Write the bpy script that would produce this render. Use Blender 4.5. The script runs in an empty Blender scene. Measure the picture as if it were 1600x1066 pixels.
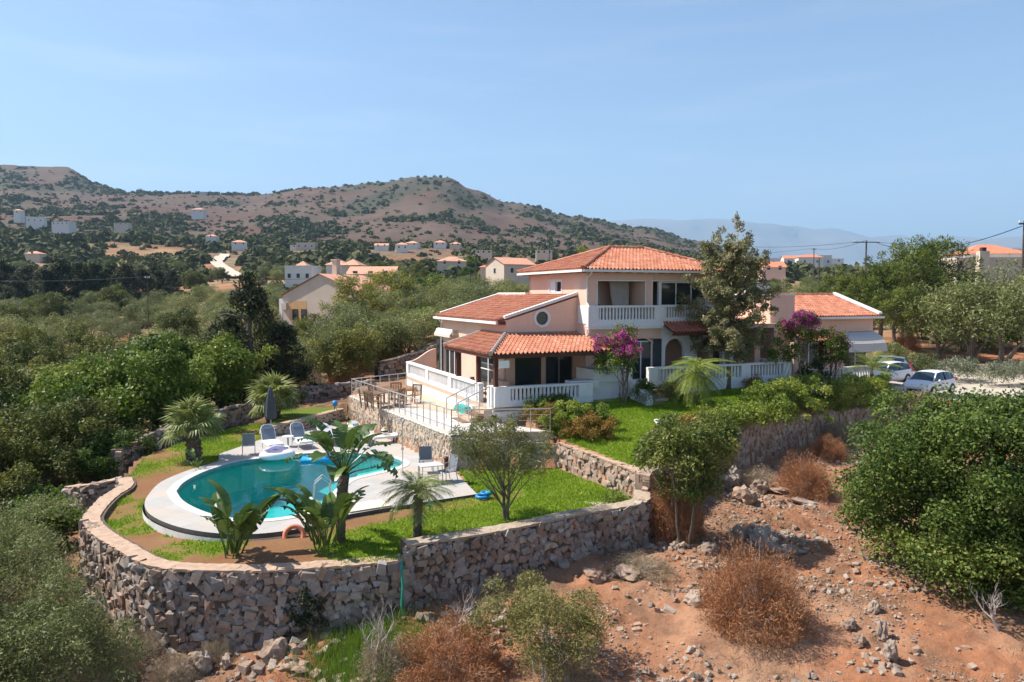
import bpy, bmesh, math, random
import numpy as np
from mathutils import Vector, Matrix, Euler

# ------------------------------------------------------------------ camera, sky, sun, exposure
scene = bpy.context.scene
COL = scene.collection
FOC, PITCH, CAMZ = 1180.0, math.radians(3.5), 4.6
cam_data = bpy.data.cameras.new("camera")
cam_data.sensor_width = 36.0
cam_data.lens = FOC * 36.0 / 1600.0
cam_data.clip_start = 0.5
cam_data.clip_end = 80000.0
cam = bpy.data.objects.new("camera", cam_data)
COL.objects.link(cam)
cam.location = (0, 0, CAMZ)
cam.rotation_euler = (math.radians(90) - PITCH, 0, 0)
scene.camera = cam

SUN_DIR = Vector((-0.96, 0.18, 1.22)).normalized()       # towards the sun
SUN_EL = math.asin(SUN_DIR.z)
SUN_ROT = math.atan2(SUN_DIR.x, SUN_DIR.y)
world = bpy.data.worlds.new("World")
scene.world = world
world.use_nodes = True
wn = world.node_tree
wn.nodes.clear()
sky = wn.nodes.new("ShaderNodeTexSky")
sky.sky_type = 'NISHITA'
sky.sun_disc = False
sky.sun_elevation = SUN_EL
sky.sun_rotation = SUN_ROT
sky.altitude = 100.0
sky.air_density = 1.0
sky.dust_density = 0.6
sky.ozone_density = 2.6
bg = wn.nodes.new("ShaderNodeBackground")
bg.inputs['Strength'].default_value = 0.09
wo = wn.nodes.new("ShaderNodeOutputWorld")
tcw = wn.nodes.new("ShaderNodeTexCoord")                 # faint cirrus streaks
mpw = wn.nodes.new("ShaderNodeMapping")
mpw.inputs['Scale'].default_value = (1.3, 1.3, 13.0)
mpw.inputs['Rotation'].default_value = (0.05, 0.12, 0.4)
wn.links.new(tcw.outputs['Generated'], mpw.inputs[0])
nzw = wn.nodes.new("ShaderNodeTexNoise")
nzw.inputs['Scale'].default_value = 2.4
nzw.inputs['Detail'].default_value = 7
nzw.inputs['Roughness'].default_value = 0.6
wn.links.new(mpw.outputs[0], nzw.inputs['Vector'])
rpw = wn.nodes.new("ShaderNodeMapRange")
rpw.inputs[1].default_value = 0.50
rpw.inputs[2].default_value = 0.78
rpw.inputs[4].default_value = 0.3
wn.links.new(nzw.outputs['Fac'], rpw.inputs[0])
hsw = wn.nodes.new("ShaderNodeHueSaturation")
hsw.inputs['Saturation'].default_value = 0.45
hsw.inputs['Value'].default_value = 1.18
wn.links.new(sky.outputs[0], hsw.inputs['Color'])
mxw = wn.nodes.new("ShaderNodeMix")
mxw.data_type = 'RGBA'
wn.links.new(rpw.outputs[0], mxw.inputs[0])
wn.links.new(sky.outputs[0], mxw.inputs[6])
wn.links.new(hsw.outputs[0], mxw.inputs[7])
wn.links.new(mxw.outputs[2], bg.inputs['Color'])
wn.links.new(bg.outputs[0], wo.inputs['Surface'])

sun_data = bpy.data.lights.new("sun", 'SUN')
sun_data.energy = 4.8
sun_data.angle = math.radians(0.53)
sun_data.color = (1.0, 0.93, 0.83)
sun = bpy.data.objects.new("sun", sun_data)
COL.objects.link(sun)
sun.rotation_euler = (-SUN_DIR).to_track_quat('-Z', 'Y').to_euler()

scene.view_settings.view_transform = 'Standard'
scene.view_settings.look = 'None'
scene.view_settings.exposure = 1.0
scene.view_settings.gamma = 1.0
scene.view_settings.use_curve_mapping = False
scene.render.engine = 'CYCLES'
scene.cycles.use_denoising = True
scene.cycles.max_bounces = 6
scene.cycles.diffuse_bounces = 3
scene.cycles.glossy_bounces = 3
scene.cycles.transmission_bounces = 4
scene.cycles.transparent_max_bounces = 8
scene.cycles.volume_bounces = 0
scene.cycles.use_adaptive_sampling = True
scene.cycles.adaptive_threshold = 0.02

# ------------------------------------------------------------------ helpers
RNG = np.random.default_rng(7)
random.seed(7)
TH = math.radians(23.2)


def at(u, v, z):
    """a plan position on the level z, measured on the photograph (1600 x 1066)"""
    a = (u - 800) / FOC
    b = (533 - v) / FOC
    dz = -math.sin(PITCH) + b * math.cos(PITCH)
    t = (z - CAMZ) / dz
    return Vector((a * t, (math.cos(PITCH) + b * math.sin(PITCH)) * t, z))


def atd(u, v, D):
    """the point at distance D along the axis"""
    a = (u - 800) / FOC
    b = (533 - v) / FOC
    t = D / (math.cos(PITCH) + b * math.sin(PITCH))
    return Vector((a * t, D, CAMZ + t * (-math.sin(PITCH) + b * math.cos(PITCH))))


class MB:
    def __init__(self):
        self.v, self.f = [], []

    def add(self, vs, fs, M=None):
        k = len(self.v)
        self.v += [tuple(M @ Vector(p)) if M else tuple(p) for p in vs]
        self.f += [tuple(i + k for i in q) for q in fs]
        return self

    def box(self, x0, x1, y0, y1, z0, z1, M=None, taper=0.0):
        t = taper
        return self.add([(x0, y0, z0), (x1, y0, z0), (x1, y1, z0), (x0, y1, z0),
                         (x0 + t, y0 + t, z1), (x1 - t, y0 + t, z1), (x1 - t, y1 - t, z1), (x0 + t, y1 - t, z1)],
                        [(3, 2, 1, 0), (4, 5, 6, 7), (0, 1, 5, 4), (1, 2, 6, 5), (2, 3, 7, 6), (3, 0, 4, 7)], M)

    def bar(self, a, b, w, h, up=(0, 0, 1)):
        a, b = Vector(a), Vector(b)
        d = (b - a)
        L = d.length
        d.normalize()
        s = d.cross(Vector(up))
        if s.length < 1e-4:
            s = d.cross(Vector((1, 0, 0)))
        s.normalize()
        n = s.cross(d)
        M = Matrix((s, d, n)).transposed().to_4x4()
        M.translation = a
        return self.box(-w / 2, w / 2, 0, L, -h / 2, h / 2, M)

    def tube(self, pts, rad, n=6, caps=True):
        pts = [Vector(p) for p in pts]
        if not hasattr(rad, '__len__'):
            rad = [rad] * len(pts)
        k = len(self.v)
        ref = Vector((0.31, 0.17, 0.93)).normalized()
        for i, p in enumerate(pts):
            d = (pts[min(i + 1, len(pts) - 1)] - pts[max(i - 1, 0)])
            if d.length < 1e-9:
                d = Vector((0, 0, 1))
            d.normalize()
            s = d.cross(ref)
            if s.length < 0.05:
                s = d.cross(Vector((1, 0, 0)))
            s.normalize()
            t = d.cross(s)
            for j in range(n):
                a = 2 * math.pi * j / n
                q = p + (s * math.cos(a) + t * math.sin(a)) * rad[i]
                self.v.append(tuple(q))
        for i in range(len(pts) - 1):
            for j in range(n):
                a, b = k + i * n + j, k + i * n + (j + 1) % n
                self.f.append((a, b, b + n, a + n))
        if caps:
            self.f.append(tuple(k + j for j in range(n - 1, -1, -1)))
            e = k + (len(pts) - 1) * n
            self.f.append(tuple(e + j for j in range(n)))
        return self

    def lathe(self, prof, n=12, c=(0, 0, 0)):
        k = len(self.v)
        for r, z in prof:
            for j in range(n):
                a = 2 * math.pi * j / n
                self.v.append((c[0] + r * math.cos(a), c[1] + r * math.sin(a), c[2] + z))
        for i in range(len(prof) - 1):
            for j in range(n):
                a, b = k + i * n + j, k + i * n + (j + 1) % n
                self.f.append((a, b, b + n, a + n))
        self.f.append(tuple(k + j for j in range(n - 1, -1, -1)))
        e = k + (len(prof) - 1) * n
        self.f.append(tuple(e + j for j in range(n)))
        return self

    def prism(self, poly, z0, z1, M=None):
        n = len(poly)
        area = sum(poly[i][0] * poly[(i + 1) % n][1] - poly[(i + 1) % n][0] * poly[i][1] for i in range(n))
        if area < 0:
            poly = poly[::-1]
        vs = [(p[0], p[1], z0) for p in poly] + [(p[0], p[1], z1) for p in poly]
        fs = [tuple(range(n - 1, -1, -1)), tuple(range(n, 2 * n))]
        fs += [(i, (i + 1) % n, (i + 1) % n + n, i + n) for i in range(n)]
        return self.add(vs, fs, M)

    def mesh(self, name, mat, smooth=False):
        me = bpy.data.meshes.new(name)
        me.from_pydata(self.v, [], self.f)
        if mat:
            me.materials.append(mat)
        if smooth:
            me.polygons.foreach_set("use_smooth", [True] * len(me.polygons))
        me.update()
        return me

    def build(self, name, mat, parent=None, smooth=False, kind=None, label=None):
        return link(name, self.mesh(name, mat, smooth), parent, kind, label)


def link(name, me, parent=None, kind=None, label=None):
    o = bpy.data.objects.new(name, me)
    COL.objects.link(o)
    if parent:
        o.parent = parent
    if kind:
        o["kind"] = kind
    if label:
        o["label"] = label
    return o


def tag(o, label, cat=None, group=None, kind=None):
    o["label"] = label
    if cat:
        o["category"] = cat
    if group:
        o["group"] = group
    if kind:
        o["kind"] = kind
    return o


def thing(name, label, cat, loc=(0, 0, 0), rz=0.0, group=None):
    o = bpy.data.objects.new(name, None)
    COL.objects.link(o)
    o.location = loc
    o.rotation_euler = (0, 0, rz)
    o.empty_display_size = 0.2
    return tag(o, label, cat, group)


KIDS = {}


def copy_tree(o, loc=None, rz=None, sc=None, label=None, group=None, parent=None):
    c = o.copy()
    COL.objects.link(c)
    if parent:
        c.parent = parent
    if loc is not None:
        c.location = loc
    if rz is not None:
        c.rotation_euler = (0, 0, rz)
    if sc is not None:
        c.scale = (sc, sc, sc) if not hasattr(sc, '__len__') else sc
    if label:
        c["label"] = label
    if group:
        c["group"] = group
    for ch in o.children:
        copy_tree(ch, parent=c)
    return c


def fastmesh(name, verts, faces, mat=None, rnd=None, smooth=False, col=None):
    verts = np.asarray(verts, dtype=np.float32)
    faces = np.asarray(faces, dtype=np.int32)
    me = bpy.data.meshes.new(name)
    me.vertices.add(len(verts))
    me.vertices.foreach_set("co", verts.ravel())
    k = faces.shape[1]
    me.loops.add(faces.size)
    me.loops.foreach_set("vertex_index", faces.ravel())
    me.polygons.add(len(faces))
    me.polygons.foreach_set("loop_start", np.arange(0, faces.size, k, dtype=np.int32))
    me.polygons.foreach_set("loop_total", np.full(len(faces), k, dtype=np.int32))
    if smooth:
        me.polygons.foreach_set("use_smooth", np.ones(len(faces), dtype=bool))
    if mat:
        me.materials.append(mat)
    me.update(calc_edges=True)
    if not smooth:
        me.shade_flat()
    if rnd is not None:
        at_ = me.attributes.new("rnd", 'FLOAT', 'FACE')
        at_.data.foreach_set("value", np.asarray(rnd, dtype=np.float32))
    if col is not None:
        ca = me.attributes.new("tint", 'FLOAT_COLOR', 'POINT')
        c4 = np.ones((len(verts), 4), dtype=np.float32)
        c4[:, :3] = col
        ca.data.foreach_set("color", c4.ravel())
    return me


# value noise on the plan
_perm = np.random.default_rng(3).random((256, 256)).astype(np.float32)


def vnoise(x, y):
    xi, yi = np.floor(x).astype(int), np.floor(y).astype(int)
    fx, fy = x - xi, y - yi
    fx, fy = fx * fx * (3 - 2 * fx), fy * fy * (3 - 2 * fy)
    g = lambda a, b: _perm[a & 255, b & 255]
    return (g(xi, yi) * (1 - fx) + g(xi + 1, yi) * fx) * (1 - fy) + (g(xi, yi + 1) * (1 - fx) + g(xi + 1, yi + 1) * fx) * fy


def fbm(x, y, oct=4):
    s, a, t = 0, 1.0, 0
    for i in range(oct):
        s = s + a * (vnoise(x * 2 ** i + 17.3 * i, y * 2 ** i + 5.1 * i) - 0.5)
        t += a
        a *= 0.5
    return s / t * 2          # about -1..1


def inpoly(x, y, poly):
    x, y = np.asarray(x), np.asarray(y)
    c = np.zeros(x.shape, dtype=bool)
    n = len(poly)
    for i in range(n):
        x0, y0 = poly[i][:2]
        x1, y1 = poly[(i + 1) % n][:2]
        if y0 == y1:
            continue
        m = ((y0 > y) != (y1 > y)) & (x < (x1 - x0) * (y - y0) / (y1 - y0) + x0)
        c ^= m
    return c


def sstep(a, b, x):
    t = np.clip((x - a) / (b - a), 0, 1)
    return t * t * (3 - 2 * t)


def smooth_path(pts, n):
    """Catmull-Rom through pts (tuples of any length), n samples per span"""
    P = [np.array(p, dtype=float) for p in pts]
    P = [2 * P[0] - P[1]] + P + [2 * P[-1] - P[-2]]
    out = []
    for i in range(1, len(P) - 2):
        for k in range(n):
            t = k / n
            a, b, c, d = P[i - 1], P[i], P[i + 1], P[i + 2]
            out.append(0.5 * ((2 * b) + (c - a) * t + (2 * a - 5 * b + 4 * c - d) * t * t + (3 * b - a - 3 * c + d) * t ** 3))
    out.append(P[-2])
    return np.array(out)


# ------------------------------------------------------------------ materials
def nt(name):
    m = bpy.data.materials.new(name)
    m.use_nodes = True
    t = m.node_tree
    for n in list(t.nodes):
        t.nodes.remove(n)
    out = t.nodes.new("ShaderNodeOutputMaterial")
    return m, t, out


def ramp(t, fac, stops):
    r = t.nodes.new("ShaderNodeValToRGB")
    e = r.color_ramp.elements
    while len(e) < len(stops):
        e.new(0.5)
    for el, (p, c) in zip(e, stops):
        el.position = p
        el.color = (*c, 1)
    t.links.new(fac, r.inputs[0])
    return r.outputs[0]


def mixc(t, fac, a, b, mode='MIX'):
    m = t.nodes.new("ShaderNodeMix")
    m.data_type = 'RGBA'
    m.blend_type = mode
    for sock, val in ((m.inputs[0], fac), (m.inputs[6], a), (m.inputs[7], b)):
        if hasattr(val, 'links') or hasattr(val, 'is_linked'):
            t.links.new(val, sock)
        elif hasattr(val, '__len__'):
            sock.default_value = (*val, 1)
        else:
            sock.default_value = val
    return m.outputs[2]


def noise(t, scale, detail=4, rough=0.55, coord='pos', dist=0.0, stretch=None):
    n = t.nodes.new("ShaderNodeTexNoise")
    n.inputs['Scale'].default_value = scale
    n.inputs['Detail'].default_value = detail
    n.inputs['Roughness'].default_value = rough
    n.inputs['Distortion'].default_value = dist
    if coord == 'pos':
        g = t.nodes.new("ShaderNodeNewGeometry").outputs['Position']
    else:
        g = t.nodes.new("ShaderNodeTexCoord").outputs['Object']
    if stretch:
        mp = t.nodes.new("ShaderNodeMapping")
        mp.inputs['Scale'].default_value = stretch
        t.links.new(g, mp.inputs[0])
        g = mp.outputs[0]
    t.links.new(g, n.inputs['Vector'])
    return n.outputs['Fac']


def bump(t, h, strength, dist):
    b = t.nodes.new("ShaderNodeBump")
    b.inputs['Strength'].default_value = strength
    b.inputs['Distance'].default_value = dist
    t.links.new(h, b.inputs['Height'])
    return b.outputs[0]


def prin(t, out, color, rough=0.8, metal=0.0, spec=0.35, normal=None):
    p = t.nodes.new("ShaderNodeBsdfPrincipled")
    if hasattr(color, 'is_linked'):
        t.links.new(color, p.inputs['Base Color'])
    else:
        p.inputs['Base Color'].default_value = (*color, 1)
    p.inputs['Roughness'].default_value = rough
    p.inputs['Metallic'].default_value = metal
    p.inputs['Specular IOR Level'].default_value = spec
    if normal is not None:
        t.links.new(normal, p.inputs['Normal'])
    t.links.new(p.outputs[0], out.inputs['Surface'])
    return p


def mat(name, c, rough=0.8, var=0.12, scale=2.0, bmp=0.0, bscale=None, metal=0.0, spec=0.35, c2=None, objrnd=0.0, coord='pos', stretch=None, grain=0.0):
    m, t, out = nt(name)
    c = np.array(c)
    lo = tuple(np.clip(c * (1 - var), 0, 1))
    hi = tuple(np.clip(c * (1 + var), 0, 1)) if c2 is None else tuple(c2)
    f = noise(t, scale, 5, 0.6, coord, stretch=stretch)
    colr = ramp(t, f, [(0.3, lo), (0.7, hi)])
    if grain:
        g = noise(t, scale * 14, 3, 0.7, coord)
        colr = mixc(t, grain, colr, ramp(t, g, [(0.35, tuple(c * 0.55)), (0.65, tuple(np.clip(c * 1.35, 0, 1)))]))
    if objrnd:
        oi = t.nodes.new("ShaderNodeObjectInfo")
        hsv = t.nodes.new("ShaderNodeHueSaturation")
        mr = t.nodes.new("ShaderNodeMapRange")
        mr.inputs[3].default_value = 1 - objrnd
        mr.inputs[4].default_value = 1 + objrnd
        t.links.new(oi.outputs['Random'], mr.inputs[0])
        t.links.new(mr.outputs[0], hsv.inputs['Value'])
        t.links.new(colr, hsv.inputs['Color'])
        colr = hsv.outputs[0]
    nrm = None
    if bmp:
        nrm = bump(t, noise(t, bscale or scale * 8, 5, 0.65, coord), bmp, 0.03)
    prin(t, out, colr, rough, metal, spec, nrm)
    return m


def leafmat(name, cols, trans=0.35, rough=0.5, spec=0.25, objvar=0.15):
    """foliage: colour picked per leaf from the face attribute, some light let through"""
    m, t, out = nt(name)
    a = t.nodes.new("ShaderNodeAttribute")
    a.attribute_name = "rnd"
    n = len(cols)
    cols = [(c[0] * 1.22, c[1] * 1.18, c[2] * 1.02) for c in cols]
    colr = ramp(t, a.outputs['Fac'], [(i / (n - 1), c) for i, c in enumerate(cols)])
    oi = t.nodes.new("ShaderNodeObjectInfo")
    hsv = t.nodes.new("ShaderNodeHueSaturation")
    mr = t.nodes.new("ShaderNodeMapRange")
    mr.inputs[3].default_value = 1 - objvar
    mr.inputs[4].default_value = 1 + objvar
    t.links.new(oi.outputs['Random'], mr.inputs[0])
    t.links.new(mr.outputs[0], hsv.inputs['Value'])
    mr2 = t.nodes.new("ShaderNodeMapRange")
    mr2.inputs[3].default_value = 0.5 + objvar * 0.05
    mr2.inputs[4].default_value = 0.5 - objvar * 0.05
    t.links.new(oi.outputs['Random'], mr2.inputs[0])
    t.links.new(mr2.outputs[0], hsv.inputs['Hue'])
    t.links.new(colr, hsv.inputs['Color'])
    p = t.nodes.new("ShaderNodeBsdfPrincipled")
    p.inputs['Roughness'].default_value = rough
    p.inputs['Specular IOR Level'].default_value = spec
    t.links.new(hsv.outputs[0], p.inputs['Base Color'])
    tr = t.nodes.new("ShaderNodeBsdfTranslucent")
    t.links.new(hsv.outputs[0], tr.inputs['Color'])
    mx = t.nodes.new("ShaderNodeMixShader")
    mx.inputs[0].default_value = trans
    t.links.new(p.outputs[0], mx.inputs[1])
    t.links.new(tr.outputs[0], mx.inputs[2])
    t.links.new(mx.outputs[0], out.inputs['Surface'])
    return m


def stonemat(name, cols, bmp=0.5):
    """stone: colour by the piece (object) and by the face attribute of joined pieces"""
    m, t, out = nt(name)
    a = t.nodes.new("ShaderNodeAttribute")
    a.attribute_name = "rnd"
    oi = t.nodes.new("ShaderNodeObjectInfo")
    ad = t.nodes.new("ShaderNodeMath")
    ad.operation = 'ADD'
    t.links.new(a.outputs['Fac'], ad.inputs[0])
    t.links.new(oi.outputs['Random'], ad.inputs[1])
    fr = t.nodes.new("ShaderNodeMath")
    fr.operation = 'FRACT'
    t.links.new(ad.outputs[0], fr.inputs[0])
    n = len(cols)
    c = ramp(t, fr.outputs[0], [(i / (n - 1), k) for i, k in enumerate(cols)])
    f = noise(t, 7, 6, 0.7)
    c = mixc(t, 0.55, c, ramp(t, f, [(0.3, (0.35, 0.33, 0.31)), (0.7, (0.95, 0.93, 0.9))]), 'MULTIPLY')
    lich = noise(t, 2.3, 5, 0.7)
    c = mixc(t, ramp(t, lich, [(0.56, (0, 0, 0)), (0.66, (0.5, 0.5, 0.5))]), c, (0.42, 0.38, 0.34))
    soil = noise(t, 0.9, 5, 0.7)
    c = mixc(t, ramp(t, soil, [(0.5, (0, 0, 0)), (0.68, (0.6, 0.6, 0.6))]), c, (0.20, 0.12, 0.08))
    prin(t, out, c, 0.9, 0, 0.2, bump(t, noise(t, 26, 6, 0.7), bmp, 0.03))
    return m


def glassmat(name, c=(0.02, 0.03, 0.035), rough=0.06):
    m, t, out = nt(name)
    p = prin(t, out, c, rough, 0, 0.6)
    return m


def streaky(name, c, amt):
    """painted render with rain streaks, patches and fine grain"""
    m, t, out = nt(name)
    c = np.array(c)
    k = ramp(t, noise(t, 0.55, 5, 0.6), [(0.3, tuple(c * 0.93)), (0.7, tuple(np.clip(c * 1.05, 0, 1)))])
    st = noise(t, 2.6, 5, 0.65, stretch=(2.2, 2.2, 0.22))
    k = mixc(t, ramp(t, st, [(0.52, (0, 0, 0)), (0.75, (amt * 3,) * 3)]), k, tuple(c * np.array([0.62, 0.60, 0.57])))
    k = mixc(t, 0.12, k, ramp(t, noise(t, 30, 4, 0.7), [(0.3, tuple(c * 0.6)), (0.7, tuple(np.clip(c * 1.2, 0, 1)))]))
    prin(t, out, k, 0.88, 0, 0.25, bump(t, noise(t, 45, 4, 0.7), 0.2, 0.02))
    return m


M = {}
M['pink'] = streaky('pink_render', (0.74, 0.495, 0.385), 0.09)
M['white'] = streaky('white_paint', (0.72, 0.72, 0.72), 0.14)
M['whitetrim'] = mat('white_coping', (0.72, 0.70, 0.67), 0.8, 0.08, 1.5)
M['cream'] = mat('cream_render', (0.56, 0.46, 0.37), 0.9, 0.06, 0.7)
M['offwhite'] = mat('far_white_render', (0.62, 0.60, 0.57), 0.9, 0.05, 0.5)
M['rust_tile'] = mat('terracotta_tile', (0.56, 0.205, 0.115), 0.85, 0.32, 2.6, 0.2, 30, grain=0.28)
M['pale_tile'] = mat('pale_terracotta', (0.60, 0.30, 0.20), 0.85, 0.2, 2.0, grain=0.2)
M['wood_dark'] = mat('dark_red_timber', (0.085, 0.028, 0.018), 0.6, 0.25, 4)
M['wood'] = mat('teak_wood', (0.20, 0.12, 0.07), 0.7, 0.25, 8)
M['glass'] = glassmat('dark_window_glass')
M['shutter'] = mat('dark_shutter', (0.025, 0.04, 0.045), 0.5, 0.2, 5)
M['frame'] = mat('white_window_frame', (0.72, 0.73, 0.74), 0.5, 0.04, 3)
M['metal'] = mat('brushed_rail', (0.55, 0.54, 0.52), 0.35, 0.08, 6, metal=0.7)
M['grey_metal'] = mat('painted_grey_metal', (0.30, 0.31, 0.33), 0.45, 0.1, 5)
M['deck'] = mat('pale_deck_stone', (0.56, 0.53, 0.49), 0.8, 0.08, 1.1, 0.1, 20, grain=0.08)
M['deck2'] = mat('sandy_deck_stone', (0.60, 0.50, 0.40), 0.85, 0.1, 0.8, grain=0.1)
M['dark_edge'] = mat('dark_slab_edge', (0.09, 0.085, 0.08), 0.7, 0.2, 3)
M['terrace'] = mat('terrace_tile', (0.52, 0.39, 0.29), 0.8, 0.1, 2.5, grain=0.12)
M['coping'] = mat('sandstone_coping', (0.43, 0.30, 0.215), 0.9, 0.28, 4.2, 0.5, 22, grain=0.3)
M['mortar'] = mat('earth_core', (0.11, 0.08, 0.062), 0.95, 0.3, 4)
M['bark'] = mat('grey_bark', (0.16, 0.125, 0.095), 0.95, 0.35, 6, 0.5, 30)
M['palebark'] = mat('pale_dead_wood', (0.40, 0.36, 0.33), 0.9, 0.2, 8)
M['palmbark'] = mat('palm_bark', (0.13, 0.095, 0.068), 0.95, 0.4, 9, 0.6, 25)
M['plastic_white'] = mat('white_plastic', (0.72, 0.72, 0.71), 0.45, 0.03, 2)
M['plastic_grey'] = mat('grey_mesh_fabric', (0.17, 0.18, 0.20), 0.7, 0.1, 9)
M['blue_fabric'] = mat('slate_cushion', (0.20, 0.235, 0.29), 0.85, 0.1, 6)
M['umbrella'] = mat('charcoal_canvas', (0.055, 0.065, 0.08), 0.85, 0.15, 5)
M['blue_plastic'] = mat('blue_plastic', (0.02, 0.22, 0.55), 0.4, 0.1, 3)
M['teal_plastic'] = mat('teal_plastic', (0.02, 0.30, 0.26), 0.45, 0.12, 4)
M['orange_plastic'] = mat('faded_orange_plastic', (0.62, 0.22, 0.13), 0.6, 0.1, 4)
M['black'] = mat('black_rubber', (0.015, 0.015, 0.016), 0.7, 0.1, 4)
M['pole'] = mat('weathered_pole', (0.09, 0.07, 0.055), 0.9, 0.2, 2)
M['wire'] = mat('cable', (0.03, 0.03, 0.035), 0.6, 0.05, 1)
STONE_COLS = [(0.42, 0.31, 0.235), (0.33, 0.30, 0.28), (0.53, 0.44, 0.36), (0.34, 0.205, 0.145), (0.47, 0.44, 0.42), (0.24, 0.215, 0.20), (0.46, 0.32, 0.235), (0.39, 0.36, 0.34), (0.29, 0.195, 0.145), (0.58, 0.51, 0.44)]
M['stone'] = stonemat('dry_stone', STONE_COLS)
M['stone_pale'] = stonemat('pale_facing_stone', [(0.48, 0.40, 0.32), (0.55, 0.48, 0.40), (0.42, 0.36, 0.30), (0.58, 0.50, 0.41), (0.46, 0.37, 0.28)])
M['stone_pink'] = stonemat('rosy_stone', [(0.46, 0.33, 0.25), (0.56, 0.44, 0.36), (0.38, 0.28, 0.225), (0.50, 0.36, 0.275), (0.45, 0.39, 0.34), (0.36, 0.24, 0.175), (0.60, 0.49, 0.40)])
M['rock'] = stonemat('limestone_rock', [(0.42, 0.31, 0.235), (0.50, 0.42, 0.35), (0.36, 0.28, 0.23), (0.45, 0.31, 0.22), (0.42, 0.36, 0.31)], 0.9)
M['pebble'] = stonemat('loose_stone', [(0.40, 0.26, 0.18), (0.45, 0.36, 0.29), (0.34, 0.22, 0.15), (0.48, 0.40, 0.33)], 0.4)

L = {}
L['carob'] = leafmat('carob_leaf', [(0.03, 0.058, 0.012), (0.058, 0.10, 0.02), (0.095, 0.14, 0.028), (0.165, 0.20, 0.05)], 0.3, 0.5, 0.22, 0.06)
L['olive'] = leafmat('olive_leaf', [(0.08, 0.10, 0.034), (0.125, 0.15, 0.052), (0.175, 0.195, 0.082), (0.245, 0.25, 0.13)], 0.32, 0.55, 0.3, 0.28)
L['ever'] = leafmat('evergreen_leaf', [(0.04, 0.07, 0.014), (0.08, 0.13, 0.02), (0.125, 0.18, 0.03), (0.20, 0.24, 0.055)], 0.34, 0.5, 0.2, 0.34)
L['pine'] = leafmat('pine_needle', [(0.04, 0.06, 0.014), (0.075, 0.105, 0.022), (0.12, 0.155, 0.034), (0.19, 0.21, 0.055)], 0.32, 0.6, 0.2, 0.15)
L['dark'] = leafmat('cypress_leaf', [(0.016, 0.027, 0.014), (0.03, 0.043, 0.02), (0.052, 0.062, 0.03), (0.09, 0.075, 0.04)], 0.15, 0.6, 0.2, 0.2)
L['yellow'] = leafmat('yellow_green_leaf', [(0.10, 0.12, 0.02), (0.17, 0.18, 0.035), (0.24, 0.23, 0.05), (0.28, 0.25, 0.07)], 0.3, 0.55, 0.2, 0.1)
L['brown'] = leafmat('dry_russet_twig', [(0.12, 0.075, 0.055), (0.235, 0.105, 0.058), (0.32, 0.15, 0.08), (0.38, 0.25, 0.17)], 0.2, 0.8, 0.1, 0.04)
L['drygrey'] = leafmat('dry_grey_twig', [(0.15, 0.115, 0.085), (0.22, 0.175, 0.13), (0.28, 0.23, 0.175), (0.34, 0.29, 0.23)], 0.15, 0.85, 0.1, 0.1)
L['drygreen'] = leafmat('dusty_green_leaf', [(0.085, 0.095, 0.035), (0.135, 0.14, 0.05), (0.19, 0.185, 0.075), (0.26, 0.235, 0.11)], 0.3, 0.7, 0.15, 0.12)
L['hedge'] = leafmat('hedge_leaf', [(0.075, 0.12, 0.02), (0.14, 0.20, 0.03), (0.21, 0.265, 0.05), (0.30, 0.32, 0.08)], 0.42, 0.5, 0.3, 0.1)
L['oak'] = leafmat('holm_oak_leaf', [(0.05, 0.065, 0.018), (0.09, 0.11, 0.028), (0.14, 0.155, 0.04), (0.21, 0.20, 0.065)], 0.32, 0.55, 0.2, 0.32)
L['warm'] = leafmat('russet_green_leaf', [(0.10, 0.09, 0.02), (0.19, 0.15, 0.03), (0.26, 0.13, 0.05), (0.30, 0.22, 0.06)], 0.3, 0.55, 0.2, 0.1)
L['silver'] = leafmat('silvery_leaf', [(0.09, 0.10, 0.05), (0.16, 0.17, 0.08), (0.26, 0.245, 0.135), (0.46, 0.39, 0.28)], 0.35, 0.55, 0.3, 0.1)
L['lime'] = leafmat('lime_frond', [(0.10, 0.15, 0.025), (0.17, 0.23, 0.04), (0.23, 0.28, 0.06), (0.30, 0.30, 0.08)], 0.35, 0.5, 0.25, 0.08)
L['grey'] = leafmat('grey_green_leaf', [(0.12, 0.14, 0.10), (0.17, 0.19, 0.14), (0.22, 0.24, 0.18), (0.27, 0.28, 0.22)], 0.2, 0.7, 0.1, 0.1)
L['grass'] = leafmat('lawn_blade', [(0.11, 0.19, 0.012), (0.17, 0.27, 0.018), (0.23, 0.33, 0.03), (0.31, 0.35, 0.07)], 0.35, 0.55, 0.2, 0.0)
L['magenta'] = leafmat('magenta_bract', [(0.38, 0.02, 0.26), (0.52, 0.03, 0.38), (0.60, 0.08, 0.45), (0.42, 0.03, 0.36)], 0.35, 0.6, 0.1, 0.05)
L['paddle'] = leafmat('paddle_leaf', [(0.045, 0.085, 0.02), (0.06, 0.11, 0.025), (0.08, 0.135, 0.03), (0.12, 0.16, 0.05)], 0.25, 0.32, 0.45, 0.25)
L['palm'] = leafmat('fan_palm_leaf', [(0.10, 0.14, 0.035), (0.15, 0.19, 0.05), (0.21, 0.24, 0.08), (0.30, 0.27, 0.10)], 0.25, 0.45, 0.35, 0.12)
L['hillbush'] = leafmat('hill_scrub', [(0.042, 0.05, 0.026), (0.06, 0.07, 0.034), (0.08, 0.088, 0.042), (0.11, 0.105, 0.055)], 0.1, 0.8, 0.1, 0.0)
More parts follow.
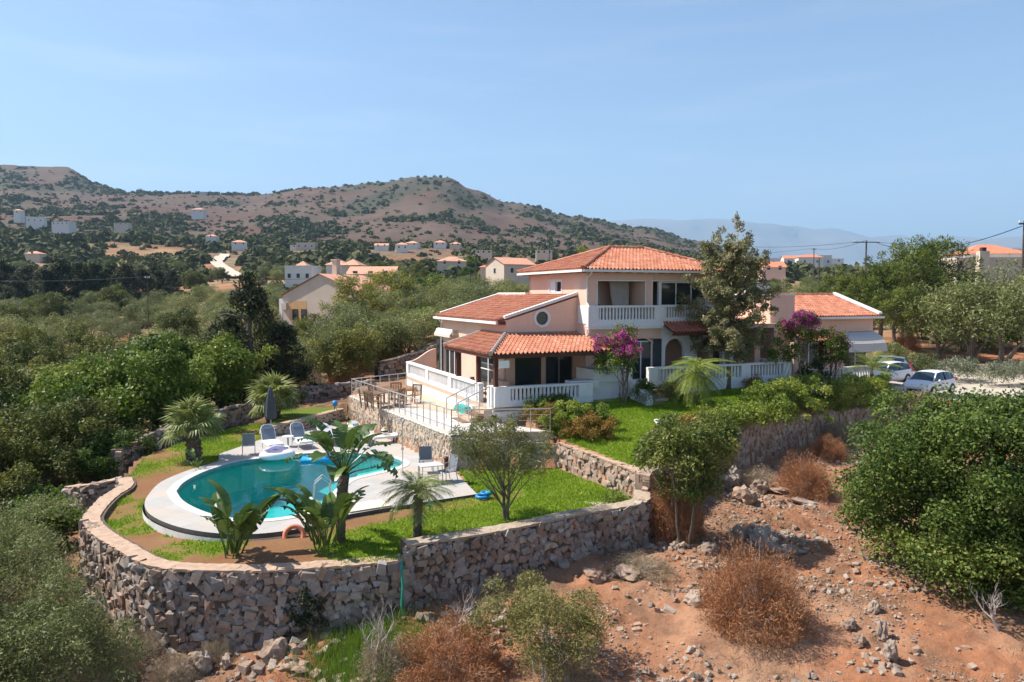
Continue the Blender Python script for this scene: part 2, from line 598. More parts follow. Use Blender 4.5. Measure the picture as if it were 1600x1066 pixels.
# ------------------------------------------------------------------ the lie of the land
def tps(pts):
    P = np.array([(p[0], p[1]) for p in pts], dtype=float)
    Z = np.array([p[2] for p in pts], dtype=float)
    n = len(P)
    r2 = ((P[:, None] - P[None]) ** 2).sum(-1)
    K = np.where(r2 > 0, 0.5 * r2 * np.log(np.maximum(r2, 1e-12)), 0) + np.eye(n) * 2.0
    A = np.zeros((n + 3, n + 3))
    A[:n, :n] = K
    A[:n, n] = 1
    A[:n, n + 1:] = P
    A[n, :n] = 1
    A[n + 1:, :n] = P.T
    w = np.linalg.solve(A, np.concatenate([Z, np.zeros(3)]))

    def f(x, y):
        x, y = np.asarray(x, dtype=float), np.asarray(y, dtype=float)
        s = w[n] + w[n + 1] * x + w[n + 2] * y
        for i in range(n):
            q = (x - P[i, 0]) ** 2 + (y - P[i, 1]) ** 2
            s = s + w[i] * np.where(q > 0, 0.5 * q * np.log(np.maximum(q, 1e-12)), 0)
        return s
    return f


WALL_LOW = [(-15.6, 29.6), (-14.95, 28.4), (-14.75, 26.9), (-14.3, 25.2), (-13.75, 23.9), (-12.6, 22.5), (-11.2, 21.2), (-10.1, 20.2), (-9.2, 19.75), (-8.0, 19.6), (-6.5, 19.6), (-5.0, 19.85), (-3.9, 20.1), (-2.95, 20.35)]
WALL_HIGH = [(-2.9, 20.4), (-1.4, 21.2), (0.17, 22.15), (2.13, 23.5), (4.3, 24.7), (4.75, 25.9)]
WALL_DIV = [(1.95, 31.0), (3.2, 28.75), (4.5, 26.2)]
WALL_UP = [(4.75, 25.9), (6.3, 28.4), (8.4, 31.2), (11.5, 33.9), (13.8, 36.0), (16.8, 38.2), (20.8, 40.8)]
C1, C2 = (-2.44, 30.6), (-9.2, 42.7)
POLY_P = WALL_LOW + WALL_HIGH[1:-1] + [(4.6, 26.0), (3.2, 28.75), (1.95, 31.0), C1, C2, (-9.6, 44), (-13.2, 43.6), (-15.8, 38), (-16.6, 33)]
POLY_U = [(4.6, 26.0)] + WALL_UP[1:] + [(30, 44.3), (45, 45.5), (80, 47), (80, 75), (-16, 75), (-13, 62), (-10.5, 50), C2, C1, (1.95, 31.0), (3.2, 28.75)]
TERRACE = [C1, C2, (-4.9, 45.2), (-0.2, 34.6), (1.9, 31.05)]

low_f = tps([(*at(350, 1010, -4.75)[:2], -4.75), (*at(200, 960, -4.9)[:2], -4.9), (*at(640, 955, -4.1)[:2], -4.1), (*at(870, 890, -3.8)[:2], -3.8),
             (5.6, 25.2, -3.65), (7.2, 28.2, -3.2), (8.9, 30.8, -3.0), (12, 33.2, -2.95), (14.6, 35.2, -2.75), (17.4, 37.3, -2.5), (21.5, 39.8, -2.4), (30, 42, -2.6), (45, 42, -2.8), (60, 40, -3.2),
             (-3, 15.5, -4.95), (3, 16, -4.6), (7.5, 16, -4.35), (12, 15, -4.3), (8.5, 22, -3.9), (11, 27, -3.45), (15, 25, -3.75), (20, 30, -3.3), (25, 22, -4.0), (30, 34, -3.0),
             (4.0, 20.5, -4.05), (-7, 16.5, -5.25), (-12, 16, -5.4), (-20, 14, -6.0), (-16, 21, -5.4), (-17.5, 26, -5.2), (-18, 30.5, -4.8), (-22, 33, -5.6), (-30, 30, -6.4), (-19, 37, -3.9), (-25, 45, -5.2), (-17, 44, -2.8), (-14.3, 47, -2.3), (-12, 49, -1.9), (-14, 56, -1.8), (-22, 56, -3.6), (-34, 48, -6.2), (-45, 56, -6.3), (-60, 40, -7), (0, 5, -5.5), (20, 5, -4.5), (-25, 5, -6.5)])
up_f = tps([(5.5, 36.3, -0.5), (13.6, 40.2, -0.2), (8.8, 35.6, -0.62), (5.6, 27.6, -1.5), (4.6, 26.4, -1.7), (2.3, 31, -1.5), (3.6, 30, -1.35), (1.2, 32.6, -0.95), (3.2, 33.4, -0.75), (11.5, 34.6, -1.05), (8.4, 31.9, -1.15), (16.8, 38.9, -1.2), (20.8, 41.5, -1.45),
            (28, 50, -1.85), (29, 58, -1.75), (40, 50, -2.0), (60, 50, -2.1), (42, 62, -1.4), (20, 47.3, -0.95), (24, 52, -1.25), (25, 60, -1.0), (0, 58, -0.8), (15, 62, -0.3), (-8, 52, -1.2), (-9, 46, -1.2), (-1, 34, -0.9), (0, 44, -0.5), (12, 48, -0.3), (-14, 70, -1.5), (30, 72, 0.2), (60, 70, -0.4)])


def pool_f(x, y):
    return -2.72 + 0.012 * (y - 20) - 0.2 * sstep(-7.5, -11, x) * sstep(32, 27, y) + 0.05 * fbm(x * 0.6, y * 0.6, 2)


# far ground: photograph row of the bare ground by column and distance
FU = np.array([-500, 0, 110, 165, 200, 400, 500, 600, 650, 700, 740, 800, 900, 1000, 1090, 1180, 1400, 1600, 2100], dtype=float)
FD = np.array([55, 80, 120, 180, 260, 400, 600, 850, 1100, 1300, 1500, 2000, 3500, 20000], dtype=float)
FV = np.array([
    [700, 615, 548, 485, 443, 398, 352, 318, 292, 268, 258, 262, 330, 440],
    [695, 608, 542, 480, 440, 393, 356, 326, 300, 278, 262, 266, 330, 440],
    [692, 604, 539, 479, 440, 398, 362, 332, 308, 288, 264, 268, 340, 442],
    [691, 602, 537, 478, 440, 401, 366, 336, 314, 301, 291, 300, 360, 444],
    [690, 600, 536, 478, 440, 402, 368, 338, 316, 304, 302, 312, 370, 445],
    [640, 560, 508, 462, 432, 405, 377, 347, 322, 307, 306, 316, 380, 446],
    [610, 545, 498, 458, 432, 406, 379, 347, 316, 298, 300, 312, 385, 447],
    [585, 530, 490, 455, 432, 408, 381, 345, 309, 288, 292, 308, 390, 448],
    [582, 528, 489, 455, 432, 408, 382, 346, 308, 281, 286, 306, 392, 449],
    [580, 526, 488, 455, 433, 409, 383, 347, 308, 282, 289, 310, 395, 450],
    [579, 525, 487, 455, 433, 409, 386, 354, 322, 301, 306, 322, 397, 451],
    [578, 524, 486, 455, 434, 410, 388, 362, 336, 320, 322, 335, 400, 452],
    [577, 523, 486, 456, 436, 413, 394, 374, 352, 340, 343, 352, 404, 453],
    [576, 523, 487, 458, 438, 416, 399, 384, 368, 358, 358, 364, 408, 454],
    [578, 525, 490, 461, 442, 422, 407, 398, 388, 380, 378, 386, 414, 455],
    [582, 530, 495, 465, 447, 430, 420, 414, 411, 411, 413, 418, 430, 455],
    [584, 533, 498, 468, 450, 436, 427, 422, 421, 422, 424, 428, 438, 456],
    [586, 535, 500, 470, 452, 438, 428, 424, 423, 424, 426, 430, 440, 456],
    [590, 538, 502, 472, 454, 440, 430, 426, 425, 426, 428, 432, 442, 456]], dtype=float)


def interp2(u, d):
    iu = np.clip(np.searchsorted(FU, u) - 1, 0, len(FU) - 2)
    ld, LD = np.log(d), np.log(FD)
    idd = np.clip(np.searchsorted(LD, ld) - 1, 0, len(FD) - 2)
    a = np.clip((u - FU[iu]) / (FU[iu + 1] - FU[iu]), 0, 1)
    b = np.clip((ld - LD[idd]) / (LD[idd + 1] - LD[idd]), 0, 1)
    a = a * a * (3 - 2 * a)
    Z = CAMZ - (FV - 461) * FD[None] / FOC
    return (Z[iu, idd] * (1 - a) + Z[iu + 1, idd] * a) * (1 - b) + (Z[iu, idd + 1] * (1 - a) + Z[iu + 1, idd + 1] * a) * b


def far_f(x, y):
    y = np.maximum(y, 30)
    u = 800 + FOC * x / y
    D = np.maximum(y, 55)
    z = interp2(u, D)
    amp = np.clip((D - 60) * 0.010, 0, 14 - 9 * sstep(1000, 1350, D)) * sstep(20000, 4000, D)
    return z + amp * fbm(x / (26 + D * 0.07), y / (26 + D * 0.07), 5) * 0.8 + np.clip((D - 60) * 0.0016, 0, 2.2) * fbm(x / 9, y / 9, 3)


def ground_z(x, y, rough=True):
    x, y = np.atleast_1d(np.asarray(x, float)), np.atleast_1d(np.asarray(y, float))
    lo = low_f(np.clip(x, -60, 60), np.clip(y, 2, 60))
    if rough:
        lo = lo + 0.16 * fbm(x * 0.5, y * 0.5, 3) + 0.26 * np.maximum(0, fbm(x * 1.1 + 40, y * 1.1, 4)) + 0.10 * fbm(x * 3.1, y * 3.1, 3)
    fa = far_f(x, y)
    w = sstep(46, 64, y)
    z = lo * (1 - w) + fa * w
    uw = sstep(56, 76, y)
    uz = up_f(np.clip(x, -20, 80), np.clip(y, 20, 78)) * (1 - uw) + fa * uw
    z = np.where(inpoly(x, y, POLY_U), uz, z)
    z = np.where(inpoly(x, y, POLY_P), pool_f(x, y) - 0.03, z)
    z = np.where(inpoly(x, y, DECK_IN), -4.6, z)
    z = np.where(inpoly(x, y, TERRACE), -1.9, z)
    return z


def gz(x, y):
    return float(ground_z(x, y, False)[0])


POOL = [(-12.15, 26.95), (-12.45, 28.4), (-12.3, 30.3), (-11.6, 31.8), (-10.6, 32.7), (-9.5, 33.35), (-8.3, 33.6), (-6.9, 33.45), (-5.6, 32.85), (-4.7, 31.8), (-4.75, 30.75), (-5.55, 29.75), (-6.3, 28.7), (-6.45, 27.2), (-6.5, 25.4), (-6.95, 24.1), (-7.7, 23.6), (-8.5, 23.55), (-9.5, 23.95), (-10.5, 24.75), (-11.4, 25.75)]
_pp = smooth_path(POOL + [POOL[0]], 4)[:-1]
POOL_S = [tuple(p) for p in _pp]
DECK = [(-13.0, 26.7), (-13.35, 28.4), (-13.15, 30.2), (-12.55, 31.9), (-13.1, 33.4), (-12.4, 36.6), (-9.8, 42.2), C2, C1, (-1.9, 28.7), (-1.25, 26.6), (-5.2, 24.15), (-6.1, 22.9), (-7.1, 22.25), (-8.1, 22.05), (-9.3, 22.3), (-10.5, 22.95), (-11.7, 24.05), (-12.5, 25.3)]
_dk = smooth_path(DECK[10:] + DECK[:4], 4)
DECK_S = [tuple(p) for p in _dk] + DECK[4:10]
DECK_IN = [(-12.9, 26.7), (-13.1, 28.4), (-12.6, 32), (-12.6, 33.6), (-9.6, 41.5), (-3.1, 30.8), (-1.9, 27), (-5.6, 24.5), (-7.2, 22.7), (-8.1, 22.5), (-9.2, 22.7), (-11.5, 24.4)]


def build_ground():
    nt_, nd = 440, 520
    ta = np.sinh(np.linspace(-1.35, 1.35, nt_)) / np.sinh(1.35) * 1.7
    d0 = np.concatenate([np.geomspace(6, 17, 24)[:-1], np.geomspace(17, 48, 250)[:-1], np.geomspace(48, 2400, nd - 300), np.geomspace(2600, 26000, 22)])
    T, D = np.meshgrid(ta, d0)
    X, Y = (T * D), D
    Z = ground_z(X.ravel(), Y.ravel()).reshape(X.shape)
    r, c = X.shape
    idx = np.arange(r * c).reshape(r, c)
    faces = np.stack([idx[:-1, :-1], idx[:-1, 1:], idx[1:, 1:], idx[1:, :-1]], -1).reshape(-1, 4)
    x, y = X.ravel(), Y.ravel()
    # soil colours: red earth, straw, scrub hill, gravel
    earth = np.array([0.385, 0.172, 0.09])
    pale = np.array([0.45, 0.26, 0.16])
    straw = np.array([0.31, 0.235, 0.135])
    hill = np.array([0.112, 0.062, 0.045])
    hillgrey = np.array([0.112, 0.082, 0.058])
    green = np.array([0.085, 0.10, 0.04])
    gravel = np.array([0.56, 0.49, 0.41])
    litter = np.array([0.135, 0.095, 0.062])
    n1 = fbm(x * 0.35, y * 0.35, 4)[:, None]
    n2 = fbm(x * 0.09 + 9, y * 0.09, 4)[:, None]
    n3 = fbm(x * 0.012, y * 0.012, 5)[:, None]
    n4 = fbm(x * 1.4, y * 1.4, 4)[:, None]
    colr = earth + (pale - earth) * np.clip(0.45 + n1 * 1.2 + n4 * 0.5, 0, 1)
    colr = colr + (np.array([0.20, 0.115, 0.07]) - colr) * np.clip(n4 * 1.5 - 0.1, 0, 0.75)
    colr = colr + (np.array([0.42, 0.28, 0.185]) - colr) * np.clip(-n4 * 1.3 + n1 * 0.5 - 0.25, 0, 0.5)
    # leaf litter and dry twigs under the bushes on the left and along the wall foot
    lw = np.clip(sstep(-5.5, -9, x) * sstep(52, 44, y), 0, 1)[:, None] * np.clip(0.75 + n4, 0, 1)
    colr = colr + (litter - colr) * lw
    mid = np.clip(sstep(44, 60, y), 0, 1)[:, None]
    midc = earth + (straw - earth) * np.clip(0.55 + n2 * 1.6, 0, 1)
    midc = midc + (green - midc) * np.clip(n1 * 1.4 + 0.15, 0, 0.7)
    colr = colr * (1 - mid) + midc * mid
    fw = np.clip(sstep(260, 620, y), 0, 1)[:, None]
    fc = hill + (hillgrey - hill) * np.clip(0.45 + n3 * 1.5, 0, 1)
    n5 = fbm(x * 0.035 + 3, y * 0.02, 4)[:, None]
    fc = fc + (np.array([0.145, 0.10, 0.078]) - fc) * np.clip(n5 * 1.5, 0, 0.7)
    dens = fbm(x * 0.016, y * 0.0096, 4) + 0.25 * fbm(x * 0.08, y * 0.08, 2)
    fc = fc + (np.array([0.058, 0.062, 0.036]) - fc) * (0.85 * sstep(-0.15, 0.22, dens))[:, None]
    colr = colr * (1 - fw) + fc * fw
    # straw-yellow fields on the left slope
    uu = 800 + FOC * x / y
    fld = (sstep(330, 350, y) * sstep(470, 430, y) * sstep(120, 165, uu) * sstep(300, 270, uu))[:, None] * np.clip(0.7 + n2, 0, 1)
    colr = colr + (np.array([0.36, 0.215, 0.105]) - colr) * fld * 0.9
    # gravel drive
    GR = [(22.2, 46.6), (26.5, 45.6), (33, 46.2), (45, 47.2), (80, 48), (80, 57.5), (47, 57.2), (38, 59.5), (33, 63.5), (27, 61), (23.5, 52)]
    gi = inpoly(x + 0.5 * n1[:, 0], y + 0.8 * n1[:, 0], GR)[:, None]
    colr = np.where(gi, gravel * (1 + 0.12 * n4), colr)
    colr = np.clip(colr, 0.01, 1)
    m, t, out = nt("ground_earth")
    a = t.nodes.new("ShaderNodeAttribute")
    a.attribute_name = "tint"
    g = noise(t, 9.0, 6, 0.72)
    cc = mixc(t, 0.75, a.outputs['Color'], ramp(t, g, [(0.28, (0.5, 0.47, 0.45)), (0.5, (0.95, 0.95, 0.95)), (0.75, (1.0, 1.0, 1.0))]), 'MULTIPLY')
    g2 = noise(t, 0.28, 5, 0.65)
    cc = mixc(t, 0.35, cc, ramp(t, g2, [(0.3, (0.62, 0.6, 0.58)), (0.7, (1, 1, 1))]), 'MULTIPLY')
    prin(t, out, cc, 0.95, 0, 0.15, bump(t, noise(t, 14, 6, 0.75), 0.9, 0.06))
    me = fastmesh("ground", np.stack([x, y, Z.ravel()], 1), faces, m, smooth=True, col=colr)
    o = link("ground", me)
    tag(o, "red earth ground rising to the brown hills", kind="structure")


build_ground()

# distant blue mountain ranges, far beyond the plain
def mountains(name, D, prof, depth, label):
    us = np.array([p[0] for p in prof], float)
    vs = np.array([p[1] for p in prof], float)
    uu = np.linspace(us[0], us[-1], 220)
    vv = np.interp(uu, us, vs)
    X = (uu - 800) / FOC * D
    H = CAMZ + (461 - vv) / FOC * D
    rows = 9
    V, F = [], []
    for k in range(rows):
        f = k / (rows - 1)
        h = np.sin(math.pi * min(f * 1.15, 1) / 2 if f < .87 else math.pi / 2)
        yy = D - depth * (1 - f) + 0.12 * depth * fbm(X / 900 + 3 * k, np.full_like(X, k * 0.7), 3)
        zz = -60 + (H + 60) * h * (1 + 0.10 * (1 - f) * fbm(X / 700, yy / 700, 4)) + (0 if k < rows - 1 else 0.012 * H * fbm(X / 300, yy / 300, 4))
        V.append(np.stack([X, yy, zz], 1))
    n = len(uu)
    idx = np.arange(rows * n).reshape(rows, n)
    F = np.stack([idx[:-1, :-1], idx[:-1, 1:], idx[1:, 1:], idx[1:, :-1]], -1).reshape(-1, 4)
    me = fastmesh(name, np.concatenate(V), F, mat("far_mountain_rock", (0.17, 0.15, 0.12), 0.95, 0.3, 0.0008), smooth=True)
    tag(link(name, me), label, kind="structure")


mountains("mountains", 17000, [(-300, 440), (700, 400), (900, 356), (1000, 350), (1060, 349), (1095, 349), (1130, 353), (1165, 358), (1200, 361), (1235, 366), (1262, 364), (1285, 367), (1310, 375), (1330, 377), (1350, 373), (1380, 379), (1410, 377), (1440, 375), (1470, 382), (1500, 380), (1540, 377), (1600, 384), (1700, 392), (2100, 430)], 5000, "pale blue mountain range on the horizon")
mountains("mountains", 12000, [(1180, 440), (1300, 412), (1420, 398), (1480, 386), (1530, 376), (1570, 374), (1620, 376), (1700, 384), (1850, 405), (2100, 440)], 3000, "nearer blue mountain shoulder above the houses on the right")


# ------------------------------------------------------------------ lawns with blades of grass
def sheet(poly, zf, step, off):
    xs = [p[0] for p in poly]
    ys = [p[1] for p in poly]
    X, Y = np.meshgrid(np.arange(min(xs), max(xs) + step, step), np.arange(min(ys), max(ys) + step, step))
    Z = zf(X.ravel(), Y.ravel()).reshape(X.shape) + off
    r, c = X.shape
    idx = np.arange(r * c).reshape(r, c)
    F = np.stack([idx[:-1, :-1], idx[:-1, 1:], idx[1:, 1:], idx[1:, :-1]], -1).reshape(-1, 4)
    cx = (X[:-1, :-1] + step / 2).ravel()
    cy = (Y[:-1, :-1] + step / 2).ravel()
    F = F[inpoly(cx, cy, poly)]
    used, inv = np.unique(F.ravel(), return_inverse=True)
    V = np.stack([X.ravel(), Y.ravel(), Z.ravel()], 1)[used]
    return V, inv.reshape(-1, 4)


def lawnmat():
    m, t, out = nt("lawn_turf")
    a = t.nodes.new("ShaderNodeAttribute")
    a.attribute_name = "tint"
    g = noise(t, 22, 5, 0.7)
    cc = mixc(t, 0.7, a.outputs['Color'], ramp(t, g, [(0.3, (0.5, 0.52, 0.45)), (0.7, (1, 1, 1))]), 'MULTIPLY')
    prin(t, out, cc, 0.9, 0, 0.15, bump(t, noise(t, 40, 4, 0.7), 0.8, 0.05))
    return m


LAWNMAT = lawnmat()


def make_lawn(poly, zf, dry, n_blades, label, seed):
    V, F = sheet(poly, zf, 0.22, 0.02)
    x, y = V[:, 0], V[:, 1]
    d = np.clip(dry(x, y), 0, 1)[:, None]
    g = np.array([0.16, 0.25, 0.02]) * (1 + 0.25 * fbm(x * 0.9, y * 0.9, 3))[:, None]
    soil = np.array([0.30, 0.15, 0.075]) + np.array([0.05, 0.05, 0.03]) * fbm(x * 1.6, y * 1.6, 3)[:, None]
    me = fastmesh("lawn", V, F, LAWNMAT, smooth=True, col=g * (1 - d) + soil * d)
    tag(link("lawn", me), label, kind="structure")
    rg = np.random.default_rng(seed)
    xs = [p[0] for p in poly]
    ys = [p[1] for p in poly]
    px = rg.uniform(min(xs), max(xs), n_blades * 3)
    py = rg.uniform(min(ys), max(ys), n_blades * 3)
    k = inpoly(px, py, poly) & (rg.random(len(px)) > dry(px, py) * 1.25)
    px, py = px[k][:n_blades], py[k][:n_blades]
    pz = zf(px, py) + 0.015
    n = len(px)
    a = rg.uniform(0, 2 * math.pi, n)
    h = rg.uniform(0.04, 0.095, n)
    w = rg.uniform(0.012, 0.026, n)
    lean = rg.normal(0, 0.035, (n, 2))
    sx, sy = np.cos(a) * w, np.sin(a) * w
    P = np.stack([px, py, pz], 1)
    s = np.stack([sx, sy, np.zeros(n)], 1)
    tip = P + np.stack([lean[:, 0], lean[:, 1], h], 1)
    VV = np.stack([P - s, P + s, tip], 1).reshape(-1, 3)
    FF = np.arange(n * 3).reshape(-1, 3)
    pt = np.clip(0.42 + 0.38 * fbm(px * 0.7, py * 0.7, 3) + rg.normal(0, 0.18, n) + 0.45 * dry(px, py), 0, 1)
    tag(link("grass", fastmesh("grass", VV, FF, L['grass'], pt)), "short grass blades of the " + label, kind="stuff")
    return n


def dry_pool(x, y):
    f = 0.35 + 0.9 * fbm(x * 0.45, y * 0.45, 3) + 0.25 * fbm(x * 2, y * 2, 2)
    w = 0.16 + 1.15 * sstep(-3.5, -7.0, x) * sstep(31, 25, y) + 0.55 * sstep(-9, -12, x)
    bed = sstep(21.4, 20.6, y) * sstep(-9.6, -9, x) * sstep(-4.4, -5.0, x) * 0.9
    near = sstep(0.9, 0.2, np.abs(y - (24.2 + 0.62 * (x + 5.2)) + 0.55)) * sstep(-5.6, -4.9, x) * 0.8
    return np.clip(w * f * 1.7 - 0.08 + bed + near * (x < 0.5), 0, 1) * np.where(x > -3, 0.55, 1.0)


LAWN_P = WALL_LOW[1:] + WALL_HIGH[1:-1] + [(4.5, 26.0), (3.1, 28.65), (1.85, 30.9), (-2.2, 30.5), (-1.3, 27.0), (-1.3, 26.5), (-5.2, 24.2), (-6.1, 22.9), (-7.1, 22.3), (-8.1, 22.1), (-9.3, 22.35), (-10.5, 23), (-11.7, 24.1), (-12.5, 25.3), (-13.0, 26.7), (-13.3, 28.4), (-13.1, 30.2), (-12.55, 31.9), (-13.1, 33.4), (-12.4, 36.6), (-9.9, 42.1), (-13.0, 43.0), (-15.6, 38), (-16.2, 33)]
make_lawn(LAWN_P, lambda x, y: pool_f(x, y), dry_pool, 90000, "patchy green lawn around the pool above the stone wall", 5)
LAWN_U = [(4.7, 26.6)] + [(a - 0.25, b + 0.3) for a, b in WALL_UP[1:6]] + [(17.2, 40.5), (17.8, 42.2), (13.8, 40.4), (5.2, 36.6), (4.1, 36.0), (2.6, 35.2), (0.9, 34.0), (1.3, 32.3), (2.2, 31.0), (3.4, 28.8)]
make_lawn(LAWN_U, lambda x, y: up_f(x, y), lambda x, y: np.clip(0.03 + 0.08 * fbm(x, y, 2), 0, 1), 65000, "bright green sloping lawn in front of the house", 6)

# ------------------------------------------------------------------ pool and its deck
def ring_mesh(inner, outer_poly, z):
    """deck top with the pool cut out"""
    bm = bmesh.new()
    vo = [bm.verts.new((p[0], p[1], z)) for p in outer_poly]
    vi = [bm.verts.new((p[0], p[1], z)) for p in inner]
    es = [bm.edges.new((vo[i], vo[(i + 1) % len(vo)])) for i in range(len(vo))]
    es += [bm.edges.new((vi[i], vi[(i + 1) % len(vi)])) for i in range(len(vi))]
    bmesh.ops.triangle_fill(bm, edges=es, use_beauty=True)
    bmesh.ops.recalc_face_normals(bm, faces=bm.faces)
    for f in bm.faces:
        if f.normal.z < 0:
            f.normal_flip()
    return bm


def offset_poly(poly, d):
    n = len(poly)
    out = []
    for i in range(n):
        a, b, c = np.array(poly[i - 1]), np.array(poly[i]), np.array(poly[(i + 1) % n])
        t = (c - a) / (np.linalg.norm(c - a) + 1e-9)
        out.append(tuple(b + d * np.array([t[1], -t[0]])))
    return out


def skirt(poly, z0, z1, mt, name, parent, inward=False):
    m = MB()
    n = len(poly)
    for p in poly:
        m.v.append((p[0], p[1], z0))
        m.v.append((p[0], p[1], z1))
    for i in range(n):
        a, b = 2 * i, 2 * ((i + 1) % n)
        m.f.append((a, b, b + 1, a + 1))
    return m.build(name, mt, parent)


deck = thing("pool_deck", "pale stone pool deck curving round the pool with a dark slab edge", "deck", (-8, 28, -2.5))
deck["kind"] = "structure"


def child_world(o, parent):
    o.parent = parent
    o.matrix_parent_inverse = Matrix.Translation(-Vector(parent.location))
    return o


area = sum(POOL_S[i][0] * POOL_S[(i + 1) % len(POOL_S)][1] - POOL_S[(i + 1) % len(POOL_S)][0] * POOL_S[i][1] for i in range(len(POOL_S)))
SGN = 1 if area > 0 else -1
COPE_IN = POOL_S
COPE_OUT = offset_poly(POOL_S, 0.32 * SGN)
def deckmat():
    m, t, out = nt("paved_deck")
    g = t.nodes.new("ShaderNodeNewGeometry").outputs['Position']
    mp = t.nodes.new("ShaderNodeMapping")
    mp.inputs['Rotation'].default_value = (0, 0, 0.5)
    t.links.new(g, mp.inputs[0])
    br = t.nodes.new("ShaderNodeTexBrick")
    br.inputs['Scale'].default_value = 1.0
    br.inputs['Brick Width'].default_value = 0.6
    br.inputs['Row Height'].default_value = 0.6
    br.inputs['Mortar Size'].default_value = 0.006
    br.inputs['Color1'].default_value = (0.43, 0.41, 0.39, 1)
    br.inputs['Color2'].default_value = (0.38, 0.365, 0.345, 1)
    br.inputs['Mortar'].default_value = (0.30, 0.28, 0.25, 1)
    br.offset = 0.0
    t.links.new(mp.outputs[0], br.inputs['Vector'])
    st = noise(t, 0.42, 5, 0.62)
    c = mixc(t, ramp(t, st, [(0.48, (0, 0, 0)), (0.62, (0.75, 0.75, 0.75))]), br.outputs['Color'], (0.47, 0.39, 0.31))
    c = mixc(t, 0.25, c, ramp(t, noise(t, 9, 4, 0.7), [(0.3, (0.7, 0.7, 0.7)), (0.7, (1, 1, 1))]), 'MULTIPLY')
    prin(t, out, c, 0.75, 0, 0.3)
    return m


DECKMAT = deckmat()
bm = ring_mesh(COPE_OUT, DECK_S, -2.5)
me = bpy.data.meshes.new("paving")
bm.to_mesh(me)
bm.free()
me.materials.append(DECKMAT)
child_world(link("paving", me), deck)
bm = ring_mesh(COPE_IN, COPE_OUT, -2.485)
me = bpy.data.meshes.new("coping")
bm.to_mesh(me)
bm.free()
me.materials.append(mat('pool_coping', (0.52, 0.51, 0.49), 0.7, 0.06, 3, grain=0.08))
child_world(link("coping", me), deck)
o = skirt(COPE_OUT, -2.52, -2.485, M['deck'], "coping_edge", None)
child_world(o, deck)
o = skirt(DECK_S, -2.64, -2.5, M['dark_edge'], "slab_edge", None)
child_world(o, deck)
o = skirt(offset_poly(DECK_S, -0.07), -3.3, -2.63, mat('white_deck_riser', (0.66, 0.65, 0.63), 0.8, 0.15, 1.5), "riser", None)
child_world(o, deck)

pool = thing("swimming_pool", "kidney shaped swimming pool of teal water with shallow steps", "pool", (-8.5, 28.5, -2.6))
poolm = mat('pool_plaster', (0.05, 0.49, 0.49), 0.6, 0.06, 0.8)
m = MB()
n = len(POOL_S)
cen = np.mean(np.array(POOL_S), axis=0)
lev = [(1.0, -2.5), (1.0, -2.95), (0.97, -3.7), (0.86, -4.15), (0.5, -4.3), (0.02, -4.32)]
for s_, z_ in lev:
    for p in POOL_S:
        q = cen + (np.array(p) - cen) * s_
        m.v.append((q[0], q[1], z_))
for k in range(len(lev) - 1):
    for i in range(n):
        a, b = k * n + i, k * n + (i + 1) % n
        m.f.append((a, b, b + n, a + n))
m.f.append(tuple((len(lev) - 1) * n + i for i in range(n)))
child_world(m.build("basin", poolm, None), pool)
m = MB()
for p in POOL_S:
    q = cen + (np.array(p) - cen) * 0.998
    m.v.append((q[0], q[1], -2.5))
    m.v.append((q[0], q[1], -2.72))
for i in range(n):
    a, b = 2 * i, 2 * ((i + 1) % n)
    m.f.append((a, b, b + 1, a + 1))
child_world(m.build("tile_band", mat('waterline_tile', (0.10, 0.26, 0.28), 0.4, 0.2, 7), None), pool)
# shallow curved steps at the right end
tip = np.array((-4.72, 31.5))
for k in range(4):
    m = MB()
    r = 0.75 + 0.5 * k
    poly = []
    for j in range(15):
        a = math.radians(95 + 175 * j / 14)
        q = tip + np.array((0.25, 0)) + r * np.array((math.cos(a) * 1.25, math.sin(a)))
        poly.append(tuple(q))
    poly = [p for p in poly if inpoly(np.array([p[0]]), np.array([p[1]]), POOL_S)[0]]
    poly += [(-4.9, 30.8), (-4.78, 31.5), (-5.1, 32.2)]
    c0 = np.mean(np.array(poly), axis=0)
    poly.sort(key=lambda p: math.atan2(p[1] - c0[1], p[0] - c0[0]))
    m.prism(poly, -4.2, -2.78 - 0.16 * k)
    child_world(m.build("step", mat('pool_step', (0.20, 0.62, 0.62), 0.6, 0.05, 2), None), pool)
mw, t, out = nt("pool_water")
nb = bump(t, noise(t, 3.2, 3, 0.5), 0.10, 0.05)
gl = t.nodes.new("ShaderNodeBsdfGlossy")
gl.inputs['Roughness'].default_value = 0.015
t.links.new(nb, gl.inputs['Normal'])
tr = t.nodes.new("ShaderNodeBsdfTransparent")
tr.inputs['Color'].default_value = (0.56, 0.90, 0.89, 1)
fr = t.nodes.new("ShaderNodeFresnel")
fr.inputs['IOR'].default_value = 1.33
t.links.new(nb, fr.inputs['Normal'])
mx = t.nodes.new("ShaderNodeMixShader")
t.links.new(fr.outputs[0], mx.inputs[0])
t.links.new(tr.outputs[0], mx.inputs[1])
t.links.new(gl.outputs[0], mx.inputs[2])
t.links.new(mx.outputs[0], out.inputs['Surface'])
m = MB()
m.v = [(p[0], p[1], -2.6) for p in POOL_S]
m.f = [tuple(range(n)) if SGN > 0 else tuple(range(n - 1, -1, -1))]
child_world(m.build("water", mw, None), pool)
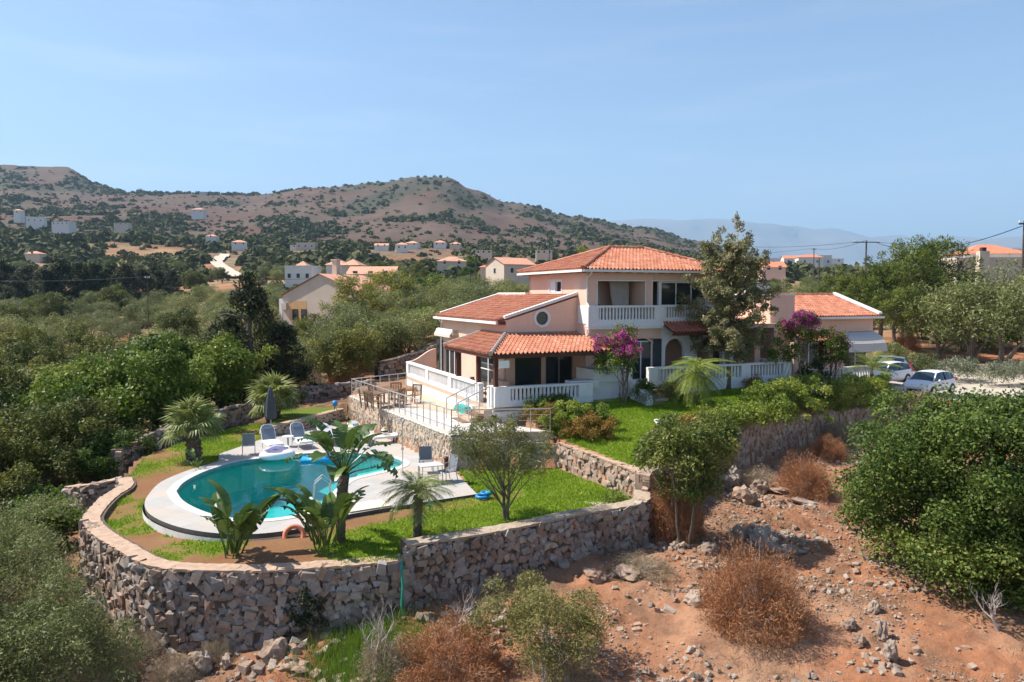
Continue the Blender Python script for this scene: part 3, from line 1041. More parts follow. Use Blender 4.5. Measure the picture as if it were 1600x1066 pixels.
# ------------------------------------------------------------------ stones, dry walls, rocks
def hull_stone(seed, chamfer=0.05, jit=0.26, npt=1):
    rg = random.Random(seed)
    bm = bmesh.new()
    for sx in (-1, 1):
        for sy in (-1, 1):
            for sz in (-1, 1):
                for k in range(npt):
                    c = [0.5 * sx, 0.5 * sy, 0.5 * sz]
                    c[rg.randrange(3)] *= 1 - 2 * rg.uniform(0.0, chamfer + 0.12)
                    c = [q * (1 - rg.uniform(0, jit)) + rg.uniform(-jit, jit) * 0.4 for q in c]
                    bm.verts.new(c)
    bmesh.ops.convex_hull(bm, input=bm.verts)
    for v in [v for v in bm.verts if not v.link_faces]:
        bm.verts.remove(v)
    bmesh.ops.triangulate(bm, faces=bm.faces)
    V = np.array([v.co[:] for v in bm.verts])
    bm.verts.index_update()
    F = np.array([[v.index for v in f.verts] for f in bm.faces])
    bm.free()
    return V, F


STONES = [hull_stone(s) for s in range(14)]
PEBBLES = [hull_stone(100 + s, 0.12, 0.34) for s in range(8)]


def stone_meshes(mt, name="stone"):
    return [fastmesh(name, V, F, mt, np.full(len(F), 0.0)) for V, F in STONES]


def joined(pieces, shapes, mt, name, seed=0):
    """pieces: (matrix 4x4, shape index) -> one mesh"""
    rg = np.random.default_rng(seed)
    VV, FF, RR, k = [], [], [], 0
    for Mx, i in pieces:
        V, F = shapes[i]
        A = np.array(Mx)
        VV.append(V @ A[:3, :3].T + A[:3, 3])
        FF.append(F + k)
        RR.append(np.full(len(F), rg.random()))
        k += len(V)
    return fastmesh(name, np.concatenate(VV), np.concatenate(FF), mt, np.concatenate(RR))


def resample(path, step):
    P = np.array(path, dtype=float)
    d = np.concatenate([[0], np.cumsum(np.linalg.norm(np.diff(P[:, :2], axis=0), axis=1))])
    s = np.arange(0, d[-1], step)
    return d[-1], lambda q: np.array([np.interp(q, d, P[:, k]) for k in range(P.shape[1])])


def stone_wall(name, label, cat, path, thick, hrow, lrow, mt, cap=None, capw=0.5, capz=0.0, individual=300, seed=1, batter=0.06, proud=0.10, group=None, fill=None, jitter=1.0, kind_small=False, both=False, rot=1.0, fillers=0, rubble=False):
    """path: (x, y, ztop, zbottom); the face is on the right hand of the path"""
    rg = random.Random(seed)
    root = thing(name, label, cat, (path[0][0], path[0][1], path[0][3]), group=group)
    sp = smooth_path(path, 6) if len(path) > 2 else np.array(path, float)
    Ltot, at_s = resample(sp, 0.2)

    def frame(s):
        a, b = at_s(max(0, s - 0.05)), at_s(min(Ltot, s + 0.05))
        t = (b - a)[:2]
        t = t / (np.linalg.norm(t) + 1e-9)
        return at_s(s), t, np.array([t[1], -t[0]])
    core = MB()
    ns = max(2, int(Ltot / 0.4))
    for i in range(ns + 1):
        p, t, nrm = frame(Ltot * i / ns)
        h = p[2] - p[3]
        for off, z in ((0.03 + batter * h, p[3] - 0.5), (0.0, p[2] - 0.04), (-thick, p[2] - 0.04), (-thick, p[3] - 0.5)):
            core.v.append((p[0] + nrm[0] * off, p[1] + nrm[1] * off, z))
    for i in range(ns):
        a = 4 * i
        for k in range(4):
            core.f.append((a + k, a + (k + 1) % 4, a + 4 + (k + 1) % 4, a + 4 + k))
    core.f.append((3, 2, 1, 0))
    e = 4 * ns
    core.f.append((e, e + 1, e + 2, e + 3))
    child_world(core.build("wall_core", fill or M['mortar'], None), root)
    meshes = stone_meshes(mt)
    pieces = []
    sides = [(1, 0.0)] + ([(-1, -thick)] if both else [])
    for sgn, off0 in sides:
        zz = -0.1
        maxh = max(p[2] - p[3] for p in path) + 0.1
        while zz < maxh:
            h = rg.uniform(*hrow)
            s = rg.uniform(-0.2, 0)
            while s < Ltot:
                l = rg.uniform(*lrow) * rg.choice((0.75, 1, 1, 1.25))
                p, t, nrm = frame(min(max(s + l / 2, 0), Ltot))
                H = p[2] - p[3]
                s += l * 0.99
                if zz + h * 0.55 > H:
                    continue
                hh = min(h, H - zz + 0.02) * rg.uniform(0.9, 1.18)
                off = off0 * 1.0 + sgn * (batter * (H - zz) * (1 if sgn > 0 else 0)) + sgn * rg.uniform(-0.05, proud) * jitter
                dep = 0.30
                c = Vector((p[0] + nrm[0] * (off - sgn * dep / 2 + sgn * 0.06), p[1] + nrm[1] * (off - sgn * dep / 2 + sgn * 0.06), p[3] + zz + h / 2 + rg.uniform(-0.04, 0.04) * jitter))
                R = Matrix(((t[0], nrm[0], 0), (t[1], nrm[1], 0), (0, 0, 1))).to_4x4()
                if rubble:
                    c.z = min(c.z + rg.uniform(-0.25, 0.25) * h, p[2] - 0.62 * max(hh, l * 0.72) - 0.03)
                    R = R @ Matrix.Rotation(rg.choice((0, 1.57, 3.14)) + rg.uniform(-.5, .5), 4, 'Y')
                    hh = max(hh, l * 0.72)
                R = R @ Euler((rg.uniform(-.15, .15) * jitter, rg.uniform(-.3, .3) * rot, rg.uniform(-.12, .12) * jitter)).to_matrix().to_4x4()
                R = R @ Matrix.Diagonal((l * rg.uniform(1.02, 1.26), dep, hh * rg.uniform(1.0, 1.16), 1))
                R.translation = c
                pieces.append((R, rg.randrange(len(meshes)), l * hh / max(c.y, 1) ** 2))
            zz += h * 0.98
    if fillers:
        for _ in range(fillers):
            p, t, nrm = frame(rg.uniform(0, Ltot))
            H = p[2] - p[3]
            zz = rg.uniform(0, max(H - 0.08, 0.05))
            s_ = rg.uniform(0.06, 0.15)
            R = Euler((rg.uniform(-3, 3), rg.uniform(-3, 3), rg.uniform(-3, 3))).to_matrix().to_4x4() @ Matrix.Diagonal((s_ * 1.4, s_, s_, 1))
            off = batter * (H - zz) + rg.uniform(0.0, 0.05)
            R.translation = (p[0] + nrm[0] * off, p[1] + nrm[1] * off, p[3] + zz)
            pieces.append((R, rg.randrange(len(meshes)), 0.0))
    pieces.sort(key=lambda q: -q[2])
    big, rest = pieces[:individual], pieces[individual:]
    inv = Matrix.Translation(-Vector(root.location))
    for R, i, _ in big:
        o = bpy.data.objects.new("stone", meshes[i])
        COL.objects.link(o)
        o.parent = root
        o.matrix_basis = inv @ R
    if rest:
        o = link("small_stones", joined([(R, i) for R, i, _ in rest], STONES, mt, "small_stones", seed), None, "stuff")
        child_world(o, root)
    if cap:
        m = MB()
        ns = max(2, int(Ltot / 0.14))
        nw = 5
        for i in range(ns + 1):
            p, t, nrm = frame(Ltot * i / ns)
            for k in range(nw):
                off = 0.07 - capw * k / (nw - 1)
                ed = 0.02 * math.sin(i * 2.1) * (k == 0) + rg.uniform(-.018, .018)
                m.v.append((p[0] + nrm[0] * (off + ed), p[1] + nrm[1] * (off + ed), p[2] + capz + rg.uniform(-0.012, 0.012)))
            m.v.append((p[0] + nrm[0] * 0.06, p[1] + nrm[1] * 0.06, p[2] + capz - 0.07))
            m.v.append((p[0] - nrm[0] * (capw - 0.06), p[1] - nrm[1] * (capw - 0.06), p[2] + capz - 0.09))
        w = nw + 2
        for i in range(ns):
            a = i * w
            for k in range(nw - 1):
                m.f.append((a + k, a + k + 1, a + w + k + 1, a + w + k))
            m.f.append((a + nw, a, a + w, a + w + nw))
            m.f.append((a + nw - 1, a + nw + 1, a + w + nw + 1, a + w + nw - 1))
        child_world(m.build("coping", cap, None), root)
    root["kind"] = "thing"
    return root


def wz(path, tops, bots):
    tops = tops if hasattr(tops, '__len__') else [tops] * len(path)
    bots = bots if hasattr(bots, '__len__') else [bots] * len(path)
    return [(p[0], p[1], a, b) for p, a, b in zip(path, tops, bots)]


COPE = M['coping']
stone_wall("dry_stone_wall", "curved dry stone retaining wall with sandy coping round the pool lawn", "stone wall",
           wz(WALL_LOW, -2.66, [-4.6, -4.9, -5.2, -5.3, -5.25, -5.1, -4.95, -4.85, -4.8, -4.75, -4.65, -4.5, -4.3, -4.15]),
           0.55, (0.13, 0.25), (0.15, 0.36), M['stone'], COPE, 0.52, 0.0, 300, 3, 0.05, 0.11, jitter=1.0, rot=1.0, fillers=700, rubble=True)
stone_wall("stepped_stone_wall", "higher straight stone wall with coping between green lawn and red earth slope", "stone wall",
           wz(WALL_HIGH, [-2.25, -2.28, -2.3, -2.3, -2.28, -2.2], [-4.15, -4.05, -3.95, -3.85, -3.75, -3.7]),
           0.5, (0.13, 0.25), (0.15, 0.36), M['stone'], M['stone_pale'], 0.55, 0.0, 290, 4, 0.05, 0.10, jitter=1.0, rot=1.0, fillers=320, rubble=True)
stone_wall("stone_retaining_wall", "tall stone retaining wall under the hedge above the red earth", "stone wall",
           wz(WALL_UP, [-1.62, -1.3, -1.1, -1.0, -1.08, -1.2, -1.35], [-3.75, -3.35, -3.05, -3.0, -2.8, -2.55, -2.4]),
           0.5, (0.16, 0.27), (0.18, 0.36), M['stone_pink'], None, 0.5, 0.0, 290, 5, 0.04, 0.05, jitter=0.6, rot=1.0, rubble=True, fill=mat('rosy_mortar', (0.30, 0.22, 0.17), 0.95, 0.2, 4))
stone_wall("rough_stone_wall", "rough stone wall stepping down from the terrace corner to the lawn", "stone wall",
           wz(WALL_DIV, [-1.5, -1.55, -1.62], [-2.65, -2.62, -2.6]), 0.5, (0.14, 0.26), (0.16, 0.36), M['stone_pink'], M['coping'], 0.55, 0.0, 200, 6, 0.05, 0.08, jitter=0.8, rot=1.0, rubble=True)
stone_wall("terrace_facing_wall", "long sunlit stone faced wall between pool deck and dining terrace", "stone wall",
           wz([C2, C1], [-1.16, -1.16], [-2.5, -2.52]), 0.4, (0.10, 0.18), (0.11, 0.24), M['stone_pale'], M['whitetrim'], 0.42, 0.03, 0, 7, 0.0, 0.03, jitter=0.35, rot=1.0, rubble=True, fill=mat('pale_mortar', (0.40, 0.34, 0.27), 0.95, 0.15, 4))
stone_wall("terrace_end_wall", "shaded end wall of the dining terrace facing the lawn", "stone wall",
           wz([(-2.40, 30.58), (1.95, 31.0)], [-1.2, -1.55], [-2.62, -2.6]), 0.4, (0.2, 0.34), (0.26, 0.5), M['stone_pale'], None, 0.42, 0.03, 60, 8, 0.0, 0.03, jitter=0.35, rot=1.0, rubble=True, fill=mat('pale_mortar_end', (0.36, 0.32, 0.26), 0.95, 0.15, 4))
# low walls round the little upper lawn and behind the garden
stone_wall("low_garden_wall", "low tan stone wall with coping holding the small lawn behind the pool", "stone wall",
           wz([(-12.4, 37.4), (-11.6, 38.4), (-9.6, 42.6)], [-2.0, -1.95, -1.85], [-2.6, -2.55, -2.5]), 0.35, (0.14, 0.22), (0.2, 0.36), M['stone_pale'], COPE, 0.4, 0, 40, 9, 0.03, 0.05)
stone_wall("field_wall", "rubble field wall behind the dining terrace", "stone wall",
           wz([(-15.5, 46.4), (-12.5, 47.0), (-9.0, 48.6)], [-1.25, -1.1, -0.9], [-2.4, -2.0, -1.4]), 0.5, (0.15, 0.28), (0.2, 0.42), M['stone'], None, 0.5, 0, 60, 10, 0.05, 0.14)
stone_wall("field_wall", "rubble field wall running up beside the house terrace", "stone wall",
           wz([(-9.2, 52.5), (-6.5, 56.0), (-5.5, 62.0)], [-0.1, 0.5, 1.0], [-1.3, -0.8, -0.3]), 0.6, (0.18, 0.32), (0.25, 0.5), M['stone'], None, 0.5, 0, 60, 11, 0.05, 0.14)
stone_wall("garden_edge_wall", "short stone wall curling off the pool lawn beside the bushes", "stone wall",
           wz([(-18.2, 30.4), (-17.2, 29.7), (-16.2, 29.5), (-15.6, 29.6)], [-3.2, -3.0, -2.8, -2.68], [-4.8, -4.6, -4.6, -4.6]), 0.6, (0.17, 0.3), (0.2, 0.42), M['stone'], COPE, 0.55, 0, 60, 12, 0.05, 0.12)
stone_wall("garden_edge_wall", "old stone wall in the shade behind the two fan palms", "stone wall",
           wz([(-17.0, 32.5), (-16.6, 37.5), (-14.8, 42.5), (-13.0, 44.2)], [-2.1, -1.8, -1.5, -1.4], [-3.2, -3.0, -2.6, -2.4]), 0.5, (0.17, 0.3), (0.2, 0.42), M['stone'], None, 0.55, 0, 60, 13, 0.05, 0.12)
stone_wall("drive_edge_wall", "low rubble wall edging the gravel drive behind the cars", "stone wall",
           wz([(31.5, 66.0), (36, 61.8), (41, 60.0), (48, 58.6), (60, 58.2)], [-0.75, -0.9, -1.0, -1.0, -1.0], [-1.5, -1.6, -1.7, -1.7, -1.7]), 0.6, (0.18, 0.32), (0.25, 0.5), M['stone'], None, 0.5, 0, 60, 14, 0.05, 0.15)

# ---- rocks
def rock_mesh(seed, sub=3, amp=0.35):
    from mathutils import noise as nz
    bm = bmesh.new()
    bmesh.ops.create_icosphere(bm, subdivisions=sub, radius=0.5)
    off = Vector((seed * 7.7, seed * 3.1, seed * 1.3))
    for v in bm.verts:
        d = v.co.normalized()
        k = nz.noise(d * 1.3 + off) * amp + nz.noise(d * 3.1 + off) * amp * 0.5 + abs(nz.noise(d * 6.5 + off)) * amp * 0.35
        c = nz.cell(d * 2.2 + off) * 0.18
        v.co = v.co * (0.85 + k + c)
    me = bpy.data.meshes.new("rock")
    bm.to_mesh(me)
    bm.free()
    me.materials.append(M['rock'])
    return me


ROCKS = [rock_mesh(s) for s in range(1, 8)]


def rock(u, v, w, hgt, label, i, z=None, group=None):
    """w, hgt in photograph pixels"""
    zz = -4.0
    for _ in range(12):
        p = at(u, v, zz)
        zz = 0.5 * zz + 0.5 * gz(p.x, p.y)
    p = at(u, v, zz if z is None else z)
    s = w * p.y / FOC
    h = hgt * p.y / FOC
    o = link("rock", ROCKS[i % len(ROCKS)])
    o.location = (p.x, p.y + s * 0.3, p.z + h * 0.35)
    o.scale = (s * 1.1, s * 0.9, h * 1.15)
    o.rotation_euler = (random.uniform(-.3, .3), random.uniform(-.3, .3), random.uniform(0, 6))
    tag(o, label, "rock", group)
    return o


RL = [(1143, 766, 34, 40, "upright grey boulder in the rock pile at the foot of the retaining wall"),
      (1164, 790, 40, 30, "broad tan boulder in front of the rock pile by the retaining wall"),
      (1190, 772, 26, 24, "round grey boulder at the end of the rock pile by the wall"),
      (1122, 772, 24, 22, "small dark boulder left of the rock pile by the retaining wall"),
      (1232, 776, 50, 12, "flat pale slab of bedrock beyond the rock pile"),
      (1262, 792, 46, 10, "low bedrock ledge running towards the dark green bush"),
      (1087, 950, 34, 26, "pale pitted boulder beside the round russet bush"),
      (1160, 846, 44, 26, "dark pitted outcrop on the red slope below the slender trees"),
      (1196, 858, 50, 32, "blackened outcrop in the middle of the red slope"),
      (1236, 876, 56, 22, "pale end of the outcrop above the round russet bush"),
      (1110, 868, 34, 20, "grey outcrop at the foot of the slender tree trunks"),
      (1075, 830, 24, 16, "small grey outcrop above the slender tree trunks"),
      (930, 910, 40, 18, "flat rock ledge below the end of the stepped wall"),
      (985, 905, 50, 16, "long flat ledge with dry grass on the red slope"),
      (358, 1020, 30, 30, "round grey boulder fallen at the foot of the curved wall"),
      (352, 1046, 20, 22, "small grey block under the round fallen boulder"),
      (312, 1052, 34, 36, "sharp pale rock standing at the lower edge of the picture"),
      (425, 1040, 54, 40, "pinkish limestone outcrop below the curved stone wall"),
      (460, 1062, 60, 26, "low pink outcrop at the bottom edge beside the bright grass"),
      (282, 1064, 44, 30, "grey outcrop in the bottom corner beside dry twigs"),
      (740, 985, 36, 30, "pale rock left of the dusty green bush"),
      (715, 1000, 30, 26, "tan rock between the bare fig and the dusty green bush"),
      (765, 960, 30, 20, "small pale rock touching the top of the dusty green bush"),
      (1382, 1000, 22, 34, "pale pitted slab in the stone line below the dark bush"),
      (1394, 1036, 26, 40, "longest pale slab of the stone line near the bottom edge"),
      (1368, 962, 20, 26, "topmost pale slab of the stone line below the dark bush"),
      (1345, 1010, 24, 20, "tan block beside the stone line near the bottom edge"),
      (1330, 985, 22, 18, "small tan block above the stone line"),
      (1305, 720, 26, 16, "grey rock between two small russet bushes under the wall"),
      (690, 948, 30, 24, "grey foundation boulder under the stepped stone wall"),
      (756, 932, 30, 34, "split grey boulder propping the stepped stone wall"),
      (820, 915, 30, 18, "flat boulder in the shade of the stepped stone wall"),
      (880, 892, 34, 20, "pale boulder leaning on the end of the stepped wall")]
FOOT = {690: -4.1, 756: -4.05, 820: -3.95, 880: -3.9, 358: -4.85}
for i, (u, v, w, h, lab) in enumerate(RL):
    rock(u, v, w, h, lab, i, FOOT.get(u))

# loose stones on the red earth: the larger ones one by one, the rest as one mass
rg = np.random.default_rng(21)
SLOPE = [(4.9, 25), (9.3, 30.8), (14, 35), (20, 38.5), (24, 36), (20, 28), (14, 15), (-1.5, 15.6), (-0.5, 20.4), (2.5, 23)]
n = 0
peb = [fastmesh("loose_stone", V, F, M['pebble'], np.zeros(len(F))) for V, F in PEBBLES]
while n < 170:
    x, y = rg.uniform(-1.5, 20), rg.uniform(15.6, 36)
    if not inpoly(np.array([x]), np.array([y]), SLOPE)[0] or vnoise(np.array([x * 0.45]), np.array([y * 0.45]))[0] < 0.42:
        continue
    o = bpy.data.objects.new("loose_stone", peb[n % len(peb)])
    COL.objects.link(o)
    s = rg.uniform(0.11, 0.27) * (1 if n % 9 else 1.5)
    o.scale = (s, s * rg.uniform(0.6, 1), s * rg.uniform(0.4, 0.75))
    o.location = (x, y, float(ground_z(x, y)[0]) + s * 0.02)
    o.rotation_euler = (rg.uniform(-.3, .3), rg.uniform(-.3, .3), rg.uniform(0, 6.3))
    tag(o, "loose tan stone lying on the red earth slope", "stone", "loose stones on the red earth slope")
    n += 1
pcs = []
while len(pcs) < 15000:
    x, y = rg.uniform(-3, 21, 4000), rg.uniform(15, 38, 4000)
    k = inpoly(x, y, SLOPE) & (rg.random(4000) < np.clip(vnoise(x * 0.5, y * 0.5) * 2.2 - 0.55, 0.05, 1))
    x, y = x[k], y[k]
    z = ground_z(x, y)
    for a, b, c in zip(x, y, z):
        s = 0.025 + 0.085 * rg.random() ** 2.4
        R = Euler((rg.uniform(-.4, .4), rg.uniform(-.4, .4), rg.uniform(0, 6.3))).to_matrix().to_4x4() @ Matrix.Diagonal((s, s * 0.8, s * 0.6, 1))
        R.translation = (a, b, c + s * 0.15)
        pcs.append((R, int(rg.integers(8))))
pcs = pcs[:15000]
for _ in range(44):                       # heaps of broken rock round the outcrops
    while True:
        cx_, cy_ = rg.uniform(-1, 19), rg.uniform(16, 36)
        if inpoly(np.array([cx_]), np.array([cy_]), SLOPE)[0] and (cy_ > 21 or rg.random() < 0.35):
            break
    k = int(rg.integers(20, 60))
    xx, yy = cx_ + rg.normal(0, 0.55, k), cy_ + rg.normal(0, 0.3, k)
    for a, b, c in zip(xx, yy, ground_z(xx, yy)):
        s = 0.05 + 0.19 * rg.random() ** 2
        R = Euler((rg.uniform(-.7, .7), rg.uniform(-.7, .7), rg.uniform(0, 6.3))).to_matrix().to_4x4() @ Matrix.Diagonal((s, s * 0.8, s * 0.65, 1))
        R.translation = (a, b, c + s * 0.12)
        pcs.append((R, int(rg.integers(8))))
tag(link("gravel", joined(pcs, PEBBLES, M['rock'], "gravel", 4)), "small pebbles and chips strewn over the red earth", kind="stuff")
# rubble and chips at the foot of the curved wall
pcs = []
while len(pcs) < 1500:
    x, y = rg.uniform(-13, 0, 400), rg.uniform(15, 20.5, 400)
    k = ~inpoly(x, y, POLY_P)
    x, y = x[k], y[k]
    z = ground_z(x, y)
    for a, b, c in zip(x, y, z):
        s = 0.05 + 0.28 * rg.random() ** 2.6
        R = Euler((rg.uniform(-.5, .5), rg.uniform(-.5, .5), rg.uniform(0, 6.3))).to_matrix().to_4x4() @ Matrix.Diagonal((s, s * 0.85, s * 0.7, 1))
        R.translation = (a, b, c + s * 0.12)
        pcs.append((R, int(rg.integers(8))))
tag(link("rubble", joined(pcs[:1500], PEBBLES, M['rock'], "rubble", 5)), "broken limestone rubble at the foot of the curved wall", kind="stuff")
# ------------------------------------------------------------------ foliage
def unit(rg, n):
    d = rg.normal(size=(n, 3))
    return d / np.linalg.norm(d, axis=1)[:, None]


def clumps(n, R, rr, seed, bottom=-0.5, inner=0.35, c=(0, 0, 0)):
    """clump centres spread through an ellipsoid, most near its surface"""
    rg = np.random.default_rng(seed)
    d = unit(rg, n * 3)
    d = d[d[:, 2] > bottom][:n]
    r = inner + (1 - inner) * rg.random(len(d)) ** 0.45
    P = d * r[:, None] * np.array(R) * (1 + 0.18 * rg.normal(size=(len(d), 1))) + np.array(c)
    s = rg.uniform(rr[0], rr[1], len(d))
    return np.concatenate([P, s[:, None] * np.ones((1, 3)) * rg.uniform(0.8, 1.2, (len(d), 3))], 1)


def leaf_arrays(B, n, size, aspect, seed, up=0.25, out=0.7, shell=0.55, droop=0.0, axis='rand', flat=1.0):
    """n leaves over the clumps B (x,y,z,rx,ry,rz): diamond quads"""
    rg = np.random.default_rng(seed)
    B = np.asarray(B, float)
    area = B[:, 3] * B[:, 4] + B[:, 5] * B[:, 4]
    k = rg.choice(len(B), n, p=area / area.sum())
    d = unit(rg, n)
    d[:, 2] = np.where((d[:, 2] < -0.35) & (rg.random(n) < 0.7), -d[:, 2], d[:, 2])
    r = shell + (1 - shell) * rg.random(n) ** 0.6
    r *= 1 + 0.15 * rg.normal(size=n)
    pos = B[k, :3] + d * r[:, None] * B[k, 3:6]
    nrm = out * d + 0.75 * rg.normal(size=(n, 3)) * flat + np.array([0, 0, up])
    nrm /= np.linalg.norm(nrm, axis=1)[:, None] + 1e-9
    if axis == 'rand':
        a = rg.normal(size=(n, 3))
    elif axis == 'out':
        a = d + 0.45 * rg.normal(size=(n, 3))
    else:
        a = np.array([0, 0, 1.0]) + 0.5 * d + 0.4 * rg.normal(size=(n, 3))
    a[:, 2] -= droop
    a = a - (a * nrm).sum(1)[:, None] * nrm
    a /= np.linalg.norm(a, axis=1)[:, None] + 1e-9
    b = np.cross(nrm, a)
    s = (size * rg.uniform(0.6, 1.35, n))[:, None]
    V = np.stack([pos - a * s * 0.5, pos + b * s * 0.5 * aspect, pos + a * s * 0.5, pos - b * s * 0.5 * aspect], 1).reshape(-1, 3)
    F = np.arange(n * 4).reshape(-1, 4)
    # colour by leaf, with whole clumps a little lighter or darker in hue
    ck = rg.normal(0, 0.16, len(B))
    rnd = np.clip(0.45 + ck[k] + rg.normal(0, 0.2, n), 0, 1)
    return V, F, rnd


def crown_mesh(B, n, size, aspect, mt, seed, **kw):
    V, F, r = leaf_arrays(B, n, size, aspect, seed, **kw)
    return fastmesh("crown", V, F, mt, r)


def limb_mesh(base_r, h, B, nl, seed, mt, lean=0.1, n_trunks=1, spread=0.0, start=0.35, sides=7):
    rg = random.Random(seed)
    m = MB()
    B = np.asarray(B)
    for k in range(n_trunks):
        a0 = 2 * math.pi * k / max(1, n_trunks) + rg.uniform(-.4, .4)
        b = Vector((math.cos(a0) * spread * 0.35, math.sin(a0) * spread * 0.35, -0.25))
        t = Vector((math.cos(a0) * spread + rg.uniform(-lean, lean) * h, math.sin(a0) * spread + rg.uniform(-lean, lean) * h, h))
        pts, rad = [], []
        for i in range(7):
            f = i / 6
            pts.append(b.lerp(t, f) + Vector((rg.uniform(-1, 1), rg.uniform(-1, 1), 0)) * h * 0.02 * (0 < i < 6))
            rad.append(base_r * (1 - 0.6 * f) * (1.35 if i == 0 else 1))
        m.tube(pts, rad, sides)
        for _ in range(nl // n_trunks):
            f = rg.uniform(start, 0.98)
            i = min(5, int(f * 6))
            p0 = pts[i].lerp(pts[i + 1], f * 6 - i)
            q = Vector(B[rg.randrange(len(B))][:3])
            if q.z < p0.z:
                q.z = p0.z + 0.2
            mid = p0.lerp(q, 0.5) + Vector((rg.uniform(-1, 1), rg.uniform(-1, 1), rg.uniform(0, 1))) * 0.08 * h
            r0 = base_r * (1 - 0.6 * f) * 0.55
            m.tube([p0, mid, q], [r0, r0 * 0.6, r0 * 0.2], 5, False)
    return m.mesh("trunk", mt, True)


def plant(name, label, cat, loc, crown, trunk=None, sc=1.0, rz=0.0, group=None, cname="crown"):
    o = thing(name, label, cat, loc, rz, group)
    o.scale = (sc, sc, sc) if not hasattr(sc, '__len__') else sc
    link(cname, crown, o)
    if trunk:
        link("trunk", trunk, o)
    return o


def ground_at(u, v, z0=-3.0):
    z = z0
    for _ in range(25):
        p = at(u, v, z)
        z = 0.6 * z + 0.4 * gz(p.x, p.y)
    p = at(u, v, z)
    return Vector((p.x, p.y, gz(p.x, p.y)))


# ---- prototypes of the tree kinds (mesh data shared between the trees of a kind)
PROTO = {}


def proto(kind, seed):
    key = (kind, seed)
    if key in PROTO:
        return PROTO[key]
    if kind == 'olive':       # 4 m tall
        B = clumps(46, (1.75, 1.75, 1.3), (0.38, 0.72), seed, -0.45, 0.3, (0, 0, 2.45))
        r = crown_mesh(B, 6500, 0.15, 0.34, L['olive'], seed, droop=0.1, up=0.35), limb_mesh(0.2, 1.7, B, 8, seed, M['bark'], 0.12)
    elif kind == 'ever':      # 5 m dense dark green
        B = clumps(60, (2.1, 2.1, 1.9), (0.4, 0.85), seed, -0.7, 0.35, (0, 0, 2.6))
        r = crown_mesh(B, 17000, 0.17, 0.55, L['ever'], seed, up=0.3), limb_mesh(0.18, 1.9, B, 8, seed, M['bark'], 0.1)
    elif kind == 'oak':       # duller broadleaf
        B = clumps(55, (2.0, 2.0, 1.7), (0.35, 0.75), seed, -0.6, 0.35, (0, 0, 2.3))
        r = crown_mesh(B, 17000, 0.15, 0.5, L['oak'], seed, up=0.3), limb_mesh(0.18, 1.7, B, 8, seed, M['bark'], 0.1)
    elif kind == 'pine':      # 7 m loose pine
        B = clumps(60, (2.3, 2.3, 2.4), (0.35, 0.7), seed, -0.5, 0.3, (0, 0, 4.1))
        r = crown_mesh(B, 9500, 0.26, 0.22, L['pine'], seed, axis='out', droop=-0.35, up=0.5, flat=1.2), limb_mesh(0.2, 5.0, B, 14, seed, M['bark'], 0.06)
    elif kind == 'conifer':   # 7 m dark pointed
        rg = np.random.default_rng(seed)
        B = []
        for i in range(75):
            z = rg.uniform(0.4, 6.8)
            rad = 1.9 * (1 - z / 7.4) ** 0.75
            a = rg.uniform(0, 2 * math.pi)
            q = rad * rg.uniform(0.55, 1.05)
            s = rg.uniform(0.28, 0.5)
            B.append((q * math.cos(a), q * math.sin(a), z, s, s, s * 1.3))
        B = np.array(B)
        r = crown_mesh(B, 9500, 0.22, 0.3, L['dark'], seed, axis='up', up=0.1), limb_mesh(0.18, 6.2, B, 10, seed, M['bark'], 0.02)
    elif kind == 'yellow':
        B = clumps(50, (2.6, 2.6, 1.9), (0.4, 0.8), seed, -0.5, 0.35, (0, 0, 3.3))
        r = crown_mesh(B, 9000, 0.22, 0.3, L['yellow'], seed, axis='out', up=0.4), limb_mesh(0.2, 2.8, B, 10, seed, M['bark'], 0.1)
    elif kind == 'bush':      # 1.4 m evergreen shrub
        B = clumps(28, (0.75, 0.75, 0.6), (0.2, 0.36), seed, -0.3, 0.3, (0, 0, 0.65))
        r = crown_mesh(B, 3200, 0.11, 0.5, L['ever'], seed), limb_mesh(0.05, 0.7, B, 6, seed, M['bark'], 0.2, 3, 0.2)
    elif kind == 'oliveshrub':
        B = clumps(30, (0.8, 0.8, 0.65), (0.2, 0.36), seed, -0.3, 0.3, (0, 0, 0.7))
        r = crown_mesh(B, 3200, 0.11, 0.35, L['olive'], seed), limb_mesh(0.05, 0.7, B, 6, seed, M['bark'], 0.2, 3, 0.2)
    elif kind == 'dry':       # round russet thorn bush, unit radius 1
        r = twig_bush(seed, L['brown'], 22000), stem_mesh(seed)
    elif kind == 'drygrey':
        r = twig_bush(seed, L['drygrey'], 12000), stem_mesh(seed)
    elif kind == 'grey':
        B = clumps(24, (0.9, 0.7, 0.45), (0.2, 0.36), seed, -0.2, 0.4, (0, 0, 0.4))
        r = crown_mesh(B, 3500, 0.12, 0.22, L['grey'], seed, axis='up', up=0), None
    PROTO[key] = r
    return r


def stem_mesh(seed):
    rg = random.Random(seed)
    m = MB()
    for i in range(34):
        a, e = rg.uniform(0, 6.28), rg.uniform(0.25, 1.5)
        d = Vector((math.cos(a) * math.cos(e), math.sin(a) * math.cos(e), math.sin(e)))
        l = rg.uniform(0.7, 1.12)
        q = d * l * 0.5 + Vector((rg.uniform(-.1, .1), rg.uniform(-.1, .1), rg.uniform(-.05, .1)))
        m.tube([Vector((d.x * 0.06, d.y * 0.06, -0.03)), q, d * l + Vector((rg.uniform(-.1, .1), rg.uniform(-.1, .1), rg.uniform(-.1, .05)))], [0.014, 0.009, 0.003], 4, False)
    return m.mesh("trunk", M['palebark'])


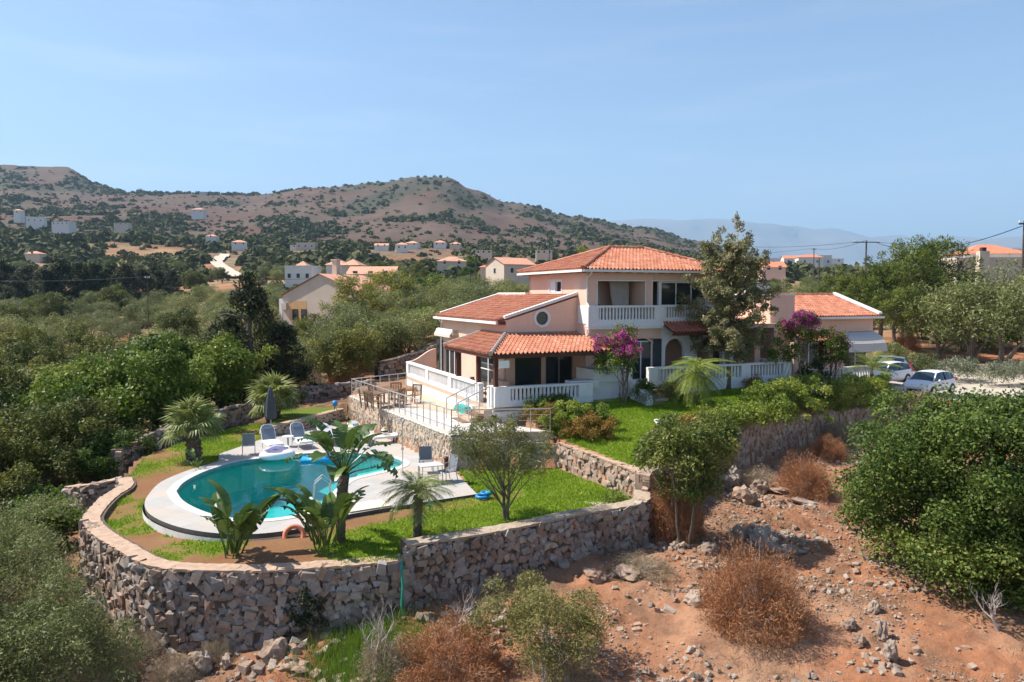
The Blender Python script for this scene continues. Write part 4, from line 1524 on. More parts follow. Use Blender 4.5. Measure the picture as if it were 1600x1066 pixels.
def twig_bush(seed, mt, n):
    """a dome of fine dry twigs: many thin slivers fanning out from the base"""
    rg = np.random.default_rng(seed)
    d = unit(rg, n)
    d[:, 2] = np.abs(d[:, 2]) * 0.95 + 0.02
    lump = 1 + 0.2 * np.sin(d[:, 0] * 5 + seed) * np.cos(d[:, 1] * 6 + d[:, 2] * 4) + 0.12 * np.sin(d[:, 0] * 11 + d[:, 1] * 9 + seed * 2)
    r1 = (0.35 + 0.65 * rg.random(n) ** 0.4) * lump
    r1 *= 1 + 0.05 * rg.normal(size=n)
    ln = rg.uniform(0.04, 0.13, n)
    tip = d * r1[:, None]
    dirn = d + 0.8 * rg.normal(size=(n, 3))
    dirn /= np.linalg.norm(dirn, axis=1)[:, None]
    base = tip - dirn * ln[:, None]
    side = np.cross(dirn, rg.normal(size=(n, 3)))
    side /= np.linalg.norm(side, axis=1)[:, None] + 1e-9
    w = rg.uniform(0.0025, 0.0065, n)[:, None]
    mid = (base + tip) / 2
    V = np.stack([base, mid + side * w, tip, mid - side * w], 1).reshape(-1, 3)
    F = np.arange(n * 4).reshape(-1, 4)
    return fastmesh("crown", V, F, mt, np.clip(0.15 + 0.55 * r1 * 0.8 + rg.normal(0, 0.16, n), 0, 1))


# ================= near plants =================
# the big dark green carob on the right
B = np.concatenate([clumps(190, (3.45, 3.0, 2.95), (0.42, 0.8), 31, -0.85, 0.5, (0, 0, 2.5)), clumps(60, (2.3, 1.3, 1.2), (0.4, 0.7), 34, -0.9, 0.3, (0.5, -1.5, 1.1)), clumps(30, (2.2, 2.0, 0.9), (0.45, 0.75), 35, 0.0, 0.4, (0.4, 0, 4.3)), clumps(40, (2.2, 2.0, 1.3), (0.4, 0.7), 32, -0.3, 0.4, (1.6, 0.5, 1.6)), clumps(26, (1.5, 1.6, 1.6), (0.4, 0.6), 33, -0.5, 0.4, (-1.6, 0.2, 1.9))])
p = (14.1, 22.6)
p = (14.15, 22.5)
plant("carob_tree", "huge rounded dark green carob bush filling the picture's right edge", "tree", (p[0], p[1], gz(*p) - 0.1), sc=(1.07, 1.05, 1.01), crown=crown_mesh(B, 150000, 0.108, 0.55, L['carob'], 31, up=0.35, shell=0.5), trunk=limb_mesh(0.22, 2.6, B, 16, 31, M['bark'], 0.15, 4, 0.9))

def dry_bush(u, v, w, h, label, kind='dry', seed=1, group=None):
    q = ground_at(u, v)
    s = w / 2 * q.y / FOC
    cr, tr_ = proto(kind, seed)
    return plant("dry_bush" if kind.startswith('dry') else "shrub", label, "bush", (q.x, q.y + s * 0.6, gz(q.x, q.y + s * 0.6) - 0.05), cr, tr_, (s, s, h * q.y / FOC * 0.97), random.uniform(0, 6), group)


dry_bush(1192, 1003, 186, 138, "large round russet dry bush on the red slope", 'dry', 1)
dry_bush(1268, 782, 88, 66, "russet dry bush below the hedge wall, left of the dark carob", 'dry', 2)
dry_bush(1302, 724, 62, 40, "small russet bush tucked against the dark carob", 'dry', 3)
dry_bush(1320, 696, 66, 38, "yellowish dry shrub at the foot of the hedge wall", 'drygrey', 4)
dry_bush(1060, 850, 100, 110, "russet dry brush around the slender trunks", 'dry', 5)
dry_bush(1190, 762, 84, 26, "grey dead brush heaped against the retaining wall", 'drygrey', 6)
dry_bush(1010, 905, 110, 26, "low grey dry grass tuft on the rock ledge", 'drygrey', 7)
dry_bush(700, 1090, 190, 90, "dark russet bush at the bottom edge under the bare fig", 'dry', 8)
dry_bush(600, 1075, 120, 70, "grey dead bush at the bottom edge beside bright grass", 'drygrey', 9)
dry_bush(890, 1100, 120, 70, "tangle of grey twigs at the bottom edge under the dusty bush", 'drygrey', 10)
dry_bush(205, 1050, 90, 60, "grey thorny dead bush at the foot of the curved wall", 'drygrey', 11)
dry_bush(262, 1080, 90, 50, "brown dead bush at the bottom edge left of the pale rocks", 'drygrey', 12)
dry_bush(150, 1090, 100, 70, "pale twiggy dead bush in the bottom corner", 'drygrey', 14)
dry_bush(330, 960, 60, 34, "dry tuft growing from the base of the curved wall", 'drygrey', 13)

# dusty green bush in the foreground
B = clumps(60, (1.45, 1.3, 1.0), (0.25, 0.42), 41, -0.4, 0.35, (0, 0, 1.15))
q = ground_at(848, 1072)
plant("dusty_bush", "dusty olive green round bush in the foreground centre", "bush", (q.x, q.y + 0.6, q.z - 0.1),
      crown_mesh(B, 20000, 0.085, 0.3, L['drygreen'], 41, up=0.2, axis='out'), limb_mesh(0.06, 1.2, B, 16, 41, M['palebark'], 0.2, 4, 0.3))


def bare_tree(u, v, h, label, seed):
    q = ground_at(u, v)
    rg = random.Random(seed)
    m = MB()

    def grow(p, d, ln, r, lev):
        pts, rad = [p], [r]
        for i in range(4):
            d = (d + Vector((rg.uniform(-.28, .28), rg.uniform(-.28, .28), rg.uniform(-.05, .22)))).normalized()
            p = p + d * ln / 4
            pts.append(p)
            rad.append(r * (1 - 0.14 * (i + 1)))
        m.tube(pts, rad, 5)
        if lev > 0:
            for k in range(4 if lev > 1 else 4):
                i = rg.randrange(2, 5)
                dd = (d + Vector((rg.uniform(-1, 1), rg.uniform(-1, 1), rg.uniform(-.1, .8)))).normalized()
                grow(pts[i], dd, ln * rg.uniform(0.5, 0.75), rad[i] * 0.7, lev - 1)
    grow(Vector((0, 0, -0.1)), Vector((rg.uniform(-.2, .2), 0, 1)), h * 0.62, 0.055, 3)
    o = thing("bare_fig_tree", label, "tree", q)
    m.build("branches", M['palebark'], o)


bare_tree(585, 1060, 1.9, "bare pale fig tree standing in bright grass below the wall", 1)
bare_tree(690, 1020, 1.6, "bare pale branches beside the bright grass, under the stepped wall", 2)
bare_tree(850, 1085, 1.4, "bare grey branches at the bottom edge in front of the dusty bush", 3)
bare_tree(1560, 985, 1.4, "bare twisted branch poking out below the dark carob", 4)
bare_tree(1590, 925, 1.0, "short bare twigs on the edge of the dark carob", 5)

# bright grass clump below the wall
rg = np.random.default_rng(9)
n = 7000
c = ground_at(585, 1030)
px, py = c.x + rg.normal(0, 0.75, n), c.y + 0.1 + rg.normal(0, 0.6, n)
P0 = np.stack([px, py, ground_z(px, py)], 1)
a = rg.uniform(0, 6.3, n)
sd = np.stack([np.cos(a), np.sin(a), a * 0], 1) * rg.uniform(0.006, 0.013, n)[:, None]
tp = P0 + np.stack([rg.normal(0, 0.12, n), rg.normal(0, 0.12, n), rg.uniform(0.15, 0.5, n)], 1)
tag(link("grass", fastmesh("grass", np.stack([P0 - sd, P0 + sd, tp], 1).reshape(-1, 3), np.arange(3 * n).reshape(-1, 3), leafmat('rank_grass', [(0.06, 0.13, 0.015), (0.09, 0.18, 0.02), (0.13, 0.22, 0.03), (0.18, 0.22, 0.05)], 0.35), np.clip(rg.normal(0.5, 0.2, n), 0, 1))), "clump of tall bright green grass below the curved wall", kind="stuff")

# dry tufts over the red slope and at the wall foot
n = 34000
px, py = rg.uniform(-14, 20, n * 3), rg.uniform(14.5, 37, n * 3)
k = (~inpoly(px, py, POLY_P)) & (~inpoly(px, py, POLY_U)) & (rg.random(n * 3) < np.clip(vnoise(px * 0.8 + 50, py * 0.8) * 3 - 1.45 + 0.35 * (px < -1), 0, 1))
px, py = px[k][:n], py[k][:n]
n = len(px)
P0 = np.stack([px, py, ground_z(px, py)], 1)
a = rg.uniform(0, 6.3, n)
sd = np.stack([np.cos(a), np.sin(a), a * 0], 1) * rg.uniform(0.004, 0.009, n)[:, None]
tp = P0 + np.stack([rg.normal(0, 0.10, n), rg.normal(0, 0.10, n), rg.uniform(0.05, 0.26, n)], 1)
tag(link("dry_grass", fastmesh("dry_grass", np.stack([P0 - sd, P0 + sd, tp], 1).reshape(-1, 3), np.arange(3 * n).reshape(-1, 3), L['drygrey'], np.clip(rg.normal(0.5, 0.25, n), 0, 1))), "sparse dry grass tufts on the red earth", kind="stuff")

# foreground olives on the left
def olive_near(x, y, s, seed, label, n=26000, size=0.10):
    B = clumps(80, (1.9 * s, 1.8 * s, 1.35 * s), (0.3 * s, 0.55 * s), seed, -0.7, 0.35, (0, 0, 1.7 * s))
    plant("olive_tree", label, "tree", (x, y, gz(x, y) - 0.15), crown_mesh(B, n, size, 0.3, L['olive'], seed, droop=0.05, up=0.3, axis='out'), limb_mesh(0.13 * s, 1.5 * s, B, 18, seed, M['bark'], 0.15, 2, 0.3))


olive_near(-13.6, 18.0, 1.35, 51, "silvery olive bush in the bottom corner beside the curved wall", 36000)
olive_near(-15.6, 21.8, 1.25, 52, "silvery olive bush against the curved wall, behind the corner olive")
olive_near(-16.6, 17.6, 0.85, 53, "olive bush cut by the picture's lower edge on the left", 16000)
olive_near(-18.9, 24.6, 1.2, 54, "grey olive bush below the low end of the curved wall", 16000)

olive_near(-10.9, 17.0, 0.95, 55, "olive bush hiding the foot of the curved wall", 22000)
olive_near(-12.6, 15.6, 1.0, 56, "olive bush at the bottom edge in front of the corner olive", 20000)


def leafy(name, label, cat, x, y, kind, seed, sc, rz=None, group=None, dz=-0.1):
    cr, tr_ = proto(kind, seed)
    return plant(name, label, cat, (x, y, gz(x, y) + dz), cr, tr_, sc, random.uniform(0, 6.28) if rz is None else rz, group)


leafy("green_bush", "glossy yellow green bush beside the low end of the curved wall", "bush", -17.3, 27.6, 'bush', 1, (1.9, 1.9, 1.5))
leafy("green_bush", "glossy bush with russet tips on the left edge above the olives", "bush", -20.3, 27.2, 'bush', 2, (2.2, 2.0, 1.7))
leafy("green_bush", "dark green bush squeezed between wall end and big evergreens", "bush", -19.4, 30.8, 'bush', 3, (2.0, 2.0, 1.4))

EV = [(-21.0, 36.8, 'ever', 1, 0.95, "fresh green tree in the front of the tree mass"),
      (-24.6, 36.6, 'oak', 1, 1.0, "brown tipped tree in the middle of the tree mass"),
      (-23.0, 43.0, 'olive', 2, 1.5, "silvery tree poking out of the dark tree mass"),
      (-28.5, 42.5, 'ever', 3, 1.15, "glossy tree at the upper left of the tree mass"),
      (-28.8, 33.5, 'ever', 2, 1.1, "bright green tree at the left edge over the olives"),
      (-22.2, 48.0, 'olive', 4, 1.5, "grey green tree behind the tree mass beside the juniper"),
      (-21.8, 30.2, 'oak', 2, 0.85, "olive green tree between wall end and the left edge"),
      (-17.9, 33.6, 'ever', 3, 0.62, "small dense green tree leaning over the old garden wall"),
      (-26.5, 29.0, 'ever', 1, 0.9, "deep green tree cut by the left edge"),
      (-20.2, 34.6, 'oak', 1, 1.12, "dense dull green tree overhanging the low garden wall"),
      (-24.6, 33.0, 'oak', 2, 1.35, "dark spreading tree on the left edge, nearest of the evergreens"),
      (-18.8, 39.3, 'ever', 1, 1.2, "glossy dark green tree directly behind the left fan palm"),
      (-22.6, 39.6, 'ever', 2, 1.25, "bright topped evergreen in the middle of the tree mass"),
      (-27.4, 38.4, 'oak', 3, 1.45, "olive toned evergreen on the left edge of the tree mass"),
      (-20.4, 44.4, 'ever', 3, 1.3, "leafy green tree left of the dark juniper"),
      (-25.8, 45.5, 'oak', 1, 1.4, "green tree at the back of the left tree mass"),
      (-32.0, 44.0, 'oak', 1, 1.5, "rounded evergreen at the far left behind the tree mass"),
      (-17.4, 45.0, 'ever', 2, 1.05, "small glossy tree pressed against the dark juniper"),
      (-31.5, 52.0, 'oak', 2, 1.4, "dull green tree behind the left tree mass"),
      (-25.0, 52.5, 'oak', 3, 1.35, "rounded dusty tree above the left tree mass")]
for x, y, k, s, sc, lab in EV:
    leafy("evergreen_tree", lab, "tree", x, y, k, s, sc)
leafy("juniper_tree", "tall dark juniper with ragged pointed tops behind the pool", "tree", -16.6, 47.6, 'conifer', 1, (1.5, 1.4, 1.24))
leafy("juniper_tree", "dark juniper shoulder on the left side of the tall juniper", "tree", -18.9, 48.6, 'conifer', 2, (1.4, 1.3, 0.86))
leafy("juniper_tree", "shorter dark juniper on the right side of the tall juniper", "tree", -14.7, 48.4, 'conifer', 3, (1.3, 1.25, 0.72))
leafy("olive_tree", "grey olive tree right behind the dark juniper", "tree", -12.6, 52.5, 'olive', 1, 1.05)
leafy("olive_tree", "olive tree behind the russet bush and dining terrace", "tree", -9.2, 56.5, 'olive', 2, 1.15)
leafy("olive_tree", "broad olive tree touching the rubble field wall", "tree", -7.2, 60.0, 'olive', 3, 1.2)
leafy("olive_tree", "olive tree between the juniper and the yellow tree", "tree", -13.6, 60.5, 'olive', 4, 1.25)
leafy("dry_bush", "large russet dry bush behind the dining terrace", "bush", -11.2, 51.3, 'dry', 2, (1.35, 1.2, 1.75), dz=0.1)
leafy("dry_bush", "grey brown leafless bush left of the russet bush", "bush", -13.2, 50.2, 'drygrey', 4, (1.1, 1.0, 1.7))
leafy("shrub", "olive coloured shrub by the corner of the dining terrace", "bush", -13.2, 46.0, 'oliveshrub', 1, (0.9, 0.9, 0.8))
leafy("dry_bush", "dry grey scrub on the bank above the white verandah", "bush", -6.3, 54.0, 'drygrey', 6, (1.7, 1.5, 1.3))
leafy("shrub", "yellow green shrub on the rubble wall beside the house", "bush", -6.2, 57.5, 'oliveshrub', 2, (1.2, 1.2, 0.9))

# slender tree growing below the hedge wall
B = np.concatenate([clumps(46, (1.65, 1.3, 0.95), (0.25, 0.5), 61, -0.6, 0.3, (0.0, 0.2, 3.2)), clumps(16, (0.9, 0.8, 0.6), (0.22, 0.4), 62, -0.8, 0.3, (0.25, 0, 2.1)), clumps(10, (0.6, 0.6, 0.5), (0.2, 0.35), 63, -0.8, 0.3, (1.2, 0.3, 3.5))])
q = (5.75, 24.5)
plant("slender_tree", "thin stemmed leafy tree rising from the red earth against the hedge wall", "tree", (q[0], q[1], gz(*q)),
      crown_mesh(B, 19000, 0.135, 0.36, leafmat('mastic_leaf', [(0.05, 0.08, 0.02), (0.095, 0.13, 0.03), (0.15, 0.18, 0.045), (0.25, 0.24, 0.08)], 0.35), 61, droop=0.25, axis='out'), limb_mesh(0.055, 2.9, B, 20, 61, M['bark'], 0.08, 4, 0.45))

# small tree on the lower lawn
B = np.concatenate([clumps(54, (1.55, 1.35, 1.0), (0.2, 0.4), 71, -0.7, 0.35, (0.0, 0, 2.15)), clumps(10, (0.7, 0.7, 0.4), (0.2, 0.3), 72, -0.3, 0.3, (-0.1, 0, 2.95))])
q = (-0.21, 23.95)
plant("lawn_tree", "small airy olive green tree with drooping twigs on the lower lawn", "tree", (q[0], q[1], gz(*q)),
      crown_mesh(B, 15000, 0.10, 0.24, leafmat('feathery_leaf', [(0.065, 0.08, 0.03), (0.105, 0.12, 0.04), (0.15, 0.16, 0.06), (0.22, 0.19, 0.085)], 0.28), 71, droop=0.7, axis='out'), limb_mesh(0.075, 1.35, B, 26, 71, M['bark'], 0.06, 2, 0.12))


# ---- palms
def fan_frond_mesh(seed):
    rg = random.Random(seed)
    m = MB()
    m.tube([(0, 0, 0), (0.35, 0, 0.05), (0.72, 0, 0.04)], [0.022, 0.016, 0.012], 5)
    nseg = 19
    for i in range(nseg):
        a = math.radians(-105 + 210 * i / (nseg - 1))
        ln = 0.78 * (1 - 0.25 * abs(i / (nseg - 1) - 0.5) * 2) * rg.uniform(0.9, 1.08)
        o0 = Vector((0.72, 0, 0.04))
        d = Vector((math.cos(a), math.sin(a), 0.10 * math.cos(2 * a)))
        s = Vector((-math.sin(a), math.cos(a), 0))
        w = 0.042
        p1 = o0 + d * ln * 0.6
        p2 = o0 + d * ln + Vector((0, 0, -0.22 - rg.uniform(0, .14)))
        k = len(m.v)
        m.v += [tuple(o0), tuple(p1 + s * w), tuple(p1 + Vector((0, 0, 0.02))), tuple(p1 - s * w), tuple(p2)]
        m.f += [(k, k + 1, k + 2), (k, k + 2, k + 3), (k + 1, k + 4, k + 2), (k + 2, k + 4, k + 3)]
    return rndmesh(m, "frond", L['palm'], rg)


def rndmesh(m, name, mt, rg, lo=0.2, hi=0.8):
    me = m.mesh(name, mt)
    a = me.attributes.new("rnd", 'FLOAT', 'FACE')
    a.data.foreach_set("value", [rg.uniform(lo, hi) for _ in range(len(me.polygons))])
    return me


def feather_frond_mesh(seed, ln=1.3, leaflet=0.34, droop=0.9, mt=None):
    rg = random.Random(seed)
    m = MB()
    pts = []
    for i in range(9):
        f = i / 8
        pts.append(Vector((ln * f * (1 - 0.12 * f), 0, 0.35 * ln * f - droop * ln * f * f * 0.8)))
    m.tube(pts, [0.014 * (1 - 0.7 * i / 8) for i in range(9)], 4)
    for i in range(26):
        f = 0.14 + 0.86 * i / 25
        j = min(7, int(f * 8))
        p = pts[j].lerp(pts[j + 1], f * 8 - j)
        d = (pts[j + 1] - pts[j]).normalized()
        w = leaflet * (0.55 + 0.9 * math.sin(math.pi * min(1, f * 0.92)))
        for sgn in (-1, 1):
            t = p + d * w * 0.55 + Vector((0, sgn * w * 0.75, -0.35 * w + rg.uniform(-.05, .05)))
            mid = p.lerp(t, 0.5) + Vector((0, 0, 0.04))
            k = len(m.v)
            e = d * 0.018
            m.v += [tuple(p), tuple(mid + e), tuple(t), tuple(mid - e)]
            m.f += [(k, k + 1, k + 2, k + 3)]
    return rndmesh(m, "frond", mt or L['palm'], rg)


def paddle_mesh(seed, ln=0.95, w=0.26, stalk=0.9, torn=0.0):
    rg = random.Random(seed)
    m = MB()
    m.tube([(0, 0, 0), (0.06, 0, stalk * 0.5), (0.18, 0, stalk)], [0.03, 0.022, 0.016], 5)
    nseg = 11
    base = Vector((0.18, 0, stalk))
    rows = []
    d = Vector((0.16, 0, 0.98)).normalized()
    p = base
    for i in range(nseg + 1):
        f = i / nseg
        ww = w * math.sin(math.pi * (0.06 + 0.9 * f ** 0.8)) ** 0.75
        rows.append((p.copy(), ww, d.copy()))
        d = (d + Vector((0.04 + 0.05 * rg.random(), 0, -0.04 - (0.05 + 0.14 * torn) * f))).normalized()
        p = p + d * ln / nseg
    for i in range(nseg):
        p0, w0, d0 = rows[i]
        p1, w1, d1 = rows[i + 1]
        n0 = Vector((-d0.z, 0, d0.x))
        for sgn in (-1, 1):
            tear = torn > 0 and rg.random() < torn
            s0 = Vector((0, sgn * w0, 0)) + n0 * 0.30 * w0
            s1 = Vector((0, sgn * w1, 0)) + n0 * 0.30 * w1
            if tear:
                s1 = s1 * 0.8 + Vector((0, 0, -0.12))
                s0 = s0 + Vector((0, 0, -0.03))
            k = len(m.v)
            m.v += [tuple(p0), tuple(p1), tuple(p1 + s1), tuple(p0 + s0)]
            m.f += [(k, k + 1, k + 2, k + 3)]
    m.tube([r[0] - Vector((0.004, 0, 0.004)) for r in rows], [0.012 * (1 - 0.8 * i / nseg) for i in range(nseg + 1)], 4)
    return rndmesh(m, "leaf", L['paddle'], rg, 0.3, 0.7)


def frond_obj(root, me, z, az, tilt, sc, name="frond", xy=(0, 0), roll=0.0):
    o = bpy.data.objects.new(name, me)
    COL.objects.link(o)
    o.parent = root
    R = Matrix.Rotation(az, 4, 'Z') @ Matrix.Rotation(-tilt, 4, 'Y') @ Matrix.Rotation(roll, 4, 'X') @ Matrix.Scale(sc, 4)
    R.translation = (xy[0], xy[1], z)
    o.matrix_basis = R
    return o


def trunk_obj(root, h, r0, r1, bend=(0, 0), rough=0.18, n=9, seed=0):
    rg = random.Random(seed)
    m = MB()
    k = int(h / 0.09)
    for i in range(k + 1):
        f = i / k
        r = (r0 + (r1 - r0) * f) * (1 + rough * (0.5 if i % 2 else -0.3))
        c = (bend[0] * f * f, bend[1] * f * f, -0.1 + h * f)
        for j in range(n):
            a = 2 * math.pi * (j + (0.5 if i % 2 else 0)) / n
            q = r * (1 + rg.uniform(-rough, rough) * 0.6)
            m.v.append((c[0] + q * math.cos(a), c[1] + q * math.sin(a), c[2]))
    for i in range(k):
        for j in range(n):
            a, b = i * n + j, i * n + (j + 1) % n
            m.f.append((a, b, b + n, a + n))
    m.f.append(tuple(k * n + j for j in range(n)))
    return m.build("trunk", M['palmbark'], root)


FAN = [fan_frond_mesh(s) for s in range(4)]


def fan_palm(x, y, z, th, tr0, sc, label, nf, seed):
    rg = random.Random(seed)
    o = thing("fan_palm", label, "palm", (x, y, z))
    trunk_obj(o, th, tr0, tr0 * 0.8, seed=seed, rough=0.3)
    for i in range(nf):
        f = i / nf
        az = i * 2.399 + rg.uniform(-.2, .2)
        tilt = math.radians(82 - 100 * f + rg.uniform(-9, 9))
        frond_obj(o, FAN[i % 4], th - 0.15 * f, az, tilt, sc * rg.uniform(0.85, 1.15))
    return o


fan_palm(-13.76, 32.3, gz(-13.76, 32.3), 1.55, 0.34, 0.95, "fan palm with thick rough trunk left of the sun loungers", 36, 1)
fan_palm(-12.9, 40.6, gz(-12.9, 40.6), 1.35, 0.42, 1.12, "fan palm with bright crown behind the closed parasol", 36, 2)
FEA = [feather_frond_mesh(s, 1.15, 0.30) for s in range(4)]
o = thing("date_palm", "small feather palm with slim dark trunk by the stepped wall", "palm", (-2.83, 22.2, gz(-2.83, 22.2)))
trunk_obj(o, 1.45, 0.105, 0.15, (0.05, 0), 0.25, 8, 3)
for i in range(26):
    f = i / 26
    frond_obj(o, FEA[i % 4], 1.42, i * 2.399, math.radians(68 - 92 * f + random.uniform(-8, 8)), random.uniform(0.8, 1.05) * (0.85 if f < 0.3 else 1))
PAD = [paddle_mesh(s, random.Random(s).uniform(0.85, 1.1), 0.2, random.Random(s + 9).uniform(0.6, 1.0), 0.10) for s in range(6)]
PADT = [paddle_mesh(20 + s, 1.0, 0.25, 0.75, 0.45) for s in range(5)]


def paddle_clump(x, y, label, nl, sc, seed, spread=0.35):
    rg = random.Random(seed)
    o = thing("paddle_plant", label, "plant", (x, y, gz(x, y)))
    for i in range(nl):
        az = rg.uniform(0, 2 * math.pi)
        rr = rg.uniform(0, spread)
        frond_obj(o, PAD[rg.randrange(6)], rg.uniform(-0.1, 0.35), az, math.radians(rg.uniform(-13, 10)), sc * rg.uniform(0.7, 1.15), "leaf", (rr * math.cos(az), rr * math.sin(az)), math.radians(rg.uniform(-25, 25)))
    return o


paddle_clump(-7.75, 20.75, "clump of big paddle leaves in the bed left of the tall one", 22, 1.08, 5, 0.28)
paddle_clump(-5.35, 21.3, "clump of big paddle leaves under the tall paddle palm", 24, 1.0, 6, 0.4)
o = thing("paddle_palm", "tall paddle leaved palm in front of the pool with torn drooping leaves", "palm", (-5.05, 21.85, gz(-5.05, 21.85)))
trunk_obj(o, 2.15, 0.13, 0.17, (0.12, 0), 0.12, 9, 4)
for i in range(20):
    f = i / 20
    az = i * 2.399
    frond_obj(o, (PADT if f < 0.62 else PAD)[i % 5], 2.0, az, math.radians(-58 + 66 * f), random.uniform(1.0, 1.2), "leaf", (0.1, 0), math.radians(random.uniform(-20, 20)))
paddle_clump(-12.9, 30.6, "little broad leaved plant beside the pool edge and fan palm", 9, 0.42, 7, 0.15)
# ------------------------------------------------------------------ the villa
def tilemat(name, cols):
    m, t, out = nt(name)
    a = t.nodes.new("ShaderNodeAttribute")
    a.attribute_name = "rnd"
    n = len(cols)
    c = ramp(t, a.outputs['Fac'], [(i / (n - 1), k) for i, k in enumerate(cols)])
    c = mixc(t, 0.5, c, ramp(t, noise(t, 1.1, 5, 0.65), [(0.3, (0.66, 0.62, 0.6)), (0.65, (1, 1, 1))]), 'MULTIPLY')
    c = mixc(t, 0.35, c, ramp(t, noise(t, 16, 4, 0.7), [(0.3, (0.6, 0.58, 0.56)), (0.7, (1, 1, 1))]), 'MULTIPLY')
    prin(t, out, c, 0.85, 0, 0.2)
    return m


M['tile'] = tilemat('roof_tile', [(0.40, 0.15, 0.09), (0.50, 0.205, 0.125), (0.55, 0.25, 0.165), (0.45, 0.17, 0.10), (0.60, 0.31, 0.22)])
M['tile_old'] = tilemat('weathered_roof_tile', [(0.36, 0.12, 0.08), (0.44, 0.16, 0.10), (0.5, 0.2, 0.13)])
PROFILE = [(0.0, 0.0), (0.07, 0.038), (0.16, 0.062), (0.25, 0.070), (0.34, 0.062), (0.43, 0.038), (0.5, 0.0), (0.62, -0.014), (0.75, -0.020), (0.88, -0.014)]


def tile_sheet(o, eu, ev, S, ul, ur, p=0.215, c=0.36, seed=0):
    """half round clay tiles in courses on a slope; ul/ur give the left and right edge at height v up the slope"""
    rg = np.random.default_rng(seed)
    o, eu, ev = Vector(o), Vector(eu).normalized(), Vector(ev).normalized()
    nn = eu.cross(ev).normalized()
    V, F, R = [], [], []
    j = 0
    while j * c < S - 0.03:
        v0, v1 = j * c - 0.03, min((j + 1) * c, S)
        vm = (v0 + v1) / 2
        i0, i1 = int(math.ceil(ul(vm) / p - 0.3)), int(math.floor(ur(vm) / p + 0.3))
        for i in range(i0, i1):
            base = len(V)
            lift = rg.uniform(0.028, 0.046)
            pr = PROFILE + [(1.0, 0.0)]
            for (f, h) in pr:
                q = o + eu * (i + f) * p
                V.append(q + ev * v0 + nn * (h + lift - 0.035))
                V.append(q + ev * v0 + nn * (h + lift))
                V.append(q + ev * v1 + nn * (h + 0.004))
            r = rg.random()
            for k in range(len(pr) - 1):
                a = base + 3 * k
                F += [(a, a + 3, a + 4, a + 1), (a + 1, a + 4, a + 5, a + 2)]
                R += [r, r]
        j += 1
    return V, F, R


def tiles(root, specs, name="roof_tiles", mt=None, seed=0):
    VV, FF, RR = [], [], []
    for s in specs:
        V, F, R = tile_sheet(*s, seed=seed + len(VV))
        k = len(VV)
        VV += [tuple(v) for v in V]
        FF += [tuple(i + k for i in f) for f in F]
        RR += R
    me = fastmesh(name, np.array(VV), np.array(FF), mt or M['tile'], RR)
    return link(name, me, root, "stuff")


def caps(root, lines, r=0.105, ln=0.42, name="ridge_tiles", mt=None):
    m = MB()
    rr = []
    rg = random.Random(3)
    for a, b in lines:
        a, b = Vector(a), Vector(b)
        n = max(1, int((b - a).length / ln))
        d = (b - a) / n
        for i in range(n):
            p = a + d * i
            k0 = len(m.f)
            m.tube([p - d * 0.06, p + d * 1.0], [r * 1.12, r * 0.92], 8)
            rr += [rg.random()] * (len(m.f) - k0)
    me = m.mesh(name, mt or M['tile'])
    at_ = me.attributes.new("rnd", 'FLOAT', 'FACE')
    at_.data.foreach_set("value", rr)
    return link(name, me, root, "stuff")


def slab(root, pts, name, mt, th=0.08):
    m = MB()
    n = len(pts)
    P = [Vector(p) for p in pts]
    nn = (P[1] - P[0]).cross(P[2] - P[0]).normalized()
    if nn.z < 0:
        P = P[::-1]
        nn = -nn
    m.v = [tuple(p) for p in P] + [tuple(p - Vector((0, 0, th))) for p in P]
    m.f = [tuple(range(n)), tuple(range(2 * n - 1, n - 1, -1))] + [(i, i + n, (i + 1) % n + n, (i + 1) % n) for i in range(n)]
    return m.build(name, mt, root)


def wall(root, p0, p1, z0, z1, ops=(), th=0.25, mt=None, name="wall"):
    """wall from p0 to p1 (outer face on the right hand side), openings (s0,s1,za,zb)"""
    p0, p1 = Vector((p0[0], p0[1], 0)), Vector((p1[0], p1[1], 0))
    t = (p1 - p0)
    Ln = t.length
    t.normalize()
    nrm = Vector((-t.y, t.x, 0))
    Mx = Matrix(((t.x, nrm.x, 0, p0.x), (t.y, nrm.y, 0, p0.y), (0, 0, 1, 0), (0, 0, 0, 1)))
    xs = sorted({0, Ln, *[o[0] for o in ops], *[o[1] for o in ops]})
    zs = sorted({z0, z1, *[o[2] for o in ops], *[o[3] for o in ops]})
    zs = [z for z in zs if z0 <= z <= z1]
    m = MB()
    for i in range(len(xs) - 1):
        k = 0
        while k < len(zs) - 1:
            def hole(kk):
                cx, cz = (xs[i] + xs[i + 1]) / 2, (zs[kk] + zs[kk + 1]) / 2
                return any(o[0] < cx < o[1] and o[2] < cz < o[3] for o in ops)
            if hole(k):
                k += 1
                continue
            e = k
            while e + 1 < len(zs) - 1 and not hole(e + 1):
                e += 1
            m.box(xs[i], xs[i + 1], 0, th, zs[k], zs[e + 1], Mx)
            k = e + 1
    return m.build(name, mt or M['pink'], root), Mx


